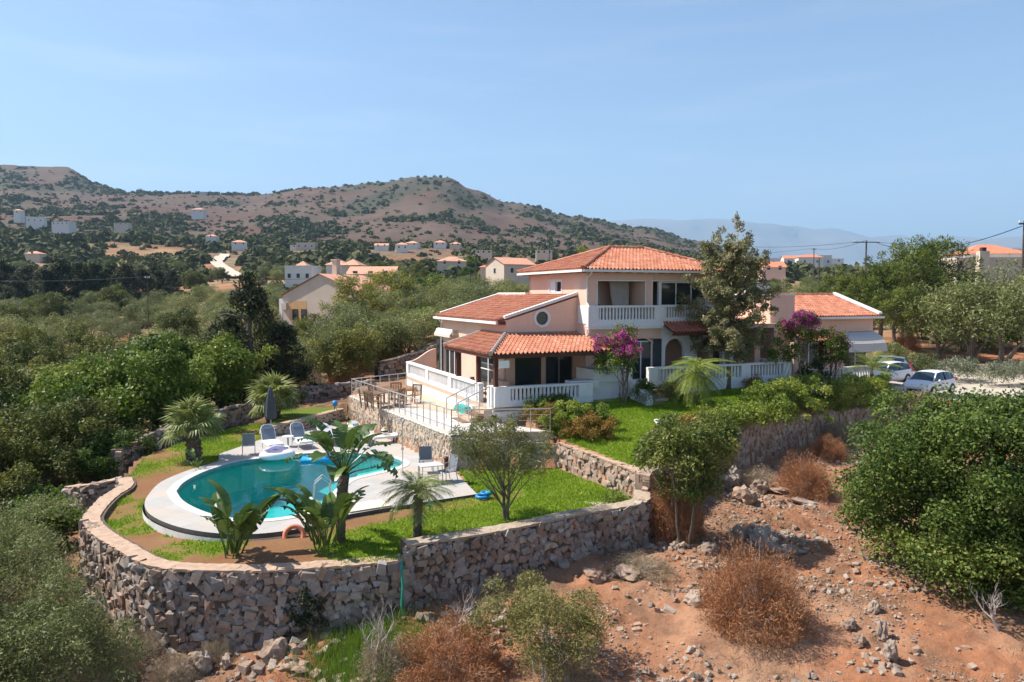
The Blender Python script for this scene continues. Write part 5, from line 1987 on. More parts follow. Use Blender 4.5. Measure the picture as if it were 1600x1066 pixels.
def window(root, Mx, s0, s1, za, zb, inset=0.1, nv=2, nh=0, name="window", fm=None, gm=None, fw=0.06, mid=None):
    m = MB()
    y0, y1 = inset, inset + 0.06
    m.box(s0, s1, y0, y1, zb - fw, zb, Mx).box(s0, s1, y0, y1, za, za + fw, Mx)
    m.box(s0, s0 + fw, y0, y1, za + fw, zb - fw, Mx).box(s1 - fw, s1, y0, y1, za + fw, zb - fw, Mx)
    for i in range(1, nv):
        x = s0 + (s1 - s0) * i / nv
        m.box(x - fw * 0.5, x + fw * 0.5, y0 + 0.005, y1 - 0.005, za + fw, zb - fw, Mx)
    for i in range(1, nh + 1):
        z = za + (zb - za) * i / (nh + 1)
        m.box(s0 + fw, s1 - fw, y0 + 0.008, y1 - 0.008, z - fw * 0.3, z + fw * 0.3, Mx)
    w = m.build(name, fm or M['frame'], root)
    for i in range(nv):
        a, b = s0 + (s1 - s0) * i / nv + 0.03, s0 + (s1 - s0) * (i + 1) / nv - 0.03
        MB().box(a, b, y0 + 0.02, y0 + 0.035, za + 0.03, zb - 0.03, Mx).build("pane", gm or M['glass'], w)
    return w


_bal = {}


def balustrade(root, p0, p1, zf, h=0.9, plinth=0.22, piers=(0, 1), spacing=0.2, wide=0.1, thick=0.22, mt=None, pierw=0.34, down=0.0):
    p0, p1 = Vector((p0[0], p0[1], 0)), Vector((p1[0], p1[1], 0))
    t = (p1 - p0)
    Ln = t.length
    t.normalize()
    nrm = Vector((-t.y, t.x, 0))
    Mx = Matrix(((t.x, nrm.x, 0, p0.x), (t.y, nrm.y, 0, p0.y), (0, 0, 1, 0), (0, 0, 0, 1)))
    mt = mt or M['white']
    m = MB()
    m.box(0, Ln, -thick / 2 - 0.03, thick / 2 + 0.03, zf + h - 0.11, zf + h, Mx)
    m.box(0, Ln, -thick / 2, thick / 2, zf - down, zf + plinth, Mx)
    ps = [f * Ln for f in piers]
    for s in ps:
        a = min(max(s - pierw / 2, 0), Ln - pierw)
        m.box(a, a + pierw, -thick / 2 - 0.015, thick / 2 + 0.015, zf + plinth, zf + h - 0.11, Mx)
    b = m.build("balustrade", mt, root)
    key = (round(h - plinth, 3), wide, mt.name)
    if key not in _bal:
        q = MB()
        hh = h - 0.11 - plinth
        w = wide / 2
        q.add([(x * s, y * 0.05, z) for z, s in ((0, w), (hh * 0.2, w * 0.78), (hh * 0.5, w * 1.0), (hh * 0.8, w * 0.78), (hh, w)) for x, y in ((-1, -1), (1, -1), (1, 1), (-1, 1))],
              [(4 * k + i, 4 * k + (i + 1) % 4, 4 * k + 4 + (i + 1) % 4, 4 * k + 4 + i) for k in range(4) for i in range(4)])
        _bal[key] = q.mesh("baluster", mt)
    n = int(Ln / spacing)
    for i in range(n):
        s = (i + 0.5) * Ln / n
        if any(abs(s - min(max(q, pierw / 2), Ln - pierw / 2)) < pierw / 2 + 0.04 for q in ps):
            continue
        o = bpy.data.objects.new("baluster", _bal[key])
        COL.objects.link(o)
        o.parent = b
        R = Matrix(((t.x, nrm.x, 0), (t.y, nrm.y, 0), (0, 0, 1))).to_4x4()
        R.translation = Mx @ Vector((s, 0, zf + plinth))
        o.matrix_basis = R
    return b


V_ORIGIN = Vector((3.77, 38.0, 0))
villa = thing("villa", "salmon pink two storey villa with terracotta roofs and white balustrades", "house", V_ORIGIN, TH)
EX, EY = Vector((math.cos(TH), math.sin(TH), 0)), Vector((-math.sin(TH), math.cos(TH), 0))


def hl(x, y, z=0.0):
    return V_ORIGIN + EX * x + EY * y + Vector((0, 0, z))


PK, WH = M['pink'], M['white']
# --- main block, upper storey
wall(villa, (0, 0), (8, 0), 3.1, 5.86, [(0.6, 3.42, 4.04, 5.3), (3.88, 7.4, 4.04, 5.3), (0.6, 3.42, 3.12, 4.04), (3.88, 7.4, 3.12, 4.04)], 0.22)
_, ML = wall(villa, (0, 7), (0, 0.22), -0.6, 5.86, [(7 - 4.25, 7 - 2.84, 4.72, 5.36)], 0.25)
window(villa, ML, 7 - 4.25, 7 - 2.84, 4.72, 5.36, 0.06, 2, fm=M['frame'])
m = MB()
m.box(7 - 4.33, 7 - 2.76, -0.03, 0.05, 4.62, 4.718, ML).box(7 - 4.33, 7 - 2.76, -0.03, 0.05, 5.362, 5.44, ML).box(7 - 4.33, 7 - 4.252, -0.03, 0.05, 4.718, 5.362, ML).box(7 - 2.838, 7 - 2.76, -0.03, 0.05, 4.718, 5.362, ML)
m.build("window_surround", WH, villa)
MB().box(7 - 4.24, 7 - 3.62, 0.02, 0.055, 4.74, 5.34, ML).build("shutter", M['frame'], villa)
wall(villa, (8, 0.22), (8, 7), -0.6, 5.86)
wall(villa, (8, 7), (0, 7), -0.6, 5.86)
# ground storey front
_, MG = wall(villa, (0, 0), (4.45, 0), -0.6, 3.1, [(2.0, 3.95, 0.15, 2.32)], 0.25, name="wall")
# loggia behind the openings
lg = MB()
lg.box(0.22, 7.8, 0.22, 1.95, 3.05, 3.12)
lg.build("loggia_floor", M['terrace'], villa)
MB().box(0.22, 7.8, 0.22, 1.95, 5.5, 5.6).build("loggia_ceiling", WH, villa)
_, MLG = wall(villa, (0.22, 1.95), (7.8, 1.95), 3.1, 5.6, [(0.3, 1.6, 3.12, 5.2)], 0.2)
window(villa, MLG, 0.3, 1.6, 3.12, 5.2, 0.02, 2, 0, "door")
MB().box(3.42, 3.66, 0.225, 1.95, 3.12, 5.5).build("partition", PK, villa)
cu = MB()
pts = [(1.95, 1.15), (2.15, 1.05), (2.35, 1.17), (2.6, 1.05), (2.85, 1.15), (3.1, 1.06)]
for z, k in ((5.48, 0.0), (4.6, 0.10), (3.5, 0.35)):
    for x, y in pts:
        cu.v.append((x + k * (3.1 - x) * 0.8, y, z))
for r_ in range(2):
    for i in range(5):
        a = r_ * 6 + i
        cu.f.append((a, a + 1, a + 7, a + 6))
cu.build("curtain", mat('pale_curtain', (0.42, 0.38, 0.35), 0.9, 0.1, 3), villa, True)
MX0 = Matrix.Identity(4)
window(villa, MX0, 4.45, 7.38, 4.02, 5.29, 0.10, 3, 0, "window")
MB().box(4.3, 4.45, 0.02, 0.2, 4.06, 5.3).build("shutter", M['frame'], villa)
# trims round the openings
for a, b in ((0.6, 3.42), (3.88, 7.4)):
    m = MB()
    m.box(a - 0.05, b + 0.05, -0.025, 0.05, 5.3, 5.36).box(a - 0.05, a, -0.025, 0.05, 4.05, 5.3).box(b, b + 0.05, -0.025, 0.05, 4.05, 5.3)
    m.build("opening_trim", WH, villa)
# balcony: projecting left part, recessed right part
MB().box(-0.05, 4.42, -0.30, 0.0, 2.98, 3.14).box(-0.02, 4.39, -0.26, 0.0, 2.86, 2.98).build("balcony_slab", WH, villa)
MB().box(4.42, 8.6, -0.12, 0.0, 3.12, 3.24).build("balcony_slab", WH, villa)
balustrade(villa, (-0.02, -0.16), (4.4, -0.16), 3.14, 0.92, 0.2, (0, 1), 0.185, 0.1, 0.2, pierw=0.55)
balustrade(villa, (4.42, -0.05), (8.6, -0.05), 3.24, 0.82, 0.16, (0, 1), 0.17, 0.09, 0.16, pierw=0.2)
MB().box(-0.03, 0.16, -0.18, 0.9, 3.14, 4.06).build("balcony_return", WH, villa)
# gutters, downpipe
MB().box(-0.5, 8.5, -0.58, -0.47, 5.74, 5.86).box(-0.58, -0.47, -0.5, 7.5, 5.74, 5.86).build("gutter", M['whitetrim'], villa)
MB().tube([(0.03, -0.45, 5.76), (0.03, -0.32, 5.6), (-0.03, -0.06, 5.5), (-0.03, -0.06, 4.2), (-0.08, -0.34, 4.0), (-0.08, -0.34, 2.7), (-0.05, -0.1, 2.5), (-0.05, -0.1, 0.5)], 0.045, 7).build("downpipe", M['whitetrim'], villa)
m = MB()
for k in range(14):
    x = -0.3 + 8.6 * k / 13
    m.box(x - 0.05, x + 0.05, -0.46, 0.0, 5.72, 5.84)
for k in range(11):
    y = 0.2 + 6.8 * k / 10
    m.box(-0.46, 0.0, y - 0.05, y + 0.05, 5.72, 5.84)
m.build("rafter_ends", M['wood_dark'], villa, kind="stuff")
# hipped roof
e0, e1, f0, f1, ez, rz_ = -0.52, 8.55, -0.52, 7.52, 5.88, 7.2
ry, ra, rb = 3.5, 3.3, 5.6
slab(villa, [(e0, f0, ez), (e1, f0, ez), (rb, ry, rz_), (ra, ry, rz_)], "roof_slab", M['tile_old'], 0.06)
slab(villa, [(e0, f1, ez), (e0, f0, ez), (ra, ry, rz_)], "roof_slab", M['tile_old'], 0.06)
slab(villa, [(e1, f0, ez), (e1, f1, ez), (rb, ry, rz_)], "roof_slab", M['tile_old'], 0.06)
slab(villa, [(e1, f1, ez), (e0, f1, ez), (ra, ry, rz_), (rb, ry, rz_)], "roof_slab", M['tile_old'], 0.06)


def slope(o, eu, top, wl, tl, tr):
    """eave origin o, eave direction eu, a point on the top edge, eave length wl, top edge from tl to tr (along eu from o)"""
    o, eu, top = Vector(o), Vector(eu).normalized(), Vector(top)
    d = top - o
    ev = d - eu * d.dot(eu)
    S = ev.length
    return (o, eu, ev.normalized(), S, lambda v: tl * v / S, lambda v: wl + (tr - wl) * v / S)


tiles(villa, [slope((e0, f0, ez), (1, 0, 0), (ra, ry, rz_), e1 - e0, ra - e0, rb - e0),
              slope((e0, f1, ez), (0, -1, 0), (ra, ry, rz_), f1 - f0, f1 - ry, f1 - ry),
              slope((e1, f0, ez), (0, 1, 0), (rb, ry, rz_), f1 - f0, ry - f0, ry - f0),
              slope((e1, f1, ez), (-1, 0, 0), (rb, ry, rz_), e1 - e0, e1 - rb, e1 - ra)], seed=1)
up = Vector((0, 0, 0.07))
caps(villa, [(Vector((e0, f0, ez)) + up, Vector((ra, ry, rz_)) + up), (Vector((e1, f0, ez)) + up, Vector((rb, ry, rz_)) + up), (Vector((e0, f1, ez)) + up, Vector((ra, ry, rz_)) + up), (Vector((e1, f1, ez)) + up, Vector((rb, ry, rz_)) + up), (Vector((ra, ry, rz_)) + up, Vector((rb, ry, rz_)) + up)])

# --- left wing with the lean roof and round window
WX, WY0, WY1 = -4.0, 1.03, 11.4
cx, cz, rr = -2.0, 3.42, 0.36
m = MB()
# front wall: sloping top, round hole
N = 24
tz = lambda x: 3.33 + (x - WX) / 4.0 * 1.17
outer = []
for i in range(N):
    a = 2 * math.pi * i / N
    dx, dz = math.cos(a), math.sin(a)
    ts = []
    if dx > 1e-6:
        ts.append((-0.0 - cx) / dx)
    if dx < -1e-6:
        ts.append((WX - cx) / dx)
    if dz < -1e-6:
        ts.append((1.75 - cz) / dz)
    den = dz - dx * 1.17 / 4
    if den > 1e-6:
        ts.append((tz(cx) - cz) / den)
    q = min(ts)
    outer.append((cx + dx * q, cz + dz * q))
inner = [(cx + rr * math.cos(2 * math.pi * i / N), cz + rr * math.sin(2 * math.pi * i / N)) for i in range(N)]
for x, z in outer:
    m.v.append((x, WY0, z))
for x, z in inner:
    m.v.append((x, WY0, z))
for x, z in inner:
    m.v.append((x, WY0 + 0.25, z))
for i in range(N):
    j = (i + 1) % N
    m.f.append((i, j, N + j, N + i))
    m.f.append((N + i, N + j, 2 * N + j, 2 * N + i))
# corner fillers of the ray fan
for X, Z in ((0.0, 1.75), (WX, 1.75), (WX, tz(WX)), (0.0, tz(0.0))):
    best = sorted(range(N), key=lambda i: math.hypot(outer[i][0] - X, outer[i][1] - Z))[:2]
    k = len(m.v)
    m.v.append((X, WY0, Z))
    a_, b_ = sorted(best)
    if b_ - a_ > 1:
        a_, b_ = b_, a_
    m.f.append((a_, b_, k))
m.build("gable_wall", PK, villa)
_, MW = wall(villa, (WX, WY0), (0, WY0), -0.6, 1.75, [(0.5, 1.98, -0.45, 1.62), (2.2, 3.8, -0.45, 1.62)], 0.25)
window(villa, MW, 0.5, 1.98, -0.45, 1.62, 0.08, 1, 0, "door", fm=M['shutter'])
window(villa, MW, 2.2, 3.8, -0.45, 1.62, 0.08, 2, 0, "door", fm=M['grey_metal'])
m = MB()
for i in range(32):
    a = 2 * math.pi * i / 32
    for r_, y in ((rr - 0.02, WY0 - 0.03), (rr + 0.11, WY0 - 0.03), (rr + 0.11, WY0 + 0.02), (rr - 0.02, WY0 + 0.1)):
        m.v.append((cx + r_ * math.cos(a), y, cz + r_ * math.sin(a)))
for i in range(32):
    for k in range(4):
        a, b = 4 * i + k, 4 * i + (k + 1) % 4
        c_, d_ = 4 * ((i + 1) % 32) + (k + 1) % 4, 4 * ((i + 1) % 32) + k
        m.f.append((a, b, c_, d_))
rw = m.build("round_window", WH, villa)
m = MB()
m.v = [(cx + rr * math.cos(2 * math.pi * i / 32), WY0 + 0.09, cz + rr * math.sin(2 * math.pi * i / 32)) for i in range(32)]
m.f = [tuple(range(32))]
m.build("pane", glassmat("green_reflecting_glass", (0.03, 0.045, 0.03), 0.05), rw)
_, MWL = wall(villa, (WX, WY1), (WX, WY0 + 0.002), -0.6, 3.33, [(WY1 - 11.0, WY1 - 8.3, -0.45, 1.85), (WY1 - 5.0, WY1 - 2.4, -0.45, 1.75)], 0.25)
window(villa, MWL, WY1 - 11.0, WY1 - 8.3, -0.45, 1.85, 0.1, 3, 0, "french_window", fw=0.09)
window(villa, MWL, WY1 - 5.0, WY1 - 2.4, -0.45, 1.75, 0.1, 2, 1, "french_window", fw=0.09)
for y in (8.0, 11.3):
    MB().box(-4.08, -4.0, y - 0.3, y + 0.28, -0.3, 1.8).build("shutter", M['shutter'], villa)
wall(villa, (0, WY1), (WX, WY1), -0.6, 3.33)
m = MB()
m.add([(WX, WY1, 3.33), (0, WY1, 3.33), (0, WY1, 4.5), (WX, WY1 - .2, 3.33), (0, WY1 - .2, 3.33), (0, WY1 - .2, 4.5)], [(0, 2, 1), (3, 4, 5), (0, 3, 5, 2), (1, 2, 5, 4)])
m.build("gable_wall", PK, villa)
MB().box(-0.25, -0.002, 7.002, WY1, 0, 4.5).build("wall", PK, villa)
oz = 3.38
slab(villa, [(WX - 0.38, WY0 + 0.1, oz - 0.08), (0.0, WY0 + 0.1, oz + 1.2), (0.0, WY1 - 0.1, oz + 1.2), (WX - 0.38, WY1 - 0.1, oz - 0.08)], "roof_slab", M['tile_old'], 0.07)
dv = Vector((4.36, 0, 1.28))
tiles(villa, [(Vector((WX - 0.40, WY1 - 0.15, oz - 0.06)), Vector((0, -1, 0)), dv, dv.length, lambda v: 0.0, lambda v: WY1 - WY0 - 0.3)], seed=2)
# copings along the gables and the back
for y in (WY0 - 0.06, WY1 - 0.2):
    m = MB()
    m.bar((WX - 0.06, y + 0.13, oz + 0.10), (0.0, y + 0.13, oz + 1.30), 0.28, 0.14)
    m.build("coping", M['whitetrim'], villa)
MB().box(-0.26, 0.05, 7.02, WY1 - 0.1, 4.5, 4.74).build("coping", M['whitetrim'], villa)
MB().box(WX - 0.5, WX - 0.38, WY0 + 0.1, WY1 + 0.1, oz - 0.24, oz - 0.11).build("gutter", M['whitetrim'], villa)
m = MB()
for k in range(22):
    y = WY0 + 0.3 + (WY1 - WY0 - 0.6) * k / 21
    m.box(WX - 0.38, WX, y - 0.04, y + 0.04, oz - 0.22, oz - 0.12)
m.build("rafter_ends", M['wood_dark'], villa, kind="stuff")
MB().box(WX - 0.36, WX, WY0 - 0.02, WY0 + 0.14, oz - 0.26, oz - 0.09).build("eave_beam", M['wood_dark'], villa)
MB().tube([(WX - 0.3, 11.2, 3.2), (WX - 0.06, 11.2, 2.9), (WX - 0.06, 11.2, -0.4)], 0.05, 7).build("downpipe", M['whitetrim'], villa)
# rolled awning over the far french window
m = MB()
m.tube([(WX - 0.22, 11.35, 2.42), (WX - 0.22, 8.2, 2.42)], 0.15, 10)
m.box(WX - 0.5, WX - 0.45, 8.3, 11.3, 2.1, 2.26)
m.add([(WX - 0.30, 8.3, 2.54), (WX - 0.30, 11.3, 2.54), (WX - 0.49, 11.3, 2.25), (WX - 0.49, 8.3, 2.25)], [(0, 1, 2, 3)])
m.box(WX - 0.36, WX, 8.2, 8.26, 2.25, 2.58)
m.build("rolled_awning", mat('cream_canvas', (0.60, 0.54, 0.46), 0.8, 0.06, 3), villa)

# --- verandah of the wing: floor, porch roof, posts, balustrades
VZ = -0.45
vf = MB()
vf.prism([(-5.98, -2.27), (0.6, -2.27), (0.6, 0.0), (0.0, 0.0), (0.0, WY0 - 0.003), (WX - 0.003, WY0 - 0.003), (WX - 0.003, 12.5), (-5.98, 12.5)], -0.65, VZ)
vf.build("verandah_floor", M['terrace'], villa)
m = MB()
m.box(-5.99, -5.74, -0.5, 12.5, -1.6, -0.652).box(-5.74, 0.5, -2.28, -2.06, -1.5, -0.652).box(-5.74, WX, 12.3, 12.5, -1.6, -0.652)
m.build("verandah_base", WH, villa)
balustrade(villa, (-5.87, 12.4), (-5.87, -0.45), VZ, 0.9, 0.2, (0, 0.34, 0.66, 1), 0.2, 0.09, 0.2, pierw=0.5, down=0.25)
balustrade(villa, (-5.9, -2.16), (-0.9, -2.16), VZ, 0.92, 0.26, (0, 1), 0.2, 0.1, 0.22, pierw=0.75, down=0.35)
MB().box(-5.99, -5.65, -2.05, -1.5, -0.8, VZ + 0.92).build("pier", WH, villa)
ew = MB()
prof = []
for k in range(9):
    f = k / 8
    prof.append((-5.8 + 1.75 * f, VZ + 0.9 + 0.75 * (1 - math.cos(math.pi * f)) / 2))
P = [(x, -0.65) for x in (-5.8, -4.05)]
ew.v = [(x, 12.3, z) for x, z in prof] + [(x, 12.5, z) for x, z in prof] + [(-5.8, 12.3, -0.7), (-4.05, 12.3, -0.7), (-5.8, 12.5, -0.7), (-4.05, 12.5, -0.7)]
for k in range(8):
    ew.f.append((k, k + 1, k + 10, k + 9))
ew.f += [tuple(range(8, -1, -1)) + (18, 19), tuple(range(9, 18)) + (21, 20)]
ew.build("curved_end_wall", PK, villa)
pz0, pz1 = 1.93, 2.62
A, Bq, Cq, Dq = (-6.2, -2.5, pz0), (0.55, -2.5, pz0), (0.0, WY0, pz1), (WX, WY0, pz1)
slab(villa, [A, Bq, (0.55, -0.05, pz0 + 0.48), (0.0, -0.05, pz0 + 0.48), Cq, Dq], "porch_slab", M['wood_dark'], 0.05)
slab(villa, [(-6.2, 4.1, pz0), A, Dq, (WX, 4.1, pz1)], "porch_slab", M['wood_dark'], 0.05)
Sf = math.hypot(WY0 + 2.5, pz1 - pz0)
tiles(villa, [(Vector(A) + Vector((0, 0, .03)), Vector((1, 0, 0)), Vector((0, WY0 + 2.5, pz1 - pz0)), Sf, lambda v: 2.2 * v / Sf, lambda v: 6.75 - 0.55 * v / Sf if v < Sf * 0.68 else 6.2),
              (Vector((-6.2, 4.1, pz0 + .03)), Vector((0, -1, 0)), Vector((2.2, 0, pz1 - pz0)), math.hypot(2.2, pz1 - pz0), lambda v: 0.0, lambda v: 6.6 - 3.53 * v / math.hypot(2.2, pz1 - pz0))], "porch_tiles", M['tile'], 3)
grey_cap = mat('mortar_hip', (0.33, 0.27, 0.24), 0.9, 0.2, 6)
caps(villa, [(Vector(A) + up * 1.2, Vector(Dq) + up * 1.2), (Vector((-6.2, 4.1, pz0)) + up, Vector((WX, 4.1, pz1)) + up)], 0.10, 0.4, "hip_tiles", grey_cap)
MB().box(WX, 0, WY0 - 0.09, WY0 - 0.003, pz1 - 0.02, pz1 + 0.13).box(WX - 0.09, WX - 0.003, WY0 - 0.09, 4.1, pz1 - 0.02, pz1 + 0.13).build("flashing", grey_cap, villa)
m = MB()
m.box(-6.18, 0.5, -2.47, -2.35, pz0 - 0.17, pz0 - 0.04).box(-6.17, -6.05, -2.35, 4.05, pz0 - 0.17, pz0 - 0.04)
m.build("eave_beam", M['wood_dark'], villa)
for x, y in ((-5.8, -2.1), (-5.8, 0.1), (-5.8, 3.05)):
    MB().box(x - 0.09, x + 0.09, y - 0.09, y + 0.09, VZ, pz0 - 0.05).build("post", M['wood_dark'], villa)
m = MB()
m.box(-5.82, -5.35, -2.62, -2.55, 1.35, 1.68)
m.bar((-5.7, -2.2, 1.3), (-5.7, -2.56, 1.45), 0.05, 0.05)
m.build("floodlight", M['plastic_white'], villa)
MB().box(-4.35, -4.0, 0.6, 2.1, VZ, 0.35).build("low_wall", PK, villa)
MB().box(-1.9, -0.35, -1.9, -1.3, 0.1, 0.52).build("white_bench", M['plastic_white'], villa)

# --- front terrace of the main block
TZ = 0.15
MB().prism([(1.5, -2.3), (11.2, -2.3), (11.2, 1.0), (4.45, 1.0), (4.45, -0.002), (1.5, -0.002)], -0.9, TZ).build("terrace_slab", WH, villa)
MB().prism([(1.55, -2.1), (11.0, -2.1), (11.0, 0.9), (4.5, 0.9), (4.5, -0.01), (1.55, -0.01)], TZ, TZ + 0.012).build("terrace_floor", M['terrace'], villa)
balustrade(villa, (2.2, -2.18), (11.2, -2.18), TZ, 0.9, 0.2, (0, 0.37, 0.66, 1), 0.2, 0.1, 0.22, pierw=0.55)
balustrade(villa, (11.09, -2.05), (11.09, 0.4), TZ, 0.9, 0.2, (0, 1), 0.2, 0.1, 0.2, pierw=0.3)
m = MB()
m.box(-0.6, 1.6, -1.75, -0.003, -0.9, 1.0).box(-0.72, 1.72, -1.85, -0.003, 0.36, 0.42)
m.build("white_plinth", WH, villa)
MB().add([(1.2, -2.2, -0.9), (1.2, -2.2, 0.45), (1.2, -3.7, -0.15), (1.2, -3.7, -0.9), (1.5, -2.2, -0.9), (1.5, -2.2, 0.45), (1.5, -3.7, -0.15), (1.5, -3.7, -0.9)],
         [(0, 1, 2, 3), (7, 6, 5, 4), (1, 5, 6, 2), (3, 2, 6, 7), (0, 4, 5, 1)]).build("stair_side_wall", WH, villa)
m = MB()
for k in range(4):
    m.box(1.5, 2.7, -2.3 - 0.32 * (k + 1), -2.3 - 0.32 * k, -1.0, TZ - 0.17 * (k + 1))
m.build("garden_steps", M['terrace'], villa)
window(villa, MG, 2.6, 3.95, 0.15, 2.2, 0.1, 2, 0, "door", fm=M['frame'])
for x, w in ((1.5, 0.55), (3.95, 0.5)):
    MB().box(x, x + w, -0.06, -0.003, 0.2, 2.3).build("shutter", M['shutter'], villa)
m = MB()
for i in range(9):
    a = math.pi * (0.18 + 0.64 * i / 8)
    x, z = 2.97 + 1.15 * math.cos(a), 1.58 + 0.82 * math.sin(a)
    m.v += [(x, -0.03, z), (x, -0.03, z + 0.09), (x, 0.02, z + 0.09)]
for i in range(8):
    m.f += [(3 * i, 3 * i + 3, 3 * i + 4, 3 * i + 1), (3 * i + 1, 3 * i + 4, 3 * i + 5, 3 * i + 2)]
m.build("door_arch", PK, villa)
m = MB()
m.lathe([(0.02, 0), (0.09, 0.03), (0.11, 0.16), (0.05, 0.26), (0.01, 0.3)], 8, (1.15, -0.14, 2.0))
m.bar((1.15, 0, 2.34), (1.15, -0.16, 2.34), 0.03, 0.03)
m.build("wall_lantern", M['shutter'], villa)
# arcade under the small shaded porch roof
def arch_wall(root, x0, x1, y, z0, z1, arches, th, mt):
    m = MB()
    xs = x0
    for (a, b, zs) in arches:
        r = (b - a) / 2
        m.box(xs, a, y, y + th, z0, z1)
        n_ = 12
        for k in range(n_):
            a0, a1 = math.pi - math.pi * k / n_, math.pi - math.pi * (k + 1) / n_
            c = (a + b) / 2
            xa, za, xb, zb = c + r * math.cos(a0), zs + r * math.sin(a0), c + r * math.cos(a1), zs + r * math.sin(a1)
            m.add([(xa, y, za), (xb, y, zb), (xb, y, z1), (xa, y, z1), (xa, y + th, za), (xb, y + th, zb), (xb, y + th, z1), (xa, y + th, z1)], [(0, 1, 2, 3), (0, 4, 5, 1), (7, 6, 5, 4)])
        xs = b
    m.box(xs, x1, y, y + th, z0, z1)
    return m.build("arcade_wall", mt, root)


arch_wall(villa, 4.46, 9.2, -0.02, TZ, 3.1, [(4.7, 5.95, 1.65), (6.75, 8.45, 1.5)], 0.25, WH)
wall(villa, (4.45, 2.2), (9.2, 2.2), TZ - 0.3, 3.1, [(0.5, 1.7, TZ, 2.25)], 0.2)
MB().box(4.95, 6.15, 2.24, 2.3, TZ, 2.25).build("door", M['shutter'], villa)
MB().box(4.25, 4.446, 0.26, 2.2, TZ, 3.1).build("wall", PK, villa)
MB().box(4.45, 9.2, 0.24, 2.4, 2.98, 3.08).build("arcade_ceiling", WH, villa)
a0, a1 = Vector((4.42, -1.15, 2.66)), Vector((9.3, -1.15, 2.66))
dv2 = Vector((0, 1.12, 0.5))
slab(villa, [a0, a1, a1 + dv2, a0 + dv2], "porch_slab", M['wood_dark'], 0.05)
tiles(villa, [(a0 + Vector((0, 0, .03)), Vector((1, 0, 0)), dv2, dv2.length, lambda v: 0.0, lambda v: 4.88)], "porch_tiles", M['tile_old'], 4)
MB().box(4.42, 9.3, -1.14, -1.04, 2.5, 2.62).build("eave_beam", M['wood_dark'], villa)
# --- single storey link to the right, with pillars and stair tower
MB().box(8.25, 13.6, 1.6, 7.0, -0.8, 3.3).build("link_block", PK, villa)
MB().box(8.1, 13.7, -0.3, 1.9, 2.75, 3.0).build("link_canopy", PK, villa)
for x in (9.35, 10.4, 11.75):
    MB().box(x, x + 0.38, -0.35, 0.05, TZ - 0.6, 2.75).build("pillar", PK, villa)
MB().box(8.6, 9.9, 1.55, 1.598, 0.2, 2.3).build("door", M['shutter'], villa)
MB().box(10.9, 12.3, 1.55, 1.598, 0.9, 2.2).build("window", M['shutter'], villa)
MB().box(11.85, 13.62, 0.1, 3.4, -0.9, 4.56).build("stair_tower", PK, villa)
MB().box(11.8, 13.67, 0.05, 3.45, 4.56, 4.66).build("coping", M['whitetrim'], villa)
m = MB()
m.v = []
nd_ = 16
for r_, y in ((0.0, 0.0), (0.2, -0.03), (0.36, -0.10), (0.48, -0.2)):
    for j in range(nd_):
        a = 2 * math.pi * j / nd_
        m.v.append((12.1 + r_ * math.cos(a), 1.2 + y, 5.12 + r_ * math.sin(a)))
for k in range(3):
    for j in range(nd_):
        a, b = k * nd_ + j, k * nd_ + (j + 1) % nd_
        m.f.append((a, b, b + nd_, a + nd_))
sd = m.build("satellite_dish", mat('dish_grey', (0.52, 0.48, 0.45), 0.5, 0.05, 3), villa, True)
MB().tube([(12.1, 1.3, 4.6), (12.1, 1.22, 5.1)], 0.04, 6).bar((12.1, 1.2, 4.75), (12.1, 0.72, 5.1), 0.03, 0.03).build("bracket", M['grey_metal'], sd)
m = MB()
m.add([(12.35, 3.0, 6.05), (12.95, 3.0, 6.05), (12.95, 3.35, 6.4), (12.35, 3.35, 6.4)], [(0, 1, 2, 3)])
m.tube([(12.65, 3.2, 4.6), (12.65, 3.2, 6.2)], 0.03, 6)
m.build("solar_lamp", M['plastic_white'], villa)
m = MB()
m.bar((10.2, 3.6, 3.3), (11.6, 3.0, 4.5), 0.12, 0.12).bar((10.2, 4.6, 3.3), (11.6, 4.0, 4.5), 0.12, 0.12).box(9.6, 11.9, 3.2, 5.2, 3.301, 4.3)
m.build("roof_hut", PK, villa)
# --- right wing
RX0, RX1, RY0, RY1 = 13.65, 21.6, 1.65, 8.0
RZ = -0.5
_, MR = wall(villa, (RX0, RY0), (RX1, RY0), -1.2, 3.28, [(2.0, 3.5, RZ, 1.7), (5.6, 7.6, RZ, 1.7)], 0.25)
window(villa, MR, 2.0, 3.5, RZ, 1.7, 0.1, 2, 0, "door")
window(villa, MR, 5.6, 7.6, RZ, 1.7, 0.1, 2, 0, "door")
wall(villa, (RX1, RY0 + 0.002), (RX1, RY1), -1.2, 3.28)
wall(villa, (RX0, RY1), (RX0, RY0 + 0.26), -1.2, 3.28)
ryd, rzz = 3.3, 4.55
MB().add([(RX1 - 0.02, RY0, 3.28), (RX1 - 0.02, RY0 + 2 * ryd, 3.28), (RX1 - 0.02, RY0 + ryd, 4.45), (RX1 - 0.25, RY0, 3.28), (RX1 - 0.25, RY0 + 2 * ryd, 3.28), (RX1 - 0.25, RY0 + ryd, 4.45)], [(0, 1, 2), (3, 5, 4), (0, 2, 5, 3), (1, 4, 5, 2)]).build("gable_wall", PK, villa)
r0, r1 = Vector((RX0 - 0.02, RY0 - 0.42, 3.28)), Vector((RX1 + 0.1, RY0 - 0.42, 3.28))
dv3 = Vector((0, ryd + 0.42, rzz - 3.28))
slab(villa, [r0, r1, r1 + dv3, r0 + dv3], "roof_slab", M['tile_old'], 0.07)
slab(villa, [r0 + dv3, r1 + dv3, r1 + dv3 * 2 - Vector((0, 0, 2 * (rzz - 3.28))), r0 + dv3 * 2 - Vector((0, 0, 2 * (rzz - 3.28)))], "roof_slab", M['tile_old'], 0.07)
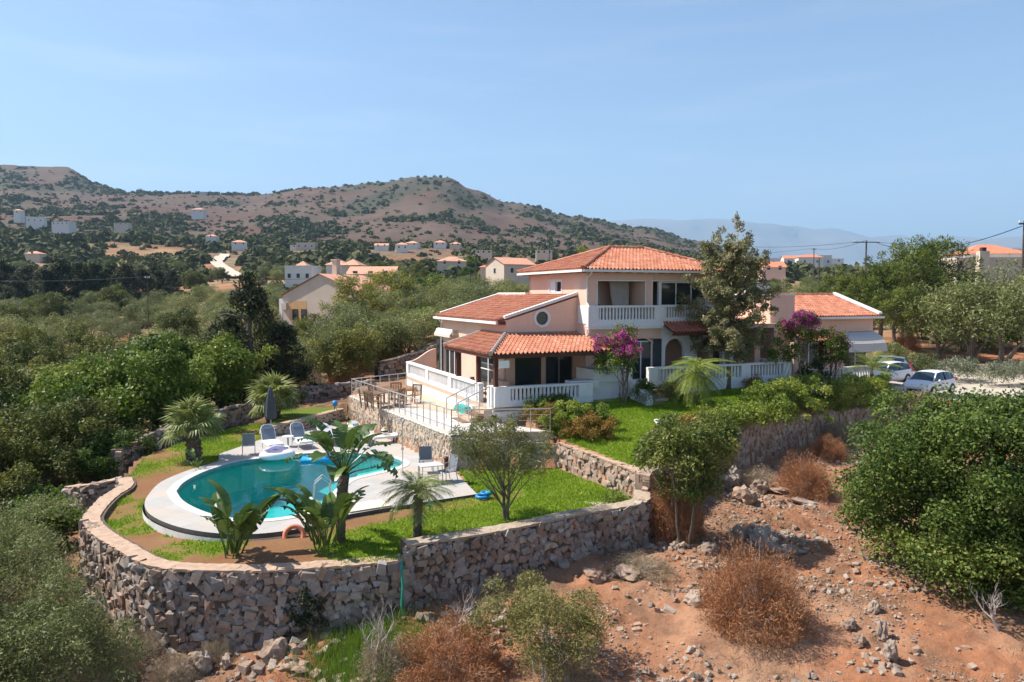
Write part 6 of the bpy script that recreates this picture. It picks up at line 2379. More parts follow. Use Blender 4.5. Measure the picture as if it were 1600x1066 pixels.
tiles(villa, [(r0 + Vector((0, 0, .02)), Vector((1, 0, 0)), dv3, dv3.length, lambda v: 0.0, lambda v: RX1 - RX0)], seed=5)
caps(villa, [(r0 + dv3 + up, r1 + dv3 + up)])
MB().bar(r1 + Vector((-0.02, -0.05, 0.16)), r1 + dv3 + Vector((-0.02, 0, 0.16)), 0.26, 0.14).build("coping", M['whitetrim'], villa)
MB().box(RX0, RX1 + 0.35, RY0 - 0.56, RY0 - 0.44, 3.12, 3.25).build("gutter", M['whitetrim'], villa)
MB().prism([(RX0 - 2.3, -1.0), (19.0, -1.0), (19.0, RY0 - 0.003), (RX0 - 2.3, RY0 - 0.003)], -1.6, RZ).build("right_terrace", M['terrace'], villa)
balustrade(villa, (RX0 + 0.3, -0.9), (RX0 + 3.0, -0.9), RZ, 0.92, 0.22, (0, 1), 0.2, 0.1, 0.2, pierw=0.4, down=1.0)
balustrade(villa, (RX0 + 3.002, -0.9), (18.95, -0.9), RZ, 0.92, 0.22, (0, 1), 0.2, 0.1, 0.2, pierw=0.4, down=1.0)
MB().box(RX0 - 2.4, RX0 + 0.2, -2.4, -2.1, -1.4, -0.3).box(RX0 - 2.42, RX0 + 0.22, -2.43, -2.07, -0.3, -0.22).build("low_white_wall", WH, villa)
# tiled canopy with its post
k0, k1 = Vector((13.0, -1.5, 2.0)), Vector((15.1, -1.5, 2.0))
dv4 = Vector((0, 1.6, 0.55))
slab(villa, [k0, k1, k1 + dv4, k0 + dv4], "canopy_slab", M['wood_dark'], 0.06)
tiles(villa, [(k0 + Vector((0, 0, .03)), Vector((1, 0, 0)), dv4, dv4.length, lambda v: 0.0, lambda v: 2.1)], "canopy_tiles", M['tile'], 6)
MB().box(14.2, 14.36, -1.4, -1.24, -0.9, 1.95).build("post", M['wood_dark'], villa)
MB().box(12.3, 12.62, -1.3, -1.0, -0.9, 1.95).build("pillar", PK, villa)
# extended awning: cloth over a bent frame
m = MB()
xs = [RX1 - 3.6, RX1 - 0.4]
pr = [(RY0 - 0.05, 2.35), (RY0 - 0.5, 2.3), (RY0 - 1.0, 2.05), (RY0 - 1.35, 1.65), (RY0 - 1.5, 1.15)]
for y, z in pr:
    for k in range(8):
        m.v.append((xs[0] + (xs[1] - xs[0]) * k / 7, y, z - 0.03 * math.sin(math.pi * k / 7)))
for i in range(len(pr) - 1):
    for k in range(7):
        a = i * 8 + k
        m.f.append((a, a + 8, a + 9, a + 1))
aw, t, out = nt("grey_awning_cloth")
w_ = t.nodes.new("ShaderNodeTexWave")
w_.wave_type = 'BANDS'
w_.bands_direction = 'Z'
w_.inputs['Scale'].default_value = 2.2
g_ = t.nodes.new("ShaderNodeNewGeometry")
t.links.new(g_.outputs['Position'], w_.inputs['Vector'])
prin(t, out, ramp(t, w_.outputs['Fac'], [(0.0, (0.42, 0.42, 0.42)), (0.12, (0.50, 0.47, 0.43)), (1, (0.52, 0.49, 0.45))]), 0.85)
m.build("awning", aw, villa)
m = MB()
m.v = [(xs[0] + 0.01, y, z) for y, z in pr] + [(xs[0] + 0.01, RY0 - 0.02, 1.15)]
m.f = [tuple(range(6))]
m.build("awning_side", mat('awning_side_cloth', (0.45, 0.40, 0.38), 0.85, 0.1, 3), villa)

# --- dining terrace with railing and steps
dt = thing("dining_terrace", "raised tiled dining terrace between pool wall and verandah", "terrace", (-4, 37, -1.1))
dt["kind"] = "structure"
m = MB()
P = [(-2.6, 30.85), (-9.2, 42.62), tuple(hl(-6.05, 12.0)[:2]), tuple(hl(-6.05, -0.6)[:2]), tuple(hl(-5.9, -2.4)[:2]), (1.7, 31.25)]
m.prism(P, -1.9, -1.1)
child_world(m.build("terrace_floor", M['terrace'], None), dt)
m = MB()
m.prism([(-2.55, 30.9), (-6.1, 37.3), (-4.9, 37.9), (-0.7, 33.2), (1.5, 31.3)], -1.1, -1.09)
child_world(m.build("pale_paving", M['deck'], None), dt)
for k in range(4):
    m = MB()
    Q = [hl(-6.02 - 0.34 * k, -2.05), hl(-6.02 - 0.34 * k, -0.55), hl(-6.02 - 0.34 * (k + 1), -0.55), hl(-6.02 - 0.34 * (k + 1), -2.05)]
    m.prism([tuple(q[:2]) for q in Q], -1.1, VZ - 0.16 * (k + 1) + 0.03)
    child_world(m.build("step", M['wood'] if k % 2 else M['terrace'], None), dt)


def railing(pts, z, h, label, nm=4, post=0.75):
    o = thing("metal_railing", label, "railing", (pts[0][0], pts[0][1], z))
    m = MB()
    P = [Vector((p[0], p[1], p[2] if len(p) > 2 else z)) for p in pts]
    up_ = Vector((0, 0, 1))
    m.tube([p + up_ * h for p in P], 0.028, 7)
    child_world(m.build("top_rail", M['metal'], None), o)
    for k in range(1, nm):
        m = MB()
        m.tube([p + up_ * (h * k / nm) for p in P], 0.008, 4)
        child_world(m.build("wire", M['metal'], None), o)
    for a, b in zip(P[:-1], P[1:]):
        n = max(1, round((b - a).length / post))
        for i in range(n + (b == P[-1])):
            q = a.lerp(b, i / n)
            child_world(MB().tube([q, q + up_ * h], 0.022, 6).build("post", M['metal'], None), o)
    return o


railing([(-2.5, 30.95), (-9.08, 42.55), tuple(hl(-6.3, 11.2)[:2])], -1.1, 0.95, "long steel railing along the pool side of the dining terrace")
railing([(-2.5, 30.95), (1.6, 31.3), (2.0, 32.2)], -1.1, 0.95, "short steel railing across the end of the dining terrace")
a_, b_ = hl(-7.6, -2.12), hl(-6.1, -2.12)
railing([(a_.x, a_.y, -1.1), (b_.x, b_.y, VZ)], -1.1, 0.95, "steel handrail on the near side of the terrace steps", 3, 0.6)
a_, b_ = hl(-7.6, -0.5), hl(-6.1, -0.5)
railing([(a_.x, a_.y, -1.1), (b_.x, b_.y, VZ)], -1.1, 0.95, "steel handrail on the far side of the terrace steps", 3, 0.6)
# ------------------------------------------------------------------ planting round the house
def blob_plant(name, label, cat, loc, clus, n, size, aspect, mt, seed, trunk=None, flowers=None, **kw):
    o = thing(name, label, cat, loc)
    link("crown", crown_mesh(clus, n, size, aspect, mt, seed, **kw), o)
    if trunk:
        link("trunk", trunk, o)
    if flowers:
        fc, fn, fs = flowers
        me = crown_mesh(fc, fn, fs, 0.75, L['magenta'], seed + 500, shell=0.75)
        link("blossom", me, o)
    return o


def bougain(x, y, label, R, zc, seed, lean=(0, 0), nf=2600, trunk_r=0.06):
    z = gz(x, y)
    c = clumps(44, R, (0.2, 0.38), seed, -0.8, 0.35, (lean[0], lean[1], zc - z))
    fl = c[(c[:, 2] > zc - z + 0.1 * R[2])]
    fl = fl[np.random.default_rng(seed).random(len(fl)) < 0.75]
    return blob_plant("bougainvillea", label, "shrub", (x, y, z), c, 6500, 0.10, 0.6, L['ever'] if seed % 2 else L['warm'], seed, limb_mesh(trunk_r, zc - z - 0.2, c, 14, seed, M['bark'], 0.05, 2, 0.12), (fl, nf, 0.085))


bougain(5.35, 35.5, "magenta bougainvillea standard in front of the white plinth", (1.05, 0.8, 0.95), 1.75, 81, (-0.45, 0.1))
q = hl(11.6, -2.7)
bougain(q.x, q.y, "magenta bougainvillea climbing beside the big silvery tree", (1.1, 0.8, 1.0), 2.7, 83, (-0.1, 0.2), 2200)
q = hl(14.9, -1.55)
bougain(q.x, q.y, "dark bougainvillea with a magenta top by the tiled canopy post", (0.75, 0.6, 1.15), 1.4, 85, (0, 0), 500)

# the big silvery tree in front of the terrace
B = []
rgs = np.random.default_rng(91)
zp, rp = [1.5, 2.6, 3.6, 4.8, 6.0, 7.0, 7.8, 8.5], [1.2, 2.2, 2.75, 2.8, 2.45, 1.9, 1.2, 0.4]
for i in range(34):                       # limbs sweeping up and out, each with its own tufts
    z0 = 1.6 + 5.6 * (i / 34) + rgs.normal() * 0.15
    a = i * 2.4 + rgs.normal() * 0.3
    reach = np.interp(z0 + 0.7, zp, rp) * rgs.uniform(0.7, 1.18)
    for k in range(7):
        f = (k + 1.5) / 8
        s = rgs.uniform(0.2, 0.42) * (1.15 - 0.4 * f)
        B.append((reach * f * math.cos(a) + rgs.normal() * 0.16 + 0.1, reach * f * math.sin(a) + rgs.normal() * 0.16, z0 + 1.15 * f * f + rgs.normal() * 0.14, s, s, s))
B += [(1.35, 0, 6.4, .3, .3, .5), (1.25, 0, 6.9, .25, .25, .4), (0.55, 0.2, 8.2, .25, .25, .5), (-0.7, 0, 7.6, .28, .28, .5), (0.3, 0, 8.6, .18, .2, .4), (1.0, 0.1, 7.6, .25, .25, .5), (-1.1, 0, 7.0, .3, .3, .4), (1.8, 0, 5.4, .3, .3, .3), (2.0, .2, 4.2, .35, .35, .25), (2.4, .2, 4.05, .25, .3, .2)]
B = np.array(B)
x, y = 11.1, 38.7
plant("silvery_tree", "tall ragged silvery green tree rising in front of the terrace", "tree", (x, y, gz(x, y)), crown_mesh(B, 40000, 0.15, 0.38, L['silver'], 91, axis='out', droop=-0.2, up=0.2), limb_mesh(0.15, 7.0, B, 34, 91, M['bark'], 0.03, start=0.22))

# weeping lime green tree
WEEP = [feather_frond_mesh(60 + s, 1.35, 0.22, 1.35, L['lime']) for s in range(4)]
x, y = 8.75, 35.6
o = thing("weeping_palm", "lime green weeping little tree on the upper lawn", "tree", (x, y, gz(x, y)))
MB().tube([(0, 0, -0.1), (0.03, 0, 0.7), (0, 0, 1.35)], [0.075, 0.06, 0.05], 7).build("trunk", M['bark'], o)
rg2 = random.Random(4)
for i in range(70):
    f = i / 70
    frond_obj(o, WEEP[i % 4], 1.2 + 0.75 * f * rg2.uniform(0.5, 1), i * 2.399, math.radians(-12 + 62 * f + rg2.uniform(-15, 15)), rg2.uniform(0.8, 1.2))
# young feather palm by the right wing
q = hl(16.2, -3.1)
o = thing("young_palm", "young feather palm with ringed trunk beside the white balustrade", "palm", (q.x, q.y, gz(q.x, q.y)))
trunk_obj(o, 1.7, 0.13, 0.10, (0, 0), 0.12, 8, 6)
LONG = [feather_frond_mesh(80 + s, 1.9, 0.34, 0.75, L['lime']) for s in range(4)]
for i in range(17):
    f = i / 17
    frond_obj(o, LONG[i % 4], 1.75, i * 2.399, math.radians(8 + 66 * f), random.uniform(0.75, 1.0))
MB().tube([(0, 0, 1.6), (0.01, 0, 2.6), (0.05, 0, 3.35)], [0.06, 0.03, 0.008], 6).build("spear_leaf", M['rust_tile'] if False else mat('spear_leaf', (0.25, 0.27, 0.09), 0.6, 0.1, 4), o)


def strap_plant(x, y, label, n, ln, mt, seed, w=0.035):
    rg = np.random.default_rng(seed)
    a = rg.uniform(0, 2 * math.pi, n)
    el = rg.uniform(0.15, 1.45, n)
    l = ln * rg.uniform(0.7, 1.1, n)
    d = np.stack([np.cos(a) * np.cos(el), np.sin(a) * np.cos(el), np.sin(el)], 1)
    s = np.stack([-np.sin(a), np.cos(a), 0 * a], 1) * w
    b = d * 0.05
    m1 = d * (l * 0.55)[:, None]
    t = d * l[:, None] - np.array([0, 0, 1]) * (0.25 * l * np.cos(el))[:, None]
    V = np.stack([b - s * .5, b + s * .5, m1 + s, m1 - s, t], 1).reshape(-1, 3)
    k = np.arange(n)[:, None] * 5
    F = np.concatenate([k + np.array([[0, 1, 2]]), k + np.array([[0, 2, 3]]), k + np.array([[3, 2, 4]])])
    o = thing("strap_plant", label, "plant", (x, y, gz(x, y)))
    link("leaves", fastmesh("leaves", V, F, mt, np.tile(np.clip(rg.normal(0.45, 0.2, n), 0, 1), 3)), o)


strap_plant(3.75, 32.5, "spiky dark green cycad at the corner of the upper lawn", 260, 1.05, L['ever'], 1)
def shrub(x, y, label, R, n, size, mt, seed, aspect=0.45, name="shrub", zc=None, cl=30, **kw):
    z = gz(x, y)
    c = clumps(cl, R, (0.16, 0.3), seed, -0.35, 0.35, (0, 0, R[2] * 0.75 if zc is None else zc))
    return blob_plant(name, label, "shrub", (x, y, z - 0.05), c, n, size, aspect, mt, seed, limb_mesh(0.03, R[2] * 0.7, c, 8, seed, M['bark'], 0.2, 3, 0.2), **kw)


shrub(2.5, 31.9, "yellow green shrub on the bank above the rough stone wall", (1.2, 0.7, 0.75), 6000, 0.10, L['hedge'], 101)
shrub(1.6, 32.2, "orange tinged shrub on the bank below the porch balustrade", (0.85, 0.6, 0.6), 4000, 0.09, L['warm'], 102)
shrub(3.35, 30.6, "russet shrub hanging over the rough stone wall", (0.8, 0.6, 0.55), 4000, 0.09, L['warm'], 103)
shrub(2.9, 31.2, "russet and green shrub behind the one on the wall edge", (0.7, 0.5, 0.5), 3000, 0.09, L['warm'], 110)
shrub(0.9, 33.3, "dark green shrub against the white porch balustrade", (0.55, 0.4, 0.42), 2600, 0.09, L['ever'], 104)
shrub(2.2, 34.2, "low dark shrub row under the white porch balustrade", (1.1, 0.4, 0.4), 3400, 0.09, L['ever'], 105)
shrub(6.35, 36.0, "dark leafy shrub beside the white stair wall", (0.45, 0.4, 0.6), 2600, 0.10, L['ever'], 106)
shrub(6.35, 35.4, "small silver grey shrub at the edge of the upper lawn", (0.32, 0.3, 0.4), 2400, 0.06, L['grey'], 107)
shrub(7.65, 36.4, "rounded grey green shrub behind the weeping tree", (0.8, 0.6, 0.55), 3600, 0.08, L['drygreen'], 108)
shrub(12.6, 39.0, "reddish low shrub at the foot of the white terrace wall", (0.6, 0.4, 0.32), 2400, 0.08, L['warm'], 109)
shrub(3.55, 25.6, "small green shrub growing on the white slab by the wall corner", (0.38, 0.34, 0.3), 2200, 0.07, L['hedge'], 111)
q = hl(0.9, -1.95)
shrub(q.x, q.y, "wispy climber reaching up to the balcony behind the bougainvillea", (0.75, 0.4, 0.55), 1700, 0.10, L['drygreen'], 112, zc=2.95)
q = hl(17.6, -2.2)
shrub(q.x, q.y, "lush green shrub behind the young palm", (0.9, 0.6, 0.8), 3000, 0.14, L['hedge'], 113, 0.3)
q = hl(10.2, -2.75)
shrub(q.x, q.y, "dark climber mass filling the shade under the silvery tree", (0.9, 0.5, 0.9), 3000, 0.11, L['ever'], 114, zc=1.9)
q = hl(12.6, -2.6)
shrub(q.x, q.y, "dark green thicket below the second bougainvillea", (0.9, 0.5, 1.0), 3600, 0.11, L['dark'], 115, zc=1.0)
q = hl(8.0, -0.75)
shrub(q.x, q.y, "leafy vine hanging from the shaded porch roof", (1.1, 0.3, 0.5), 1500, 0.10, L['ever'], 116, zc=2.0)


def hedge(pts, label, w, h, n, mt, seed, name="hedge"):
    sp = smooth_path(pts, 10)
    rg = np.random.default_rng(seed)
    C = []
    for i in range(230):
        p = sp[rg.integers(len(sp))]
        s = rg.uniform(0.2, 0.4)
        x, y = p[0] + rg.normal(0, w * 0.42), p[1] + rg.normal(0, w * 0.42)
        C.append((x, y, float(up_f(x, y)) + rg.uniform(0.05, h - 0.1), s, s, s * 0.85))
    C = np.array(C)
    o = thing(name, label, "hedge", (sp[0][0], sp[0][1], gz(*sp[0][:2])))
    C[:, :3] -= np.array(o.location)
    link("crown", crown_mesh(C, n, 0.115, 0.5, mt, seed, up=0.4), o)
    st = MB()
    for k in range(0, len(sp), 6):
        b = Vector((sp[k][0], sp[k][1], float(up_f(sp[k][0], sp[k][1])) - 0.1)) - o.location
        st.tube([b, b + Vector((0.05, 0, h * 0.7))], [0.03, 0.015], 5)
    link("stems", st.mesh("stems", M['bark']), o, "stuff")


hedge([(11.6, 34.5), (14.0, 36.5), (16.9, 38.8), (20.2, 41.1)], "long bright green hedge along the top of the retaining wall", 1.3, 1.5, 36000, L['hedge'], 121)
hedge([(8.3, 31.7), (10.0, 33.0), (11.6, 34.4)], "loose hedge with russet patches above the curve of the wall", 0.95, 0.85, 11000, L['hedge'], 122)
hedge([(6.0, 28.9), (7.2, 30.6), (8.5, 32.1)], "untidy mixed hedge behind the slender tree", 0.7, 0.75, 6500, L['warm'], 123)
hedge([(5.0, 27.2), (5.5, 28.1), (6.1, 29.0)], "low green hedge at the pointed corner of the upper lawn", 0.5, 0.6, 4500, L['hedge'], 124)
hedge([(20.4, 41.6), (22.5, 43.0), (24.0, 43.4)], "brown withered end of the hedge in front of the white car", 0.6, 0.6, 3500, L['drygrey'], 125)
# creeper on the curved wall
rg3 = np.random.default_rng(5)
C = np.array([(-5.35 + rg3.normal(0, 0.42), 19.55 + rg3.normal(0, 0.08), -3.9 + rg3.normal(0, 0.42), .16, .12, .2) for _ in range(26)])
o = thing("wall_creeper", "dark creeper hanging on the curved stone wall below the paddle plants", "creeper", (-5.35, 19.5, -4.7))
C[:, :3] -= np.array(o.location)
link("leaves", crown_mesh(C, 2600, 0.07, 0.5, L['dark'], 3), o)

# ------------------------------------------------------------------ pool furniture
def lounger(x, y, rz, label, back_up, fabric, seed=0):
    o = thing("sun_lounger", label, "sun lounger", (x, y, -2.5), rz, "sun loungers by the pool")
    m = MB()
    for s in (-1, 1):
        m.tube([(s * 0.33, -0.95, 0.30), (s * 0.33, 0.35, 0.30)], 0.022, 6)
    m.tube([(-0.33, -0.95, 0.30), (0.33, -0.95, 0.30)], 0.022, 6)
    m.build("frame", M['plastic_white'], o)
    for sx in (-1, 1):
        for yy in (-0.8, 0.25):
            MB().tube([(sx * 0.31, yy, 0.3), (sx * 0.34, yy + 0.05, 0.0)], 0.024, 6).build("leg", M['plastic_white'], o)
    MB().box(-0.32, 0.32, -0.97, 0.32, 0.31, 0.37).build("seat", M['plastic_white'], o)
    R = Matrix.Translation((0, 0.32, 0.33)) @ Matrix.Rotation(math.radians(back_up), 4, 'X')
    m = MB()
    pts = [(-0.31, 0, 0), (-0.31, 0.55, 0), (-0.25, 0.72, 0), (-0.1, 0.8, 0), (0.1, 0.8, 0), (0.25, 0.72, 0), (0.31, 0.55, 0), (0.31, 0, 0)]
    m.tube([R @ Vector(p) for p in pts], 0.025, 6)
    m.build("back_frame", M['plastic_white'], o)
    MB().add([tuple(R @ Vector((p[0] * 0.96, p[1], k))) for k in (-0.012, 0.02) for p in pts], [tuple(range(8)), tuple(range(15, 7, -1))] + [(i, i + 8, (i + 1) % 8 + 8, (i + 1) % 8) for i in range(8)]).build("backrest", fabric, o)
    MB().box(-0.2, 0.2, 0.55, 0.72, 0.02, 0.07, R).build("headrest", fabric, o)
    return o


lounger(-11.15, 34.6, math.radians(32), "sun lounger with slate backrest behind the mesh armchair", 58, M['blue_fabric'])
lounger(-9.95, 35.2, math.radians(32), "sun lounger with slate backrest right of the little side table", 58, M['blue_fabric'])
lounger(-8.75, 35.9, math.radians(38), "all white sun lounger, third from the left fan palm", 38, M['plastic_white'])
lounger(-7.4, 36.6, math.radians(38), "all white sun lounger half hidden by the tall paddle palm", 38, M['plastic_white'])

t = thing("side_table", "small round white side table between two sun loungers", "table", (-10.5, 35.05, -2.5))
MB().lathe([(0.25, 0.46), (0.27, 0.47), (0.27, 0.49), (0.25, 0.5)], 16).build("table_top", M['plastic_white'], t)
MB().tube([(0, 0, 0.03), (0, 0, 0.46)], 0.04, 8).build("stem", M['grey_metal'], t)
MB().lathe([(0.22, 0), (0.2, 0.03), (0.05, 0.05)], 12).build("base", M['plastic_white'], t)


def armchair(x, y, z, rz, label, fabric, fr, group):
    o = thing("armchair", label, "chair", (x, y, z), rz, group)
    for sx in (-1, 1):
        MB().tube([(sx * 0.27, -0.27, 0), (sx * 0.27, -0.25, 0.62), (sx * 0.27, 0.22, 0.66)], 0.016, 6).build("leg", fr, o)
        MB().tube([(sx * 0.26, 0.30, 0), (sx * 0.26, 0.2, 0.42), (sx * 0.25, 0.32, 0.98)], 0.016, 6).build("leg", fr, o)
    MB().box(-0.25, 0.25, -0.26, 0.22, 0.40, 0.43).build("seat", fabric, o)
    R = Matrix.Translation((0, 0.21, 0.42)) @ Matrix.Rotation(math.radians(-13), 4, 'X')
    MB().box(-0.24, 0.24, -0.012, 0.012, 0.03, 0.58, R).build("backrest", fabric, o)
    return o


armchair(-11.75, 33.35, -2.5, math.radians(200), "grey mesh armchair at the edge of the pool by the loungers", M['plastic_grey'], M['grey_metal'], "mesh armchairs on the pool deck")
armchair(-3.45, 29.9, -2.5, math.radians(10), "grey mesh armchair below the terrace wall near the shower", M['plastic_grey'], M['grey_metal'], "mesh armchairs on the pool deck")
armchair(-2.45, 28.4, -2.5, math.radians(-50), "grey mesh armchair at the deck corner beside the lawn", M['plastic_grey'], M['grey_metal'], "mesh armchairs on the pool deck")
t = thing("pool_table", "low glass topped table behind the small feather palm", "table", (-3.1, 28.3, -2.5), 0.4)
MB().box(-0.45, 0.45, -0.35, 0.35, 0.66, 0.69).build("table_top", mat('pale_table_top', (0.55, 0.53, 0.49), 0.25, 0.05, 2), t)
for sx in (-1, 1):
    for sy in (-1, 1):
        MB().tube([(sx * 0.4, sy * 0.3, 0), (sx * 0.38, sy * 0.28, 0.66)], 0.016, 6).build("leg", M['grey_metal'], t)

o = thing("parasol", "closed charcoal parasol standing beside the bright fan palm", "parasol", (-12.3, 38.2, -2.55))
MB().tube([(0, 0, 0), (0, 0, 2.5)], 0.025, 8).build("pole", M['plastic_white'], o)
m = MB()
k = 16
pr = [(0.02, 2.5), (0.1, 2.3), (0.17, 1.9), (0.22, 1.4), (0.25, 1.0), (0.22, 0.85), (0.08, 0.8)]
for r, z in pr:
    for j in range(k):
        a = 2 * math.pi * j / k
        m.v.append((r * (1 + 0.2 * (j % 2)) * math.cos(a), r * (1 + 0.2 * (j % 2)) * math.sin(a), z))
for i in range(len(pr) - 1):
    for j in range(k):
        a, b = i * k + j, i * k + (j + 1) % k
        m.f.append((a, b, b + k, a + k))
m.build("canopy", M['umbrella'], o)
MB().box(-0.3, 0.3, -0.3, 0.3, 0, 0.1).build("base", M['dark_edge'], o)

# inflatables and cover at the water's edge
def torus(R, r, n=20, k=10, sx=1, sy=1, a0=0, a1=2 * math.pi):
    m = MB()
    full = abs(a1 - a0 - 2 * math.pi) < 1e-6
    for i in range(n + (0 if full else 1)):
        a = a0 + (a1 - a0) * i / n
        for j in range(k):
            b = 2 * math.pi * j / k
            m.v.append(((R + r * math.cos(b)) * math.cos(a) * sx, (R + r * math.cos(b)) * math.sin(a) * sy, r * math.sin(b)))
    rows = n if full else n + 1
    for i in range(n):
        for j in range(k):
            p, q = i, (i + 1) % rows
            m.f.append((p * k + j, q * k + j, q * k + (j + 1) % k, p * k + (j + 1) % k))
    return m


fl = thing("pool_float", "translucent pale pink and white inflatable lying on the pool edge", "inflatable", (-10.25, 32.6, -2.36), 0.5)
torus(0.42, 0.16, sx=1.35).build("ring", mat('milky_vinyl', (0.68, 0.68, 0.72), 0.25, 0.1, 2, spec=0.5), fl, True)
MB().lathe([(0.5, -0.06), (0.5, 0.0), (0.3, 0.03)], 16).build("seat", mat('pink_vinyl', (0.62, 0.42, 0.60), 0.3, 0.1, 3), fl)
MB().tube([(-0.5, 0.25, 0.14), (0, 0.45, 0.26), (0.5, 0.25, 0.14)], 0.1, 8).build("pillow", mat('lilac_vinyl', (0.52, 0.50, 0.66), 0.3, 0.15, 3), fl, True)
cv = thing("air_mattress", "bright blue inflatable mattress floating behind the tall paddle palm", "inflatable", (-8.3, 32.6, -2.56), 0.12)
m = MB()
for i in range(5):
    m.tube([(-0.85, -0.32 + 0.16 * i, 0.03), (0.85, -0.32 + 0.16 * i, 0.03)], 0.085, 8)
m.build("tubes", mat('blue_vinyl', (0.02, 0.28, 0.70), 0.3, 0.1, 3), cv, True, "stuff")
MB().tube([(0.78, -0.36, 0.1), (0.78, 0.36, 0.1)], 0.11, 8).build("pillow", M['blue_plastic'], cv, True)

lr = thing("life_ring", "faded orange life ring hanging on the deck edge under the paddle leaves", "life ring", (-6.55, 22.3, -2.62), 0.2)
o = torus(0.27, 0.075).build("ring", M['orange_plastic'], lr, True)
o.rotation_euler = (math.radians(65), 0, 0)
ld = thing("pool_ladder", "steel pool ladder half hidden behind the paddle leaves", "ladder", (-6.45, 25.9, -2.5), math.radians(-80))
for s in (-1, 1):
    MB().tube([(s * 0.24, -0.45, 0), (s * 0.24, -0.4, 0.6), (s * 0.24, -0.15, 0.82), (s * 0.24, 0.12, 0.6), (s * 0.24, 0.15, -0.9)], 0.02, 7).build("handrail", M['metal'], ld)
for k in range(3):
    MB().box(-0.24, 0.24, 0.12, 0.2, -0.25 - 0.25 * k, -0.22 - 0.25 * k).build("rung", M['metal'], ld)
sh = thing("pool_shower", "thin steel shower pole at the shallow end of the pool", "shower", (-4.35, 29.7, -2.5))
MB().tube([(0, 0, 0), (0, 0, 2.05), (-0.1, 0, 2.18), (-0.3, 0.05, 2.15)], 0.02, 7).build("pole", M['metal'], sh)
MB().lathe([(0.01, 0.04), (0.08, 0.0), (0.08, -0.02)], 12, (-0.32, 0.05, 2.12)).build("shower_head", M['metal'], sh)
MB().box(-0.05, 0.05, -0.03, 0.03, 0.95, 1.05).build("tap", M['metal'], sh)
rb = thing("white_lounge_chair", "white lounge chair with cushions against the terrace wall", "chair", (-6.1, 36.0, -2.5), math.radians(-60))
MB().box(-0.3, 0.3, -0.7, 0.5, 0.26, 0.36).build("seat", M['plastic_white'], rb)
MB().box(-0.3, 0.3, -0.02, 0.06, 0, 0.6, Matrix.Translation((0, 0.48, 0.32)) @ Matrix.Rotation(math.radians(-35), 4, 'X')).build("backrest", M['plastic_white'], rb)
for sx in (-1, 1):
    for yy in (-0.6, 0.4):
        MB().tube([(sx * 0.26, yy, 0), (sx * 0.26, yy, 0.26)], 0.025, 6).build("leg", M['plastic_white'], rb)
bl = thing("beach_ball", "white and yellow inflatable toy propped on the white lounge chair", "toy", (-6.15, 36.1, -2.13))
MB().lathe([(0.02, 0), (0.12, 0.05), (0.17, 0.17), (0.12, 0.29), (0.02, 0.34)], 12).build("ball", M['plastic_white'], bl, True)
MB().lathe([(0.10, 0.28), (0.12, 0.3), (0.06, 0.36), (0.01, 0.38)], 12).build("cap", mat('yellow_vinyl', (0.7, 0.42, 0.05), 0.4, 0.1, 3), bl, True)
MB().lathe([(0.172, 0.13), (0.176, 0.17), (0.172, 0.2)], 12).build("band", M['black'], bl, True)

rl = thing("hose_reel", "coil of blue hose lying at the deck corner on the lawn", "hose", (-1.05, 26.35, -2.52))
torus(0.2, 0.06).build("coil", M['blue_plastic'], rl, True)
torus(0.15, 0.05).build("coil", M['blue_plastic'], rl, True).location = (0.1, 0.05, 0.1)
MB().tube([(0.1, 0.0, 0.05), (0.28, 0.05, 0.12), (0.36, 0.05, 0.2)], 0.09, 8).build("drum", M['teal_plastic'], rl)
sp = thing("sprinkler", "little green garden sprinkler in front of the deck edge", "sprinkler", (-2.75, 24.9, gz(-2.75, 24.9)))
MB().tube([(0, 0, 0), (0, 0, 0.22), (-0.08, 0, 0.28)], 0.025, 6).build("stem", M['teal_plastic'], sp)
MB().tube([(-0.12, 0, 0.26), (0.06, 0, 0.24)], 0.04, 6).build("nozzle", M['teal_plastic'], sp)
hp = thing("green_hose", "green hose hanging down the stepped stone wall", "hose", (-3.0, 20.1, -2.8))
MB().tube([(0.02, 0.25, 0.10), (0, 0.05, 0.12), (0.02, -0.14, -0.05), (0.06, -0.22, -0.5), (0.03, -0.26, -0.9), (0.06, -0.3, -1.32), (0.4, -0.5, -1.36)], 0.035, 7).build("pipe", mat('green_hose', (0.02, 0.25, 0.16), 0.5, 0.15, 6), hp, True)
bx_ = thing("deck_hatch", "pale square hatch in the pool deck near the edge", "hatch", (-4.9, 25.0, -2.494), math.radians(32))
MB().box(-0.7, 0.7, -0.45, 0.45, 0, 0.035).build("lid", mat('hatch_stone', (0.60, 0.53, 0.44), 0.8, 0.05, 2), bx_)
MB().box(-0.74, 0.74, -0.49, 0.49, 0, 0.012).build("frame", M['dark_edge'], bx_)
bd = thing("bollard_light", "dark bollard light on the terrace corner", "lamp", (-1.7, 30.9, -1.09))
MB().tube([(0, 0, 0), (0, 0, 0.32)], 0.05, 8).build("body", M['dark_edge'], bd)
sk = thing("speaker_post", "short dark post lamp at the foot of the terrace wall", "lamp", (-2.65, 30.1, -2.5))
MB().tube([(0, 0, 0), (0, 0, 0.55), (0, 0, 0.6)], [0.09, 0.1, 0.05], 8).build("body", M['wood_dark'], sk)
gl_ = thing("garden_lamp", "blue globe lamp on thin legs on the small upper lawn", "lamp", (-9.95, 42.15, -2.0))
MB().lathe([(0.02, 0.32), (0.13, 0.38), (0.17, 0.5), (0.13, 0.62), (0.02, 0.68)], 12).build("globe", M['blue_plastic'], gl_, True)
for k in range(3):
    a = 2.1 * k
    MB().tube([(0.12 * math.cos(a), 0.12 * math.sin(a), 0), (0.03 * math.cos(a), 0.03 * math.sin(a), 0.36)], 0.012, 5).build("leg", M['black'], gl_)
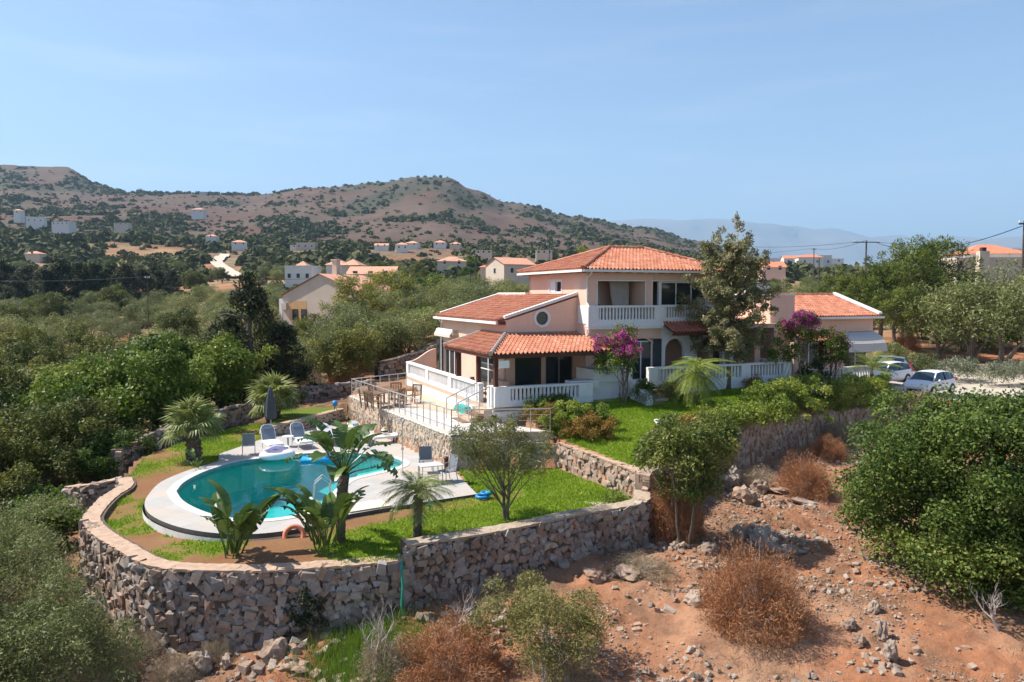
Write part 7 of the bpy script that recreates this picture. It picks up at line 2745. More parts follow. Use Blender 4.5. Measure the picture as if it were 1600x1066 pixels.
fp = thing("garden_spotlight", "white garden spotlight tilted on the upper lawn", "lamp", (6.3, 31.9, gz(6.3, 31.9)), 0.4)
MB().box(-0.22, 0.22, -0.16, 0.16, 0, 0.07, Matrix.Translation((0, 0, 0.22)) @ Matrix.Rotation(0.5, 4, 'X')).build("head", M['plastic_white'], fp)
MB().tube([(0, 0, 0), (0, 0, 0.24)], 0.03, 6).build("stand", M['grey_metal'], fp)
sl = thing("paving_slab", "white concrete slab at the corner of the lower lawn", "slab", (3.5, 25.4, gz(3.5, 25.4)))
MB().prism([(-1.0, 0.65), (0.2, -0.75), (1.0, -0.35), (0.75, 0.55)], -0.05, 0.07).build("top", M['deck2'], sl)
# small raised lawn behind the pool
V, F = sheet([(-12.3, 37.6), (-11.5, 38.6), (-9.7, 42.4), (-10.5, 44.6), (-13.4, 43.2)], lambda x, y: -2.05 + 0.015 * (y - 40), 0.25, 0.0)
tag(link("lawn", fastmesh("lawn", V, F, LAWNMAT, smooth=True, col=np.tile(np.array([[0.15, 0.20, 0.025]]), (len(V), 1)))), "small raised yellowish lawn behind the low garden wall", kind="structure")

# ------------------------------------------------------------------ dining furniture on the terrace
def wood_chair(x, y, rz, label):
    o = thing("wooden_armchair", label, "chair", (x, y, -1.1), rz, "wooden chairs round the terrace table")
    for sx in (-1, 1):
        MB().box(sx * 0.28 - 0.025, sx * 0.28 + 0.025, -0.28, -0.23, 0, 0.64).build("leg", M['wood'], o)
        MB().bar((sx * 0.28, 0.24, 0), (sx * 0.28, 0.36, 0.95), 0.05, 0.05).build("leg", M['wood'], o)
        MB().box(sx * 0.28 - 0.035, sx * 0.28 + 0.035, -0.3, 0.30, 0.64, 0.67).build("armrest", M['wood'], o)
    for k in range(5):
        MB().box(-0.27, 0.27, -0.27 + 0.105 * k, -0.19 + 0.105 * k, 0.40, 0.425).build("seat_slat", M['wood'], o)
    MB().bar((-0.28, 0.36, 0.93), (0.28, 0.36, 0.93), 0.05, 0.06).build("top_rail", M['wood'], o)
    for k in range(6):
        x_ = -0.22 + 0.088 * k
        MB().bar((x_, 0.265, 0.42), (x_, 0.35, 0.92), 0.035, 0.02).build("back_slat", M['wood'], o)
    return o


tb = at(600, 640, -1.1)
DT = Vector((-6.6, 38.6, -1.1))
t = thing("dining_table", "slatted wooden dining table on the terrace", "table", DT, math.radians(60))
for k in range(7):
    MB().box(-0.95, 0.95, -0.44 + 0.13 * k, -0.33 + 0.13 * k, 0.70, 0.735).build("slat", M['wood'], t)
for sx in (-1, 1):
    for sy in (-1, 1):
        MB().box(sx * 0.85 - 0.04, sx * 0.85 + 0.04, sy * 0.36 - 0.04, sy * 0.36 + 0.04, 0, 0.70).build("leg", M['wood'], t)
CH = [(-7.4, 38.1, 100, "wooden armchair on the pool side of the dining table"), (-6.9, 37.3, 145, "wooden armchair at the near end of the dining table"), (-7.1, 39.5, 60, "wooden armchair at the far end of the dining table"),
      (-5.9, 38.2, -115, "wooden armchair on the house side of the dining table"), (-5.2, 39.6, -30, "wooden armchair pulled away toward the verandah wall"), (-6.2, 40.4, 15, "wooden armchair by the back corner of the dining terrace")]
for x, y, a, lab in CH:
    wood_chair(x, y, math.radians(a), lab)
q = hl(-6.2, 1.0)
tl = thing("teal_lilo", "folded teal sheet stored under the verandah", "sheet", (q.x, q.y, -1.1), TH)
MB().box(-0.25, 0.2, -0.9, 0.9, 0, 0.25, taper=0.06).build("folds", M['teal_plastic'], tl)
MB().box(-0.2, 0.15, -0.6, 0.7, 0.25, 0.33, taper=0.05).build("upper_fold", M['teal_plastic'], tl)
q = hl(-4.9, 0.9)
vc = thing("verandah_chair", "brown chair on the wing verandah behind the balustrade", "chair", (q.x, q.y, VZ), TH + 1.2)
MB().box(-0.25, 0.25, -0.25, 0.25, 0.42, 0.46).build("seat", M['wood'], vc)
MB().box(-0.25, 0.25, 0.22, 0.26, 0.46, 0.95).build("backrest", M['wood'], vc)
for sx in (-1, 1):
    for sy in (-1, 1):
        MB().box(sx * 0.22 - 0.02, sx * 0.22 + 0.02, sy * 0.22 - 0.02, sy * 0.22 + 0.02, 0, 0.42).build("leg", M['wood'], vc)
q = hl(-4.9, 3.4)
vs = thing("clay_jar", "pale clay jar standing on the wing verandah", "jar", (q.x, q.y, VZ))
MB().lathe([(0.1, 0), (0.2, 0.2), (0.22, 0.45), (0.14, 0.65), (0.1, 0.72), (0.13, 0.78)], 14).build("body", mat('clay', (0.4, 0.3, 0.24), 0.8, 0.1, 3), vs, True)

# person sitting on the loggia behind the balcony rail
q = hl(0.95, 0.75, 3.12)
pr_ = thing("person", "person with dark hair and blue top sitting behind the balcony rail", "person", q, TH)
sk_pts = [((0, 0, .50), .15), ((0, 0, .70), .14), ((0, -.01, .92), .17), ((0, -.01, 1.02), .07), ((0, -.03, 1.12), .085), ((0, -.04, 1.24), .09),
          ((.19, -.01, .95), .065), ((.25, -.05, .72), .05), ((.18, -.26, .60), .04), ((-.19, -.01, .95), .065), ((-.25, -.05, .72), .05), ((-.18, -.26, .60), .04),
          ((.10, -.08, .48), .09), ((.12, -.48, .47), .075), ((.12, -.5, .08), .05), ((.12, -.62, .04), .045), ((-.10, -.08, .48), .09), ((-.12, -.48, .47), .075), ((-.12, -.5, .08), .05), ((-.12, -.62, .04), .045)]
sk_e = [(0, 1), (1, 2), (2, 3), (3, 4), (4, 5), (2, 6), (6, 7), (7, 8), (2, 9), (9, 10), (10, 11), (0, 12), (12, 13), (13, 14), (14, 15), (0, 16), (16, 17), (17, 18), (18, 19)]
me = bpy.data.meshes.new("body")
me.from_pydata([p for p, r in sk_pts], sk_e, [])
bo = link("body", me, pr_)
sm = bo.modifiers.new("skin", 'SKIN')
for i, (p, r) in enumerate(sk_pts):
    me.skin_vertices[0].data[i].radius = (r, r)
me.skin_vertices[0].data[0].use_root = True
bo.modifiers.new("sub", 'SUBSURF').render_levels = 1
mp_, t, out = nt("person_skin_and_top")
tc = t.nodes.new("ShaderNodeTexCoord")
sx_ = t.nodes.new("ShaderNodeSeparateXYZ")
t.links.new(tc.outputs['Object'], sx_.inputs[0])
prin(t, out, ramp(t, sx_.outputs['Z'], [(0.0, (0.04, 0.05, 0.09)), (0.55, (0.04, 0.05, 0.09)), (0.56, (0.03, 0.16, 0.30)), (0.98, (0.03, 0.16, 0.30)), (0.99, (0.45, 0.27, 0.19))]), 0.8)
me.materials.append(mp_)
MB().lathe([(0.02, 0.15), (0.08, 0.12), (0.105, 0.04), (0.10, -0.04), (0.05, -0.09)], 12, (0, 0.012, 1.18)).build("hair", M['black'], pr_, True)
pc = thing("balcony_chair", "dark chair on the loggia under the sitting person", "chair", hl(0.95, 0.78, 3.12), TH)
MB().box(-0.24, 0.24, -0.25, 0.22, 0.32, 0.36).build("seat", M['wood_dark'], pc)
MB().box(-0.24, 0.24, 0.20, 0.24, 0.36, 0.85).build("backrest", M['wood_dark'], pc)
for sx in (-1, 1):
    for sy in (-1, 1):
        MB().box(sx * 0.2 - 0.02, sx * 0.2 + 0.02, sy * 0.2 - 0.02, sy * 0.2 + 0.02, 0, 0.32).build("leg", M['wood_dark'], pc)

# ------------------------------------------------------------------ cars
def car(x, y, rz, label, paint, sc=(1, 1, 1), suv=False, group=None):
    o = thing("parked_car", label, "car", (x, y, gz(x, y) + 0.02), rz, group)
    o.scale = sc
    if suv:
        ST = [(-2.25, .78, 1.0, .55, 1.0), (-2.15, .88, 1.08, .66, 1.12), (-1.75, .91, 1.05, .60, 1.60), (-1.0, .92, 1.02, .64, 1.68), (0, .92, 1.0, .66, 1.68), (.6, .92, 1.0, .64, 1.60), (1.2, .91, 1.02, .76, 1.06), (1.8, .88, .96, .62, .98), (2.15, .8, .85, .5, .86), (2.3, .62, .7, .3, .7)]
        gb = .30
    else:
        ST = [(-1.98, .68, .86, .5, .87), (-1.9, .80, .98, .64, 1.02), (-1.62, .84, .97, .58, 1.36), (-0.95, .86, .94, .60, 1.46), (-0.1, .87, .92, .62, 1.48), (.5, .87, .91, .60, 1.42), (1.12, .86, .90, .72, .94), (1.5, .83, .82, .58, .84), (1.85, .76, .70, .48, .71), (2.0, .60, .56, .3, .56)]
        gb = .24
    rings = []
    for (xx, w, zb, wr, zr) in ST:
        half = [(0.0, gb - .02), (w * .88, gb), (w, gb + .16), (w * 1.005, gb + (zb - gb) * .6), (w * .965, zb), (wr, max(zr - .05, zb + .005)), (wr * .62, zr), (0.0, zr + .012)]
        ring = [(xx, y_, z_) for y_, z_ in half] + [(xx, -y_, z_) for y_, z_ in half[-2:0:-1]]
        rings.append(ring)
    n = len(rings[0])
    body, glass, wind = MB(), MB(), MB()
    for i in range(len(rings) - 1):
        for j in range(n):
            jj = j if j < 7 else 13 - j
            vs = [rings[i][j], rings[i][(j + 1) % n], rings[i + 1][(j + 1) % n], rings[i + 1][j]]
            seg = (i, jj)
            if jj == 4 and i in (2, 3, 4, 5):
                tgt = glass
            elif jj in (5, 6) and i == 5:
                tgt = wind
            elif jj in (5, 6) and i == 1:
                tgt = wind
            else:
                tgt = body
            tgt.add(vs, [(3, 2, 1, 0)])
    for e in (0, len(rings) - 1):
        body.add(rings[e], [tuple(range(n)) if e == 0 else tuple(range(n - 1, -1, -1))])
    bobj = body.build("body", paint, o, True)
    for mod in ():
        pass
    gl2 = glassmat("car_glass", (0.015, 0.03, 0.045), 0.03)
    for sgn in (-1, 1):
        g1 = MB()
        for f_ in glass.f:
            if glass.v[f_[0]][1] * sgn > 0:
                g1.add([glass.v[i_] for i_ in f_], [(0, 1, 2, 3)])
        g1.build("side_window", gl2, o)
    wind.build("windscreen", gl2, o, True)
    # pillars
    for sgn in (-1, 1):
        for xx in ((-0.35,) if not suv else (-0.2, -1.1)):
            zb, zr = (0.935, 1.43) if not suv else (1.01, 1.63)
            w0, w1 = (.845, .615) if not suv else (.89, .655)
            MB().bar((xx, sgn * w0, zb), (xx - .03, sgn * w1, zr), 0.06, 0.02, (1, 0, 0)).build("pillar", M['black'], o)
        a = ST[5]
        b = ST[6]
        MB().bar((a[0], sgn * (a[3] + .01), a[4] - .03), (b[0], sgn * (b[1] * .9), b[2] + .03), 0.07, 0.04).build("pillar", paint, o)
        mirror = MB().lathe([(0.01, -.09), (.07, -.05), (.08, .03), (.02, .09)], 8, ((.78 if not suv else .8), sgn * (.98 if not suv else 1.02), .95 if not suv else 1.08))
        mirror.build("mirror", paint, o, True)
        hx = 1.72 if not suv else 2.0
        hz = .66 if not suv else .8
        hw = .70 if not suv else .74
        MB().box(hx - .16, hx + .16, sgn * hw - .1, sgn * hw + .1, hz - .07, hz + .06, Matrix.Translation((0, 0, 0)), 0.03).build("headlight", M['metal'], o)
        tx = -1.86 if not suv else -2.1
        MB().box(tx - .12, tx + .16, sgn * .72 - .11 * (1), sgn * .72 + .125, (.82 if not suv else .98), (1.0 if not suv else 1.22), None, 0.02).build("tail_light", mat('red_lens', (0.45, 0.02, 0.03), 0.25, 0.1, 4), o)
        for xx in (-1.22, 1.25) if not suv else (-1.4, 1.4):
            r_ = 0.31 if not suv else 0.37
            yy = sgn * (.78 if not suv else .83)
            w_ = MB()
            for k_ in range(20):
                a_ = 2 * math.pi * k_ / 20
                for rr_, y_ in ((r_, -.1), (r_, .1), (r_ * .66, .105)):
                    w_.v.append((xx + rr_ * math.cos(a_), yy + sgn * y_, r_ + rr_ * math.sin(a_)))
            for k_ in range(20):
                for q_ in range(2):
                    a_, b_ = 3 * k_ + q_, 3 * ((k_ + 1) % 20) + q_
                    w_.f.append((a_, b_, b_ + 1, a_ + 1))
            wh = w_.build("wheel", M['black'], o)
            rim = MB()
            rim.v = [(xx, yy + sgn * .09, r_)] + [(xx + r_ * .64 * (1 if k_ % 2 else .86) * math.cos(2 * math.pi * k_ / 20), yy + sgn * .104, r_ + r_ * .64 * (1 if k_ % 2 else .86) * math.sin(2 * math.pi * k_ / 20)) for k_ in range(20)]
            rim.f = [(0, 1 + k_, 1 + (k_ + 1) % 20) for k_ in range(20)]
            rim.build("rim", M['metal'], wh)
            ar = MB()
            for k_ in range(13):
                a_ = math.pi * k_ / 12
                for rr_ in (r_ * .98, r_ * 1.14):
                    ar.v.append((xx + rr_ * math.cos(a_), sgn * ((.872 if not suv else .925)), r_ + rr_ * math.sin(a_)))
            for k_ in range(12):
                ar.f.append((2 * k_, 2 * k_ + 1, 2 * k_ + 3, 2 * k_ + 2))
            ar.build("wheel_arch", M['black'], o)
    fx = ST[-1][0]
    MB().box(fx - .06, fx + .015, -.45, .45, gb + .04, gb + .2).build("grille", M['black'], o)
    MB().box(ST[0][0] - .015, ST[0][0] + .05, -.26, .26, gb + .35, gb + .46).build("number_plate", M['plastic_white'], o)
    return o


paint_w = mat('white_car_paint', (0.72, 0.73, 0.75), 0.25, 0.02, 1, spec=0.6)
paint_g = mat('grey_car_paint', (0.16, 0.175, 0.19), 0.28, 0.03, 1, spec=0.6)
car(26.9, 48.4, math.radians(216), "white hatchback nearest the gravel drive with its side toward the picture", paint_w, group="white cars parked by the hedge")
car(25.7, 51.8, math.radians(212), "white hatchback behind the other white car, close to the balustrade", paint_w, (1.05, 1.02, 1.02), group="white cars parked by the hedge")
car(27.6, 56.6, math.radians(148), "grey crossover seen from behind beside the awning", paint_g, suv=True)
# ------------------------------------------------------------------ houses beyond the garden
def far_house(name, label, u, v, D, w, d, h, rz, roof='hip', wallm=None, roofm=None, nwin=3, floors=1, rise=None, chimney=False, sink=1.5, win_side=True):
    p = atd(u, v, D)
    o = thing(name, label, "house", (p.x, p.y, p.z), math.radians(rz))
    wm, rm = wallm or M['offwhite'], roofm or M['pale_tile']
    m = MB()
    m.box(-w / 2, w / 2, -d / 2, d / 2, -sink - 4, h)
    m.build("wall", wm, o)
    rise = rise or d * 0.22
    ov = 0.35
    if roof == 'hip':
        r = min(w, d) / 2
        a = (-w / 2 + r * (w > d), -d / 2 + r * (d >= w)) if w > d else (0, -d / 2 + r)
        b = (w / 2 - r, 0) if w > d else (0, d / 2 - r)
        if w > d:
            a = (-w / 2 + r, 0)
        W, Dd = w / 2 + ov, d / 2 + ov
        m = MB().add([(-W, -Dd, h), (W, -Dd, h), (W, Dd, h), (-W, Dd, h), (a[0], a[1], h + rise), (b[0], b[1], h + rise)],
                     [(0, 1, 5, 4) if w > d else (0, 1, 4), (1, 2, 5) if w > d else (1, 2, 5, 4), (2, 3, 4, 5) if w > d else (2, 3, 5), (3, 0, 4) if w > d else (3, 0, 4, 5), (3, 2, 1, 0)])
        m.build("roof", rm, o)
    elif roof == 'gable':      # ridge along x
        W, Dd = w / 2 + ov, d / 2 + ov
        MB().add([(-W, -Dd, h - .1), (W, -Dd, h - .1), (W, 0, h + rise), (-W, 0, h + rise), (-W, Dd, h - .1), (W, Dd, h - .1)], [(0, 1, 2, 3), (3, 2, 5, 4)]).build("roof", rm, o)
        MB().add([(-w / 2, -d / 2, h), (-w / 2, d / 2, h), (-w / 2, 0, h + rise - .12), (w / 2, -d / 2, h), (w / 2, d / 2, h), (w / 2, 0, h + rise - .12)], [(0, 2, 1), (3, 4, 5)]).build("gable", wm, o)
    else:
        MB().box(-w / 2 - .08, w / 2 + .08, -d / 2 - .08, -d / 2 + .12, h, h + 0.35).box(-w / 2 - .08, w / 2 + .08, d / 2 - .12, d / 2 + .08, h, h + 0.35).box(-w / 2 - .08, -w / 2 + .12, -d / 2 + .12, d / 2 - .12, h, h + 0.35).box(w / 2 - .12, w / 2 + .08, -d / 2 + .12, d / 2 - .12, h, h + 0.35).build("parapet", wm, o)
    for fl_ in range(floors):
        z0 = 0.9 + fl_ * h / floors
        for i in range(nwin):
            x = -w / 2 + w * (i + 0.5) / nwin
            f = MB().box(x - 0.5, x + 0.5, -d / 2 - 0.05, -d / 2 + 0.05, z0, z0 + 1.25).build("window", M['frame'], o)
            MB().box(x - 0.42, x + 0.42, -d / 2 - 0.07, -d / 2 - 0.052, z0 + 0.08, z0 + 1.17).build("pane", M['shutter'], f)
        if win_side:
            f = MB().box(-w / 2 - 0.05, -w / 2 + 0.05, -0.5, 0.5, z0, z0 + 1.25).build("window", M['frame'], o)
            MB().box(-w / 2 - 0.07, -w / 2 - 0.052, -0.42, 0.42, z0 + 0.08, z0 + 1.17).build("pane", M['shutter'], f)
    if chimney:
        MB().box(w * 0.1, w * 0.1 + 0.7, -0.35, 0.35, h, h + rise + 1.1).box(w * 0.1 - 0.1, w * 0.1 + 0.8, -0.45, 0.45, h + rise + 1.1, h + rise + 1.25).build("chimney", wm, o)
    return o


CR = M['cream']
# the neighbour's gabled house
p = atd(528, 488, 98)
nb_ = thing("neighbour_house", "large cream neighbour house with one long sloping tiled roof", "house", (p.x, p.y, p.z), math.radians(-24))
nb_.scale = (0.8, 0.8, 0.92)
w2, d2 = 5.2, 5.5
MB().add([(-6.5, -d2, -5), (7.5, -d2, -5), (7.5, -d2, 3.1), (0.8, -d2, 5.2), (-6.5, -d2, 2.4), (-6.5, d2, -5), (7.5, d2, -5), (7.5, d2, 3.1), (0.8, d2, 5.2), (-6.5, d2, 2.4)],
         [(0, 1, 2, 3, 4), (9, 8, 7, 6, 5), (0, 4, 9, 5), (1, 6, 7, 2), (3, 2, 7, 8), (4, 3, 8, 9)]).build("wall", CR, nb_)
MB().add([(-7.0, -d2 - .3, 2.32), (0.8, -d2 - .3, 5.3), (0.8, d2 + .3, 5.3), (-7.0, d2 + .3, 2.32), (8.0, -d2 - .3, 3.0), (8.0, d2 + .3, 3.0), (-7.0, -d2 - .3, 2.2), (-7.0, d2 + .3, 2.2)], [(0, 1, 2, 3), (1, 4, 5, 2), (6, 0, 3, 7)]).build("roof", M['pale_tile'], nb_)
MB().box(-0.3, 0.6, -1, 0, 4.6, 7.2).box(-0.45, 0.75, -1.15, 0.15, 7.2, 7.4).build("chimney", CR, nb_)
MB().box(-5.2, -1.8, -d2 - .02, -d2 + .3, -1.0, 1.6).build("porch_recess", mat('ochre_render', (0.55, 0.33, 0.16), 0.9, 0.08, 1), nb_)
for x in (-4.6, -2.9):
    f = MB().box(x, x + 1.1, -d2 - .08, -d2 - .022, -1.0, 0.5).build("window", M['wood_dark'], nb_)
    MB().box(x + .1, x + 1.0, -d2 - .1, -d2 - .082, -0.9, 0.4).build("pane", M['glass'], f)
MB().box(-9.0, -6.51, -3.5, 1.5, -5, 1.9).build("annex", WH, nb_)
f = MB().box(-8.4, -7.2, -3.58, -3.505, -1.6, 1.0).build("window", M['frame'], nb_)
MB().box(-8.25, -7.35, -3.6, -3.582, -1.5, 0.9).build("pane", M['shutter'], f)
MB().box(-6.48, -5.5, -d2 - .45, -d2 - .003, 0.4, 1.3).build("air_conditioner", M['cream'], nb_)

far_house("white_house", "white two storey house with red pyramid roof behind the neighbour house", 474, 441, 190, 7, 6, 3.7, -8, 'flat', M['offwhite'], floors=1, nwin=3)
far_house("roof_pavilion", "little red pyramid roofed tower on the white house", 474, 418.5, 191, 3.2, 3.2, 0.2, -8, 'hip', M['offwhite'], rise=1.5, nwin=0, win_side=False, sink=-3.4)
far_house("white_house", "small white house with red pyramid roof right of the neighbour chimney", 530, 435, 185, 4.6, 5, 3.2, -8, 'hip', M['offwhite'], nwin=1, rise=1.5)
far_house("cream_house", "small cream house with red pyramid roof beside the white one", 553, 435, 184, 4.2, 5, 3.1, -8, 'hip', M['cream'], nwin=1, rise=1.5)
far_house("long_house", "long low house with an orange roof between white end gables", 585, 441, 150, 9.0, 6, 1.6, -4, 'gable', M['offwhite'], nwin=3, rise=1.5)
far_house("gabled_house", "cream house with two tiled gables left of the villa's roof", 797, 434, 175, 8.5, 7.5, 3.0, 35, 'gable', M['cream'], nwin=2, rise=1.6)
far_house("gabled_house", "tan roofed annex left of the two gabled cream house", 770, 434, 182, 5, 6, 2.4, -8, 'hip', M['cream'], M['rust_tile'], nwin=1)
far_house("tan_house", "low tan house with a faded red roof among dark trees", 706, 418, 240, 9, 7, 1.8, 5, 'hip', M['cream'], nwin=2, rise=1.6)
VIL = [("modern_house", "pale modern house with arches on the lower hillside", 480, 389, 470, 13, 8, 4.6, 0, 'flat', 3),
       ("modern_house", "low pale annex left of the modern house on the hillside", 462, 389, 475, 6, 6, 2.6, 0, 'flat', 1),
       ("village_house", "red roofed long house in the middle of the village", 597, 388, 460, 9, 6, 2.2, 0, 'gable', 2),
       ("village_house", "white house with a tower and blue shadow in the village centre", 628, 391, 450, 8, 7, 4.2, 10, 'hip', 2),
       ("village_house", "orange roofed house behind the white tower house", 645, 386, 480, 9, 7, 3.0, -10, 'hip', 2),
       ("village_house", "pale blue roofed house right of the village centre", 688, 385, 500, 9, 7, 3.2, 0, 'hip', 2),
       ("village_house", "tan roofed house next to the pale blue roofed one", 712, 386, 490, 8, 7, 2.4, 0, 'hip', 2),
       ("village_house", "white flat roofed house above the gabled cream house", 756, 399, 360, 8.5, 6, 2.6, 0, 'flat', 3),
       ("village_house", "white house touching the villa's roof line in the distance", 850, 399, 380, 9, 6, 3.0, 0, 'flat', 3),
       ("hill_house", "small white domed house highest on the left hillside", 30, 335, 620, 6, 6, 4.0, 0, 'hip', 1),
       ("hill_house", "white cubic house in the middle of the three on the left", 57, 348, 610, 14, 8, 5.5, 15, 'flat', 3),
       ("hill_house", "long low white house, rightmost of the three on the left", 100, 353, 600, 17, 8, 3.6, -10, 'flat', 4),
       ("hill_house", "cream flat house alone on the brown slope", 192, 353, 580, 12, 6, 2.4, 0, 'flat', 3),
       ("hill_house", "pale house high up near the ridge saddle", 311, 333, 800, 14, 8, 4.5, 0, 'hip', 2),
       ("hill_house", "red roofed shed where the track starts up the hill", 332, 373, 520, 8, 6, 2.0, 0, 'hip', 1),
       ("hill_house", "white house with red roof above the pale track", 374, 385, 470, 10, 7, 3.2, 20, 'hip', 2),
       ("hill_house", "tan roofed house half hidden by the dark pines", 56, 401, 330, 7, 5, 1.6, 0, 'hip', 1),
       ("ridge_ruin", "old stone building on the skyline of the saddle", 318, 304, 1290, 12, 8, 5, 0, 'flat', 2)]
for nm, lab, u, v, D, w, d, h, rz, rf, nw in VIL:
    w, h = w * 0.9, h * 0.72
    far_house(nm, lab, u, v, D, w, d, h, rz, rf, M['cream'] if 'tan' in lab or 'cream' in lab or 'stone' in lab or 'pale modern' in lab else M['offwhite'], nwin=nw, sink=3)
# right hand houses
far_house("flat_house", "white terrace of the big house behind the pines", 1548, 440, 108, 13.5, 8, 2.9, -4, 'flat', M['cream'], nwin=0, win_side=False)
far_house("roofed_house", "red hipped roof storey of the big house behind the pines", 1538, 408, 112, 9, 7, 0.9, -4, 'hip', M['offwhite'], M['rust_tile'], nwin=0, rise=1.5, win_side=False, sink=-1)
p = atd(1534, 440, 103)
ch = thing("chimney_stack", "tall pale chimney stack in front of the big house on the right", "chimney", p)
MB().box(-0.65, 0.65, -0.45, 0.45, -4, 4.1).build("shaft", M['cream'], ch)
MB().box(-0.3, 0.3, -0.3, 0.3, 4.1, 4.6).build("pot", M['wood_dark'], ch)
p = atd(1590, 397, 110)
wt = thing("water_heater", "white solar water tank on the flat roof at the right edge", "tank", p)
o = MB().tube([(-1.0, 0, 0.5), (1.0, 0, 0.5)], 0.35, 12).build("tank", M['metal'], wt)
MB().box(-0.9, 0.9, -0.3, 0.3, -0.3, 0.12).build("stand", M['frame'], wt)
TOWN = [(1215, 414, 420, 12, 3.2, 'flat', "white flat house behind the silvery tree in the distance"), (1236, 413, 400, 9, 3.0, 'gable', "red roofed house left in the distant row on the right"), (1264, 414, 380, 12, 3.6, 'hip', "biggest red roofed house in the distant row on the right"),
        (1285, 414, 390, 7, 4.4, 'flat', "white block at the end of the distant row on the right"), (1300, 412, 450, 11, 2.4, 'flat', "low pale house past the distant red roofs"), (1205, 428, 210, 6, 1.8, 'gable', "dusky pink house just right of the silvery tree")]
for u, v, D, w, h, rf, lab in TOWN:
    far_house("town_house", lab, u, v, D, w, 7, h, -6, rf, M['offwhite'] if 'pink' not in lab else M['pink'], M['rust_tile'], nwin=2, sink=3)

# pale track up the hill, and a drive, as thin ribbons on the slope
def track(pts, w, label):
    V = []
    for u, v, D in pts:
        q = atd(u, v, D)
        V.append((q.x, q.y))
    sp_ = smooth_path(V, 8)
    m = MB()
    for i, q in enumerate(sp_):
        a, b = sp_[max(0, i - 1)], sp_[min(len(sp_) - 1, i + 1)]
        t_ = (b - a) / (np.linalg.norm(b - a) + 1e-9)
        for s in (-1, 0, 1):
            x_, y_ = q[0] - t_[1] * w * s, q[1] + t_[0] * w * s
            m.v.append((x_, y_, float(ground_z(x_, y_)[0]) + 0.9))
    for i in range(len(sp_) - 1):
        for k in range(2):
            a = 3 * i + k
            m.f.append((a, a + 1, a + 4, a + 3))
    o = m.build("track", mat('pale_track', (0.50, 0.42, 0.34), 0.95, 0.1, 0.3), None)
    tag(o, label, kind="structure")


track([(372, 432, 262), (355, 425, 285), (338, 414, 330), (345, 406, 370), (352, 398, 420)], 2.6, "pale dirt track winding up the hillside")

# ------------------------------------------------------------------ trees beyond the garden
def tree_at(name, label, u, v, D, kind, seed, sc, group=None, dz=0.0):
    q = atd(u, v, D)
    return leafy(name, label, "tree", q.x, q.y, kind, seed, sc, None, group, dz - 0.2)


for u, D, s, k, lab in [(560, 84, 1.25, 1, "yellow green tree in front of the neighbour house"), (610, 88, 1.3, 2, "broad yellow green tree right of the neighbour house"), (645, 78, 0.8, 1, "small yellow green tree before the dark round tree")]:
    tree_at("yellow_tree", lab, u, 480, D, 'yellow', k, s)
tree_at("round_tree", "dark round tree standing above the olive grove", 640, 455, 112, 'ever', 1, 1.35)
tree_at("round_tree", "second dark round tree right behind the first", 680, 455, 116, 'ever', 2, 1.3)
tree_at("round_tree", "low dark tree below the yellow green trees", 662, 480, 76, 'ever', 3, 0.8)
tree_at("conifer", "brownish thin leaved tree left of the villa's small window", 808, 470, 88, 'oak', 2, 1.15)
tree_at("poplar", "yellow green poplar peeping over the villa's roof", 925, 440, 105, 'yellow', 1, (1.0, 1.0, 1.75))
tree_at("poplar", "lighter poplar just left of the one over the roof", 893, 440, 112, 'yellow', 2, (0.8, 0.8, 1.3))
tree_at("poplar", "yellow tree top peeping over the villa's ridge", 985, 440, 130, 'yellow', 1, (0.7, 0.7, 1.5))
PN = [(1335, 74, 0.85, "pine at the left end of the pine clump"), (1375, 70, 1.0, "pine in the middle of the pine clump"), (1420, 73, 1.15, "tallest pine of the clump"), (1458, 77, 1.3, "pine with upswept tops at the right of the clump"), (1400, 66, 0.75, "low pine in front of the clump"), (1300, 96, 0.8, "darker pine behind the right wing roof")]
for i, (u, D, s, lab) in enumerate(PN):
    tree_at("pine_tree", lab, u, 520, D, 'pine', 1 + i % 3, s * 1.3)
OR = [(1462, 65, 1.15, "olive tree overhanging the lavender by the drive"), (1512, 63, 1.5, "largest olive tree beside the gravel drive"), (1566, 61, 1.45, "olive tree at the picture's right edge above the drive"), (1610, 64, 1.5, "olive tree cut by the picture's right edge"), (1540, 74, 1.5, "olive tree behind the largest one by the drive"), (1480, 78, 1.3, "olive tree under the pine clump")]
for i, (u, D, s, lab) in enumerate(OR):
    tree_at("olive_tree", lab, u, 540, D, 'olive', 1 + i % 4, (s * 1.35, s * 1.35, s * 1.45), None, -1.1)
leafy("shrub", "pale flowering shrub behind the cars", "shrub", *at(1437, 588, -1.5)[:2], 'oliveshrub', 2, (1.5, 1.5, 1.5))
leafy("dry_bush", "russet bush beside the grey car", "bush", *at(1415, 560, -1.3)[:2], 'dry', 3, (1.2, 1.2, 1.7))
leafy("lavender", "grey lavender mound on the drive's stone edge", "shrub", *at(1493, 583, -1.3)[:2], 'grey', 1, (2.3, 1.6, 1.9), 0.1)
leafy("lavender", "second grey lavender mound at the right edge", "shrub", *at(1580, 588, -1.3)[:2], 'grey', 2, (2.6, 1.6, 1.9), 0.1)
tag(leafy("weed_patch", "green weeds at the bend of the drive", "shrub", *at(1432, 592, -1.8)[:2], 'bush', 1, (1.6, 0.8, 0.3)), "green weeds at the bend of the drive", "shrub")

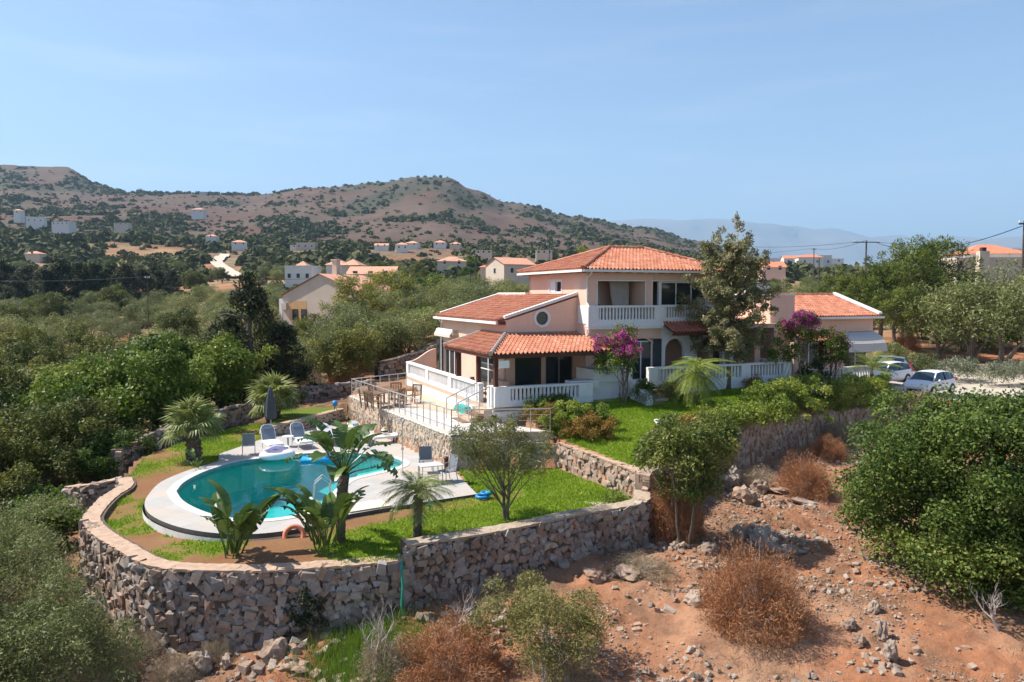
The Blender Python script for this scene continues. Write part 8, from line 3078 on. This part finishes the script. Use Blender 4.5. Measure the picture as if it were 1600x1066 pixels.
for u, D, s, k, lab in [(1440, 82, 1.5, 2, "scrubby shrub under the pine clump"), (1500, 70, 1.5, 1, "green shrub between the olive trunks"), (1545, 69, 1.4, 2, "shrub behind the second lavender mound"), (1395, 62, 1.3, 1, "dark shrub behind the awning end"), (1595, 72, 1.6, 2, "shrub at the right edge under the olives"), (1470, 92, 1.8, 1, "shrub row far under the pines"), (1560, 90, 2.0, 2, "broad shrub in front of the big house")]:
    q = atd(u, 540, D)
    leafy("undershrub", lab, "shrub", q.x, q.y, 'oliveshrub' if k == 1 else 'bush', k, (s * 1.4, s * 1.2, s * 1.1))
rgt = np.random.default_rng(77)
ROW = [(10, 2.0), (40, 1.75), (70, 1.7), (98, 2.05), (126, 1.9), (150, 1.85), (172, 1.7), (196, 1.85), (222, 1.6), (245, 1.55), (268, 1.35), (-20, 1.9), (25, 1.5), (85, 1.5), (140, 1.5), (205, 1.45), (-50, 2.0)]
for i, (u, s) in enumerate(ROW):
    tree_at("dark_pine", "tall dark pine in the row across the left valley", u, 450, 160 + 22 * rgt.random(), 'conifer', 1 + i % 3, (s * 1.3, s * 1.3, s * 0.82), "dark pines in the left valley row")

placed = []


def scatter(n, D0, D1, u0, u1, mind, kinds, lab, grp, smin, smax, mask=None, name="olive_tree"):
    c = tries = 0
    while c < n and tries < n * 60:
        tries += 1
        D = math.exp(rgt.uniform(math.log(D0), math.log(D1)))
        u = rgt.uniform(u0, u1)
        x, y = (u - 800) / FOC * D, D
        if mask and not mask(u, D):
            continue
        if any((x - a) ** 2 + (y - b) ** 2 < (mind * (1 + D / 400)) ** 2 for a, b in placed):
            continue
        placed.append((x, y))
        k = kinds[rgt.integers(len(kinds))]
        leafy({'olive': 'olive_tree', 'ever': 'evergreen_tree', 'oak': 'holm_oak'}[k], lab, "tree", x, y, k, 1 + int(rgt.integers(3)), float(rgt.uniform(smin, smax)), float(rgt.uniform(0, 6.3)), grp, -0.3)
        c += 1


def free(u, D):
    if 405 < u < 540 and D < 98:
        return False
    if 425 < u < 605 and 84 < D < 112:
        return False
    if 455 < u < 620 and D > 112 and D < 192 and D > 135:
        return False
    if 740 < u < 850 and 145 < D < 190:
        return False
    if 1440 < u < 1650 and 92 < D < 120:
        return False
    if u > 1060 and D < 66:
        return False
    if 60 < u < 330 and D < 110 and (D - 92) ** 2 < 140 and u < 250:
        return False
    if 330 < u < 380 and 250 < D < 420:
        return False
    return True


scatter(120, 66, 140, 330, 1000, 4.2, ['olive'], "grey green olive tree in the grove behind the villa", "olive grove behind the villa", 1.0, 1.4, free)
scatter(64, 58, 150, -60, 330, 4.6, ['olive', 'olive', 'oak'], "rounded grey green tree in the left valley", "olive trees in the left valley", 1.15, 1.6, free)
scatter(50, 70, 190, 1060, 1700, 4.2, ['olive', 'olive', 'olive', 'oak'], "grey green tree in the grove right of the villa", "olive grove on the right", 1.0, 1.4, free)
scatter(60, 140, 300, -60, 1080, 6.0, ['olive', 'olive', 'ever', 'oak'], "small distant tree below the village", "olive groves below the village", 0.95, 1.45, free)
scatter(16, 52, 80, 430, 650, 3.0, ['olive', 'oak'], "grey green tree between the dark juniper and the villa", "olive trees behind the dining terrace", 0.8, 1.05, lambda u, D: (u - 800) / FOC * D < -11 + (D - 52) * 0.25)

# far scrub: one mass of bushes on the hills and round the village
def far_scrub(name, n, D0, D1, u0, u1, r0, r1, thr, label, seed, q=26, nscale=0.016, qs=1.0):
    rg = np.random.default_rng(seed)
    D = np.exp(rg.uniform(math.log(D0), math.log(D1), n * 6))
    u = rg.uniform(u0, u1, n * 6)
    x, y = (u - 800) / FOC * D, D
    dens = fbm(x * nscale, y * nscale * 0.6, 4) + 0.25 * fbm(x * nscale * 5, y * nscale * 5, 2)
    keep = dens > thr
    if name == "hill_scrub":
        keep &= ~((u > 110) & (u < 310) & (D > 340) & (D < 470) & (rg.random(n * 6) < 0.9))
        keep &= ~((u > 540) & (u < 830) & (D > 900) & (rg.random(n * 6) < 0.55))
    keep &= ~((u > 325) & (u < 385) & (D < 430))
    for h_ in VIL + [(0, 0, 797, 0, 175)] + [(0, 0, t_[0], 0, t_[2]) for t_ in TOWN]:
        keep &= ~((np.abs(u - h_[2]) < 9000 / h_[4]) & (D < h_[4]) & (D > h_[4] * 0.93))
    x, y = x[keep][:n], y[keep][:n]
    n = len(x)
    z = ground_z(x, y)
    s = rg.uniform(r0, r1, n) * (0.6 + 0.9 * rg.random(n) ** 2)
    d = unit(rg, n * q).reshape(n, q, 3)
    d[:, :, 2] = np.abs(d[:, :, 2])
    pos = np.stack([x, y, z], 1)[:, None] + d * (s[:, None, None] * rg.uniform(0.55, 1.05, (n, q, 1))) * np.array([1, 1, 0.85])
    nrm = d + 0.55 * rg.normal(size=d.shape)
    nrm /= np.linalg.norm(nrm, axis=2)[:, :, None]
    a = np.cross(nrm, rg.normal(size=d.shape))
    a /= np.linalg.norm(a, axis=2)[:, :, None] + 1e-9
    b = np.cross(nrm, a)
    sz = (s[:, None, None] * rg.uniform(0.28, 0.6, (n, q, 1)) * qs)
    V = np.stack([pos - a * sz, pos + b * sz * .8, pos + a * sz, pos - b * sz * .8], 2).reshape(-1, 3)
    F = np.arange(n * q * 4).reshape(-1, 4)
    r = np.repeat(np.clip(rg.normal(0.5, 0.22, n), 0, 1), q) + rg.normal(0, 0.1, n * q)
    tag(link(name, fastmesh(name, V, F, L['hillbush'], np.clip(r, 0, 1))), label, kind="stuff")


far_scrub("hill_scrub", 5600, 330, 1480, -480, 1130, 2.4, 5.2, 0.06, "dark green scrub and bushes covering the brown hills", 11, 44, qs=0.72)
far_scrub("hill_scrub", 3600, 420, 1480, -480, 1130, 1.6, 3.2, -0.6, "scattered small bushes dotted over the brown hills", 12, 18)
far_scrub("distant_woods", 2300, 230, 560, -480, 1130, 2.0, 3.8, -0.25, "distant trees and shrubs round the village", 13, 70, qs=0.6)
far_scrub("distant_grove", 800, 135, 240, -480, 1080, 1.7, 2.6, -0.5, "mass of grey green olives below the village", 15, 150, qs=0.42)
far_scrub("distant_woods", 1300, 120, 900, 1080, 2100, 1.8, 3.4, -0.5, "distant trees on the plain to the right", 14, 90, qs=0.5)

far_scrub("valley_woods", 330, 56, 150, -520, -75, 1.6, 2.6, -2, "mass of grey green trees past the left edge of the valley", 17, 170, qs=0.4)
far_scrub("valley_woods", 160, 66, 150, 1720, 2150, 1.6, 2.6, -2, "mass of grey green trees past the right edge of the drive", 18, 170, qs=0.4)
far_scrub("distant_woods", 260, 290, 385, 1130, 1420, 3.6, 6.0, -2, "line of trees in front of the distant town on the right", 16, 90, qs=0.5)

# ------------------------------------------------------------------ poles and wires
def pole(u, v0, v1, D, label, arm=1.2, r=0.12):
    b, t_ = atd(u, v1, D), atd(u, v0, D)
    o = thing("utility_pole", label, "pole", (b.x, b.y, b.z))
    MB().tube([(0, 0, -3), (0, 0, t_.z - b.z)], [r, r * 0.75], 7).build("shaft", M['pole'], o)
    if arm:
        h = t_.z - b.z
        MB().box(-arm, arm, -0.06, 0.06, h - 0.35, h - 0.2).build("crossarm", M['pole'], o)
        for k in (-0.9, 0, 0.9):
            MB().lathe([(0.05, 0), (0.07, 0.1), (0.03, 0.22)], 7, (k * arm, 0, h - 0.2)).build("insulator", M['frame'], o)
    return Vector((t_.x, t_.y, t_.z))


pa = pole(1352, 376, 440, 125, "utility pole with a crossarm on the skyline", 2.2, 0.16)
pb = pole(1271, 388, 430, 220, "thin distant utility pole left of the crossarm pole", 0.8, 0.16)
pc_ = pole(1597, 345, 438, 70, "dark utility pole at the picture's right edge", 0.5, 0.13)
pd = pole(1279, 404, 445, 100, "short wooden pole among the olives right of the villa", 0, 0.1)
pe = pole(744, 398, 446, 130, "wooden pole left of the gabled cream house", 0.5, 0.12)
pf = pole(735, 425, 450, 125, "short wooden pole beside the olive grove", 0, 0.1)
pg = pole(231, 432, 470, 105, "thin pole with a lamp in the left valley", 0.3, 0.07)
ph = pole(858, 378, 440, 190, "thin pole just left of the villa's roof", 0.6, 0.12)


def wire(a, b, sag, label, r=0.02):
    a, b = Vector(a), Vector(b)
    pts = [a.lerp(b, i / 12) - Vector((0, 0, sag * 4 * (i / 12) * (1 - i / 12))) for i in range(13)]
    o = MB().tube(pts, r, 4).build("power_line", M['wire'], None)
    tag(o, label, "cable")


wire(pc_ - Vector((0, 0, 0.5)), pa - Vector((-2, 0, 0.4)), 1.6, "thick cable sloping from the right edge pole to the pines", 0.045)
wire(pa, pb, 0.8, "cable between the crossarm pole and the thin distant pole", 0.035)
wire(pa - Vector((2, 0, 0.3)), atd(1100, 379, 200), 1.0, "upper cable running left from the crossarm pole", 0.03)
wire(pa + Vector((2, 0, -0.3)), atd(1700, 383, 260), 1.0, "faint cable running right from the crossarm pole", 0.03)
wire(pb, atd(1060, 400, 260), 0.8, "faint cable from the thin distant pole to the left", 0.035)
wire(pg, atd(-80, 436, 120), 0.5, "faint cable crossing in front of the dark pines", 0.02)
wire(pg, pe, 2.0, "long faint cable across the olive grove", 0.02)

# ------------------------------------------------------------------ haze in the air
hz = MB().box(-46000, 46000, -60, 27500, -140, 1800).build("haze", None, None)
mh, t, out = nt("thin_haze")
vp = t.nodes.new("ShaderNodeVolumePrincipled")
vp.inputs['Color'].default_value = (0.46, 0.71, 1.0, 1)
vp.inputs['Density'].default_value = 9.5e-5
vp.inputs['Anisotropy'].default_value = 0.1
t.links.new(vp.outputs[0], out.inputs['Volume'])
hz.data.materials.append(mh)
tag(hz, "thin blue summer haze over the valley", kind="stuff")
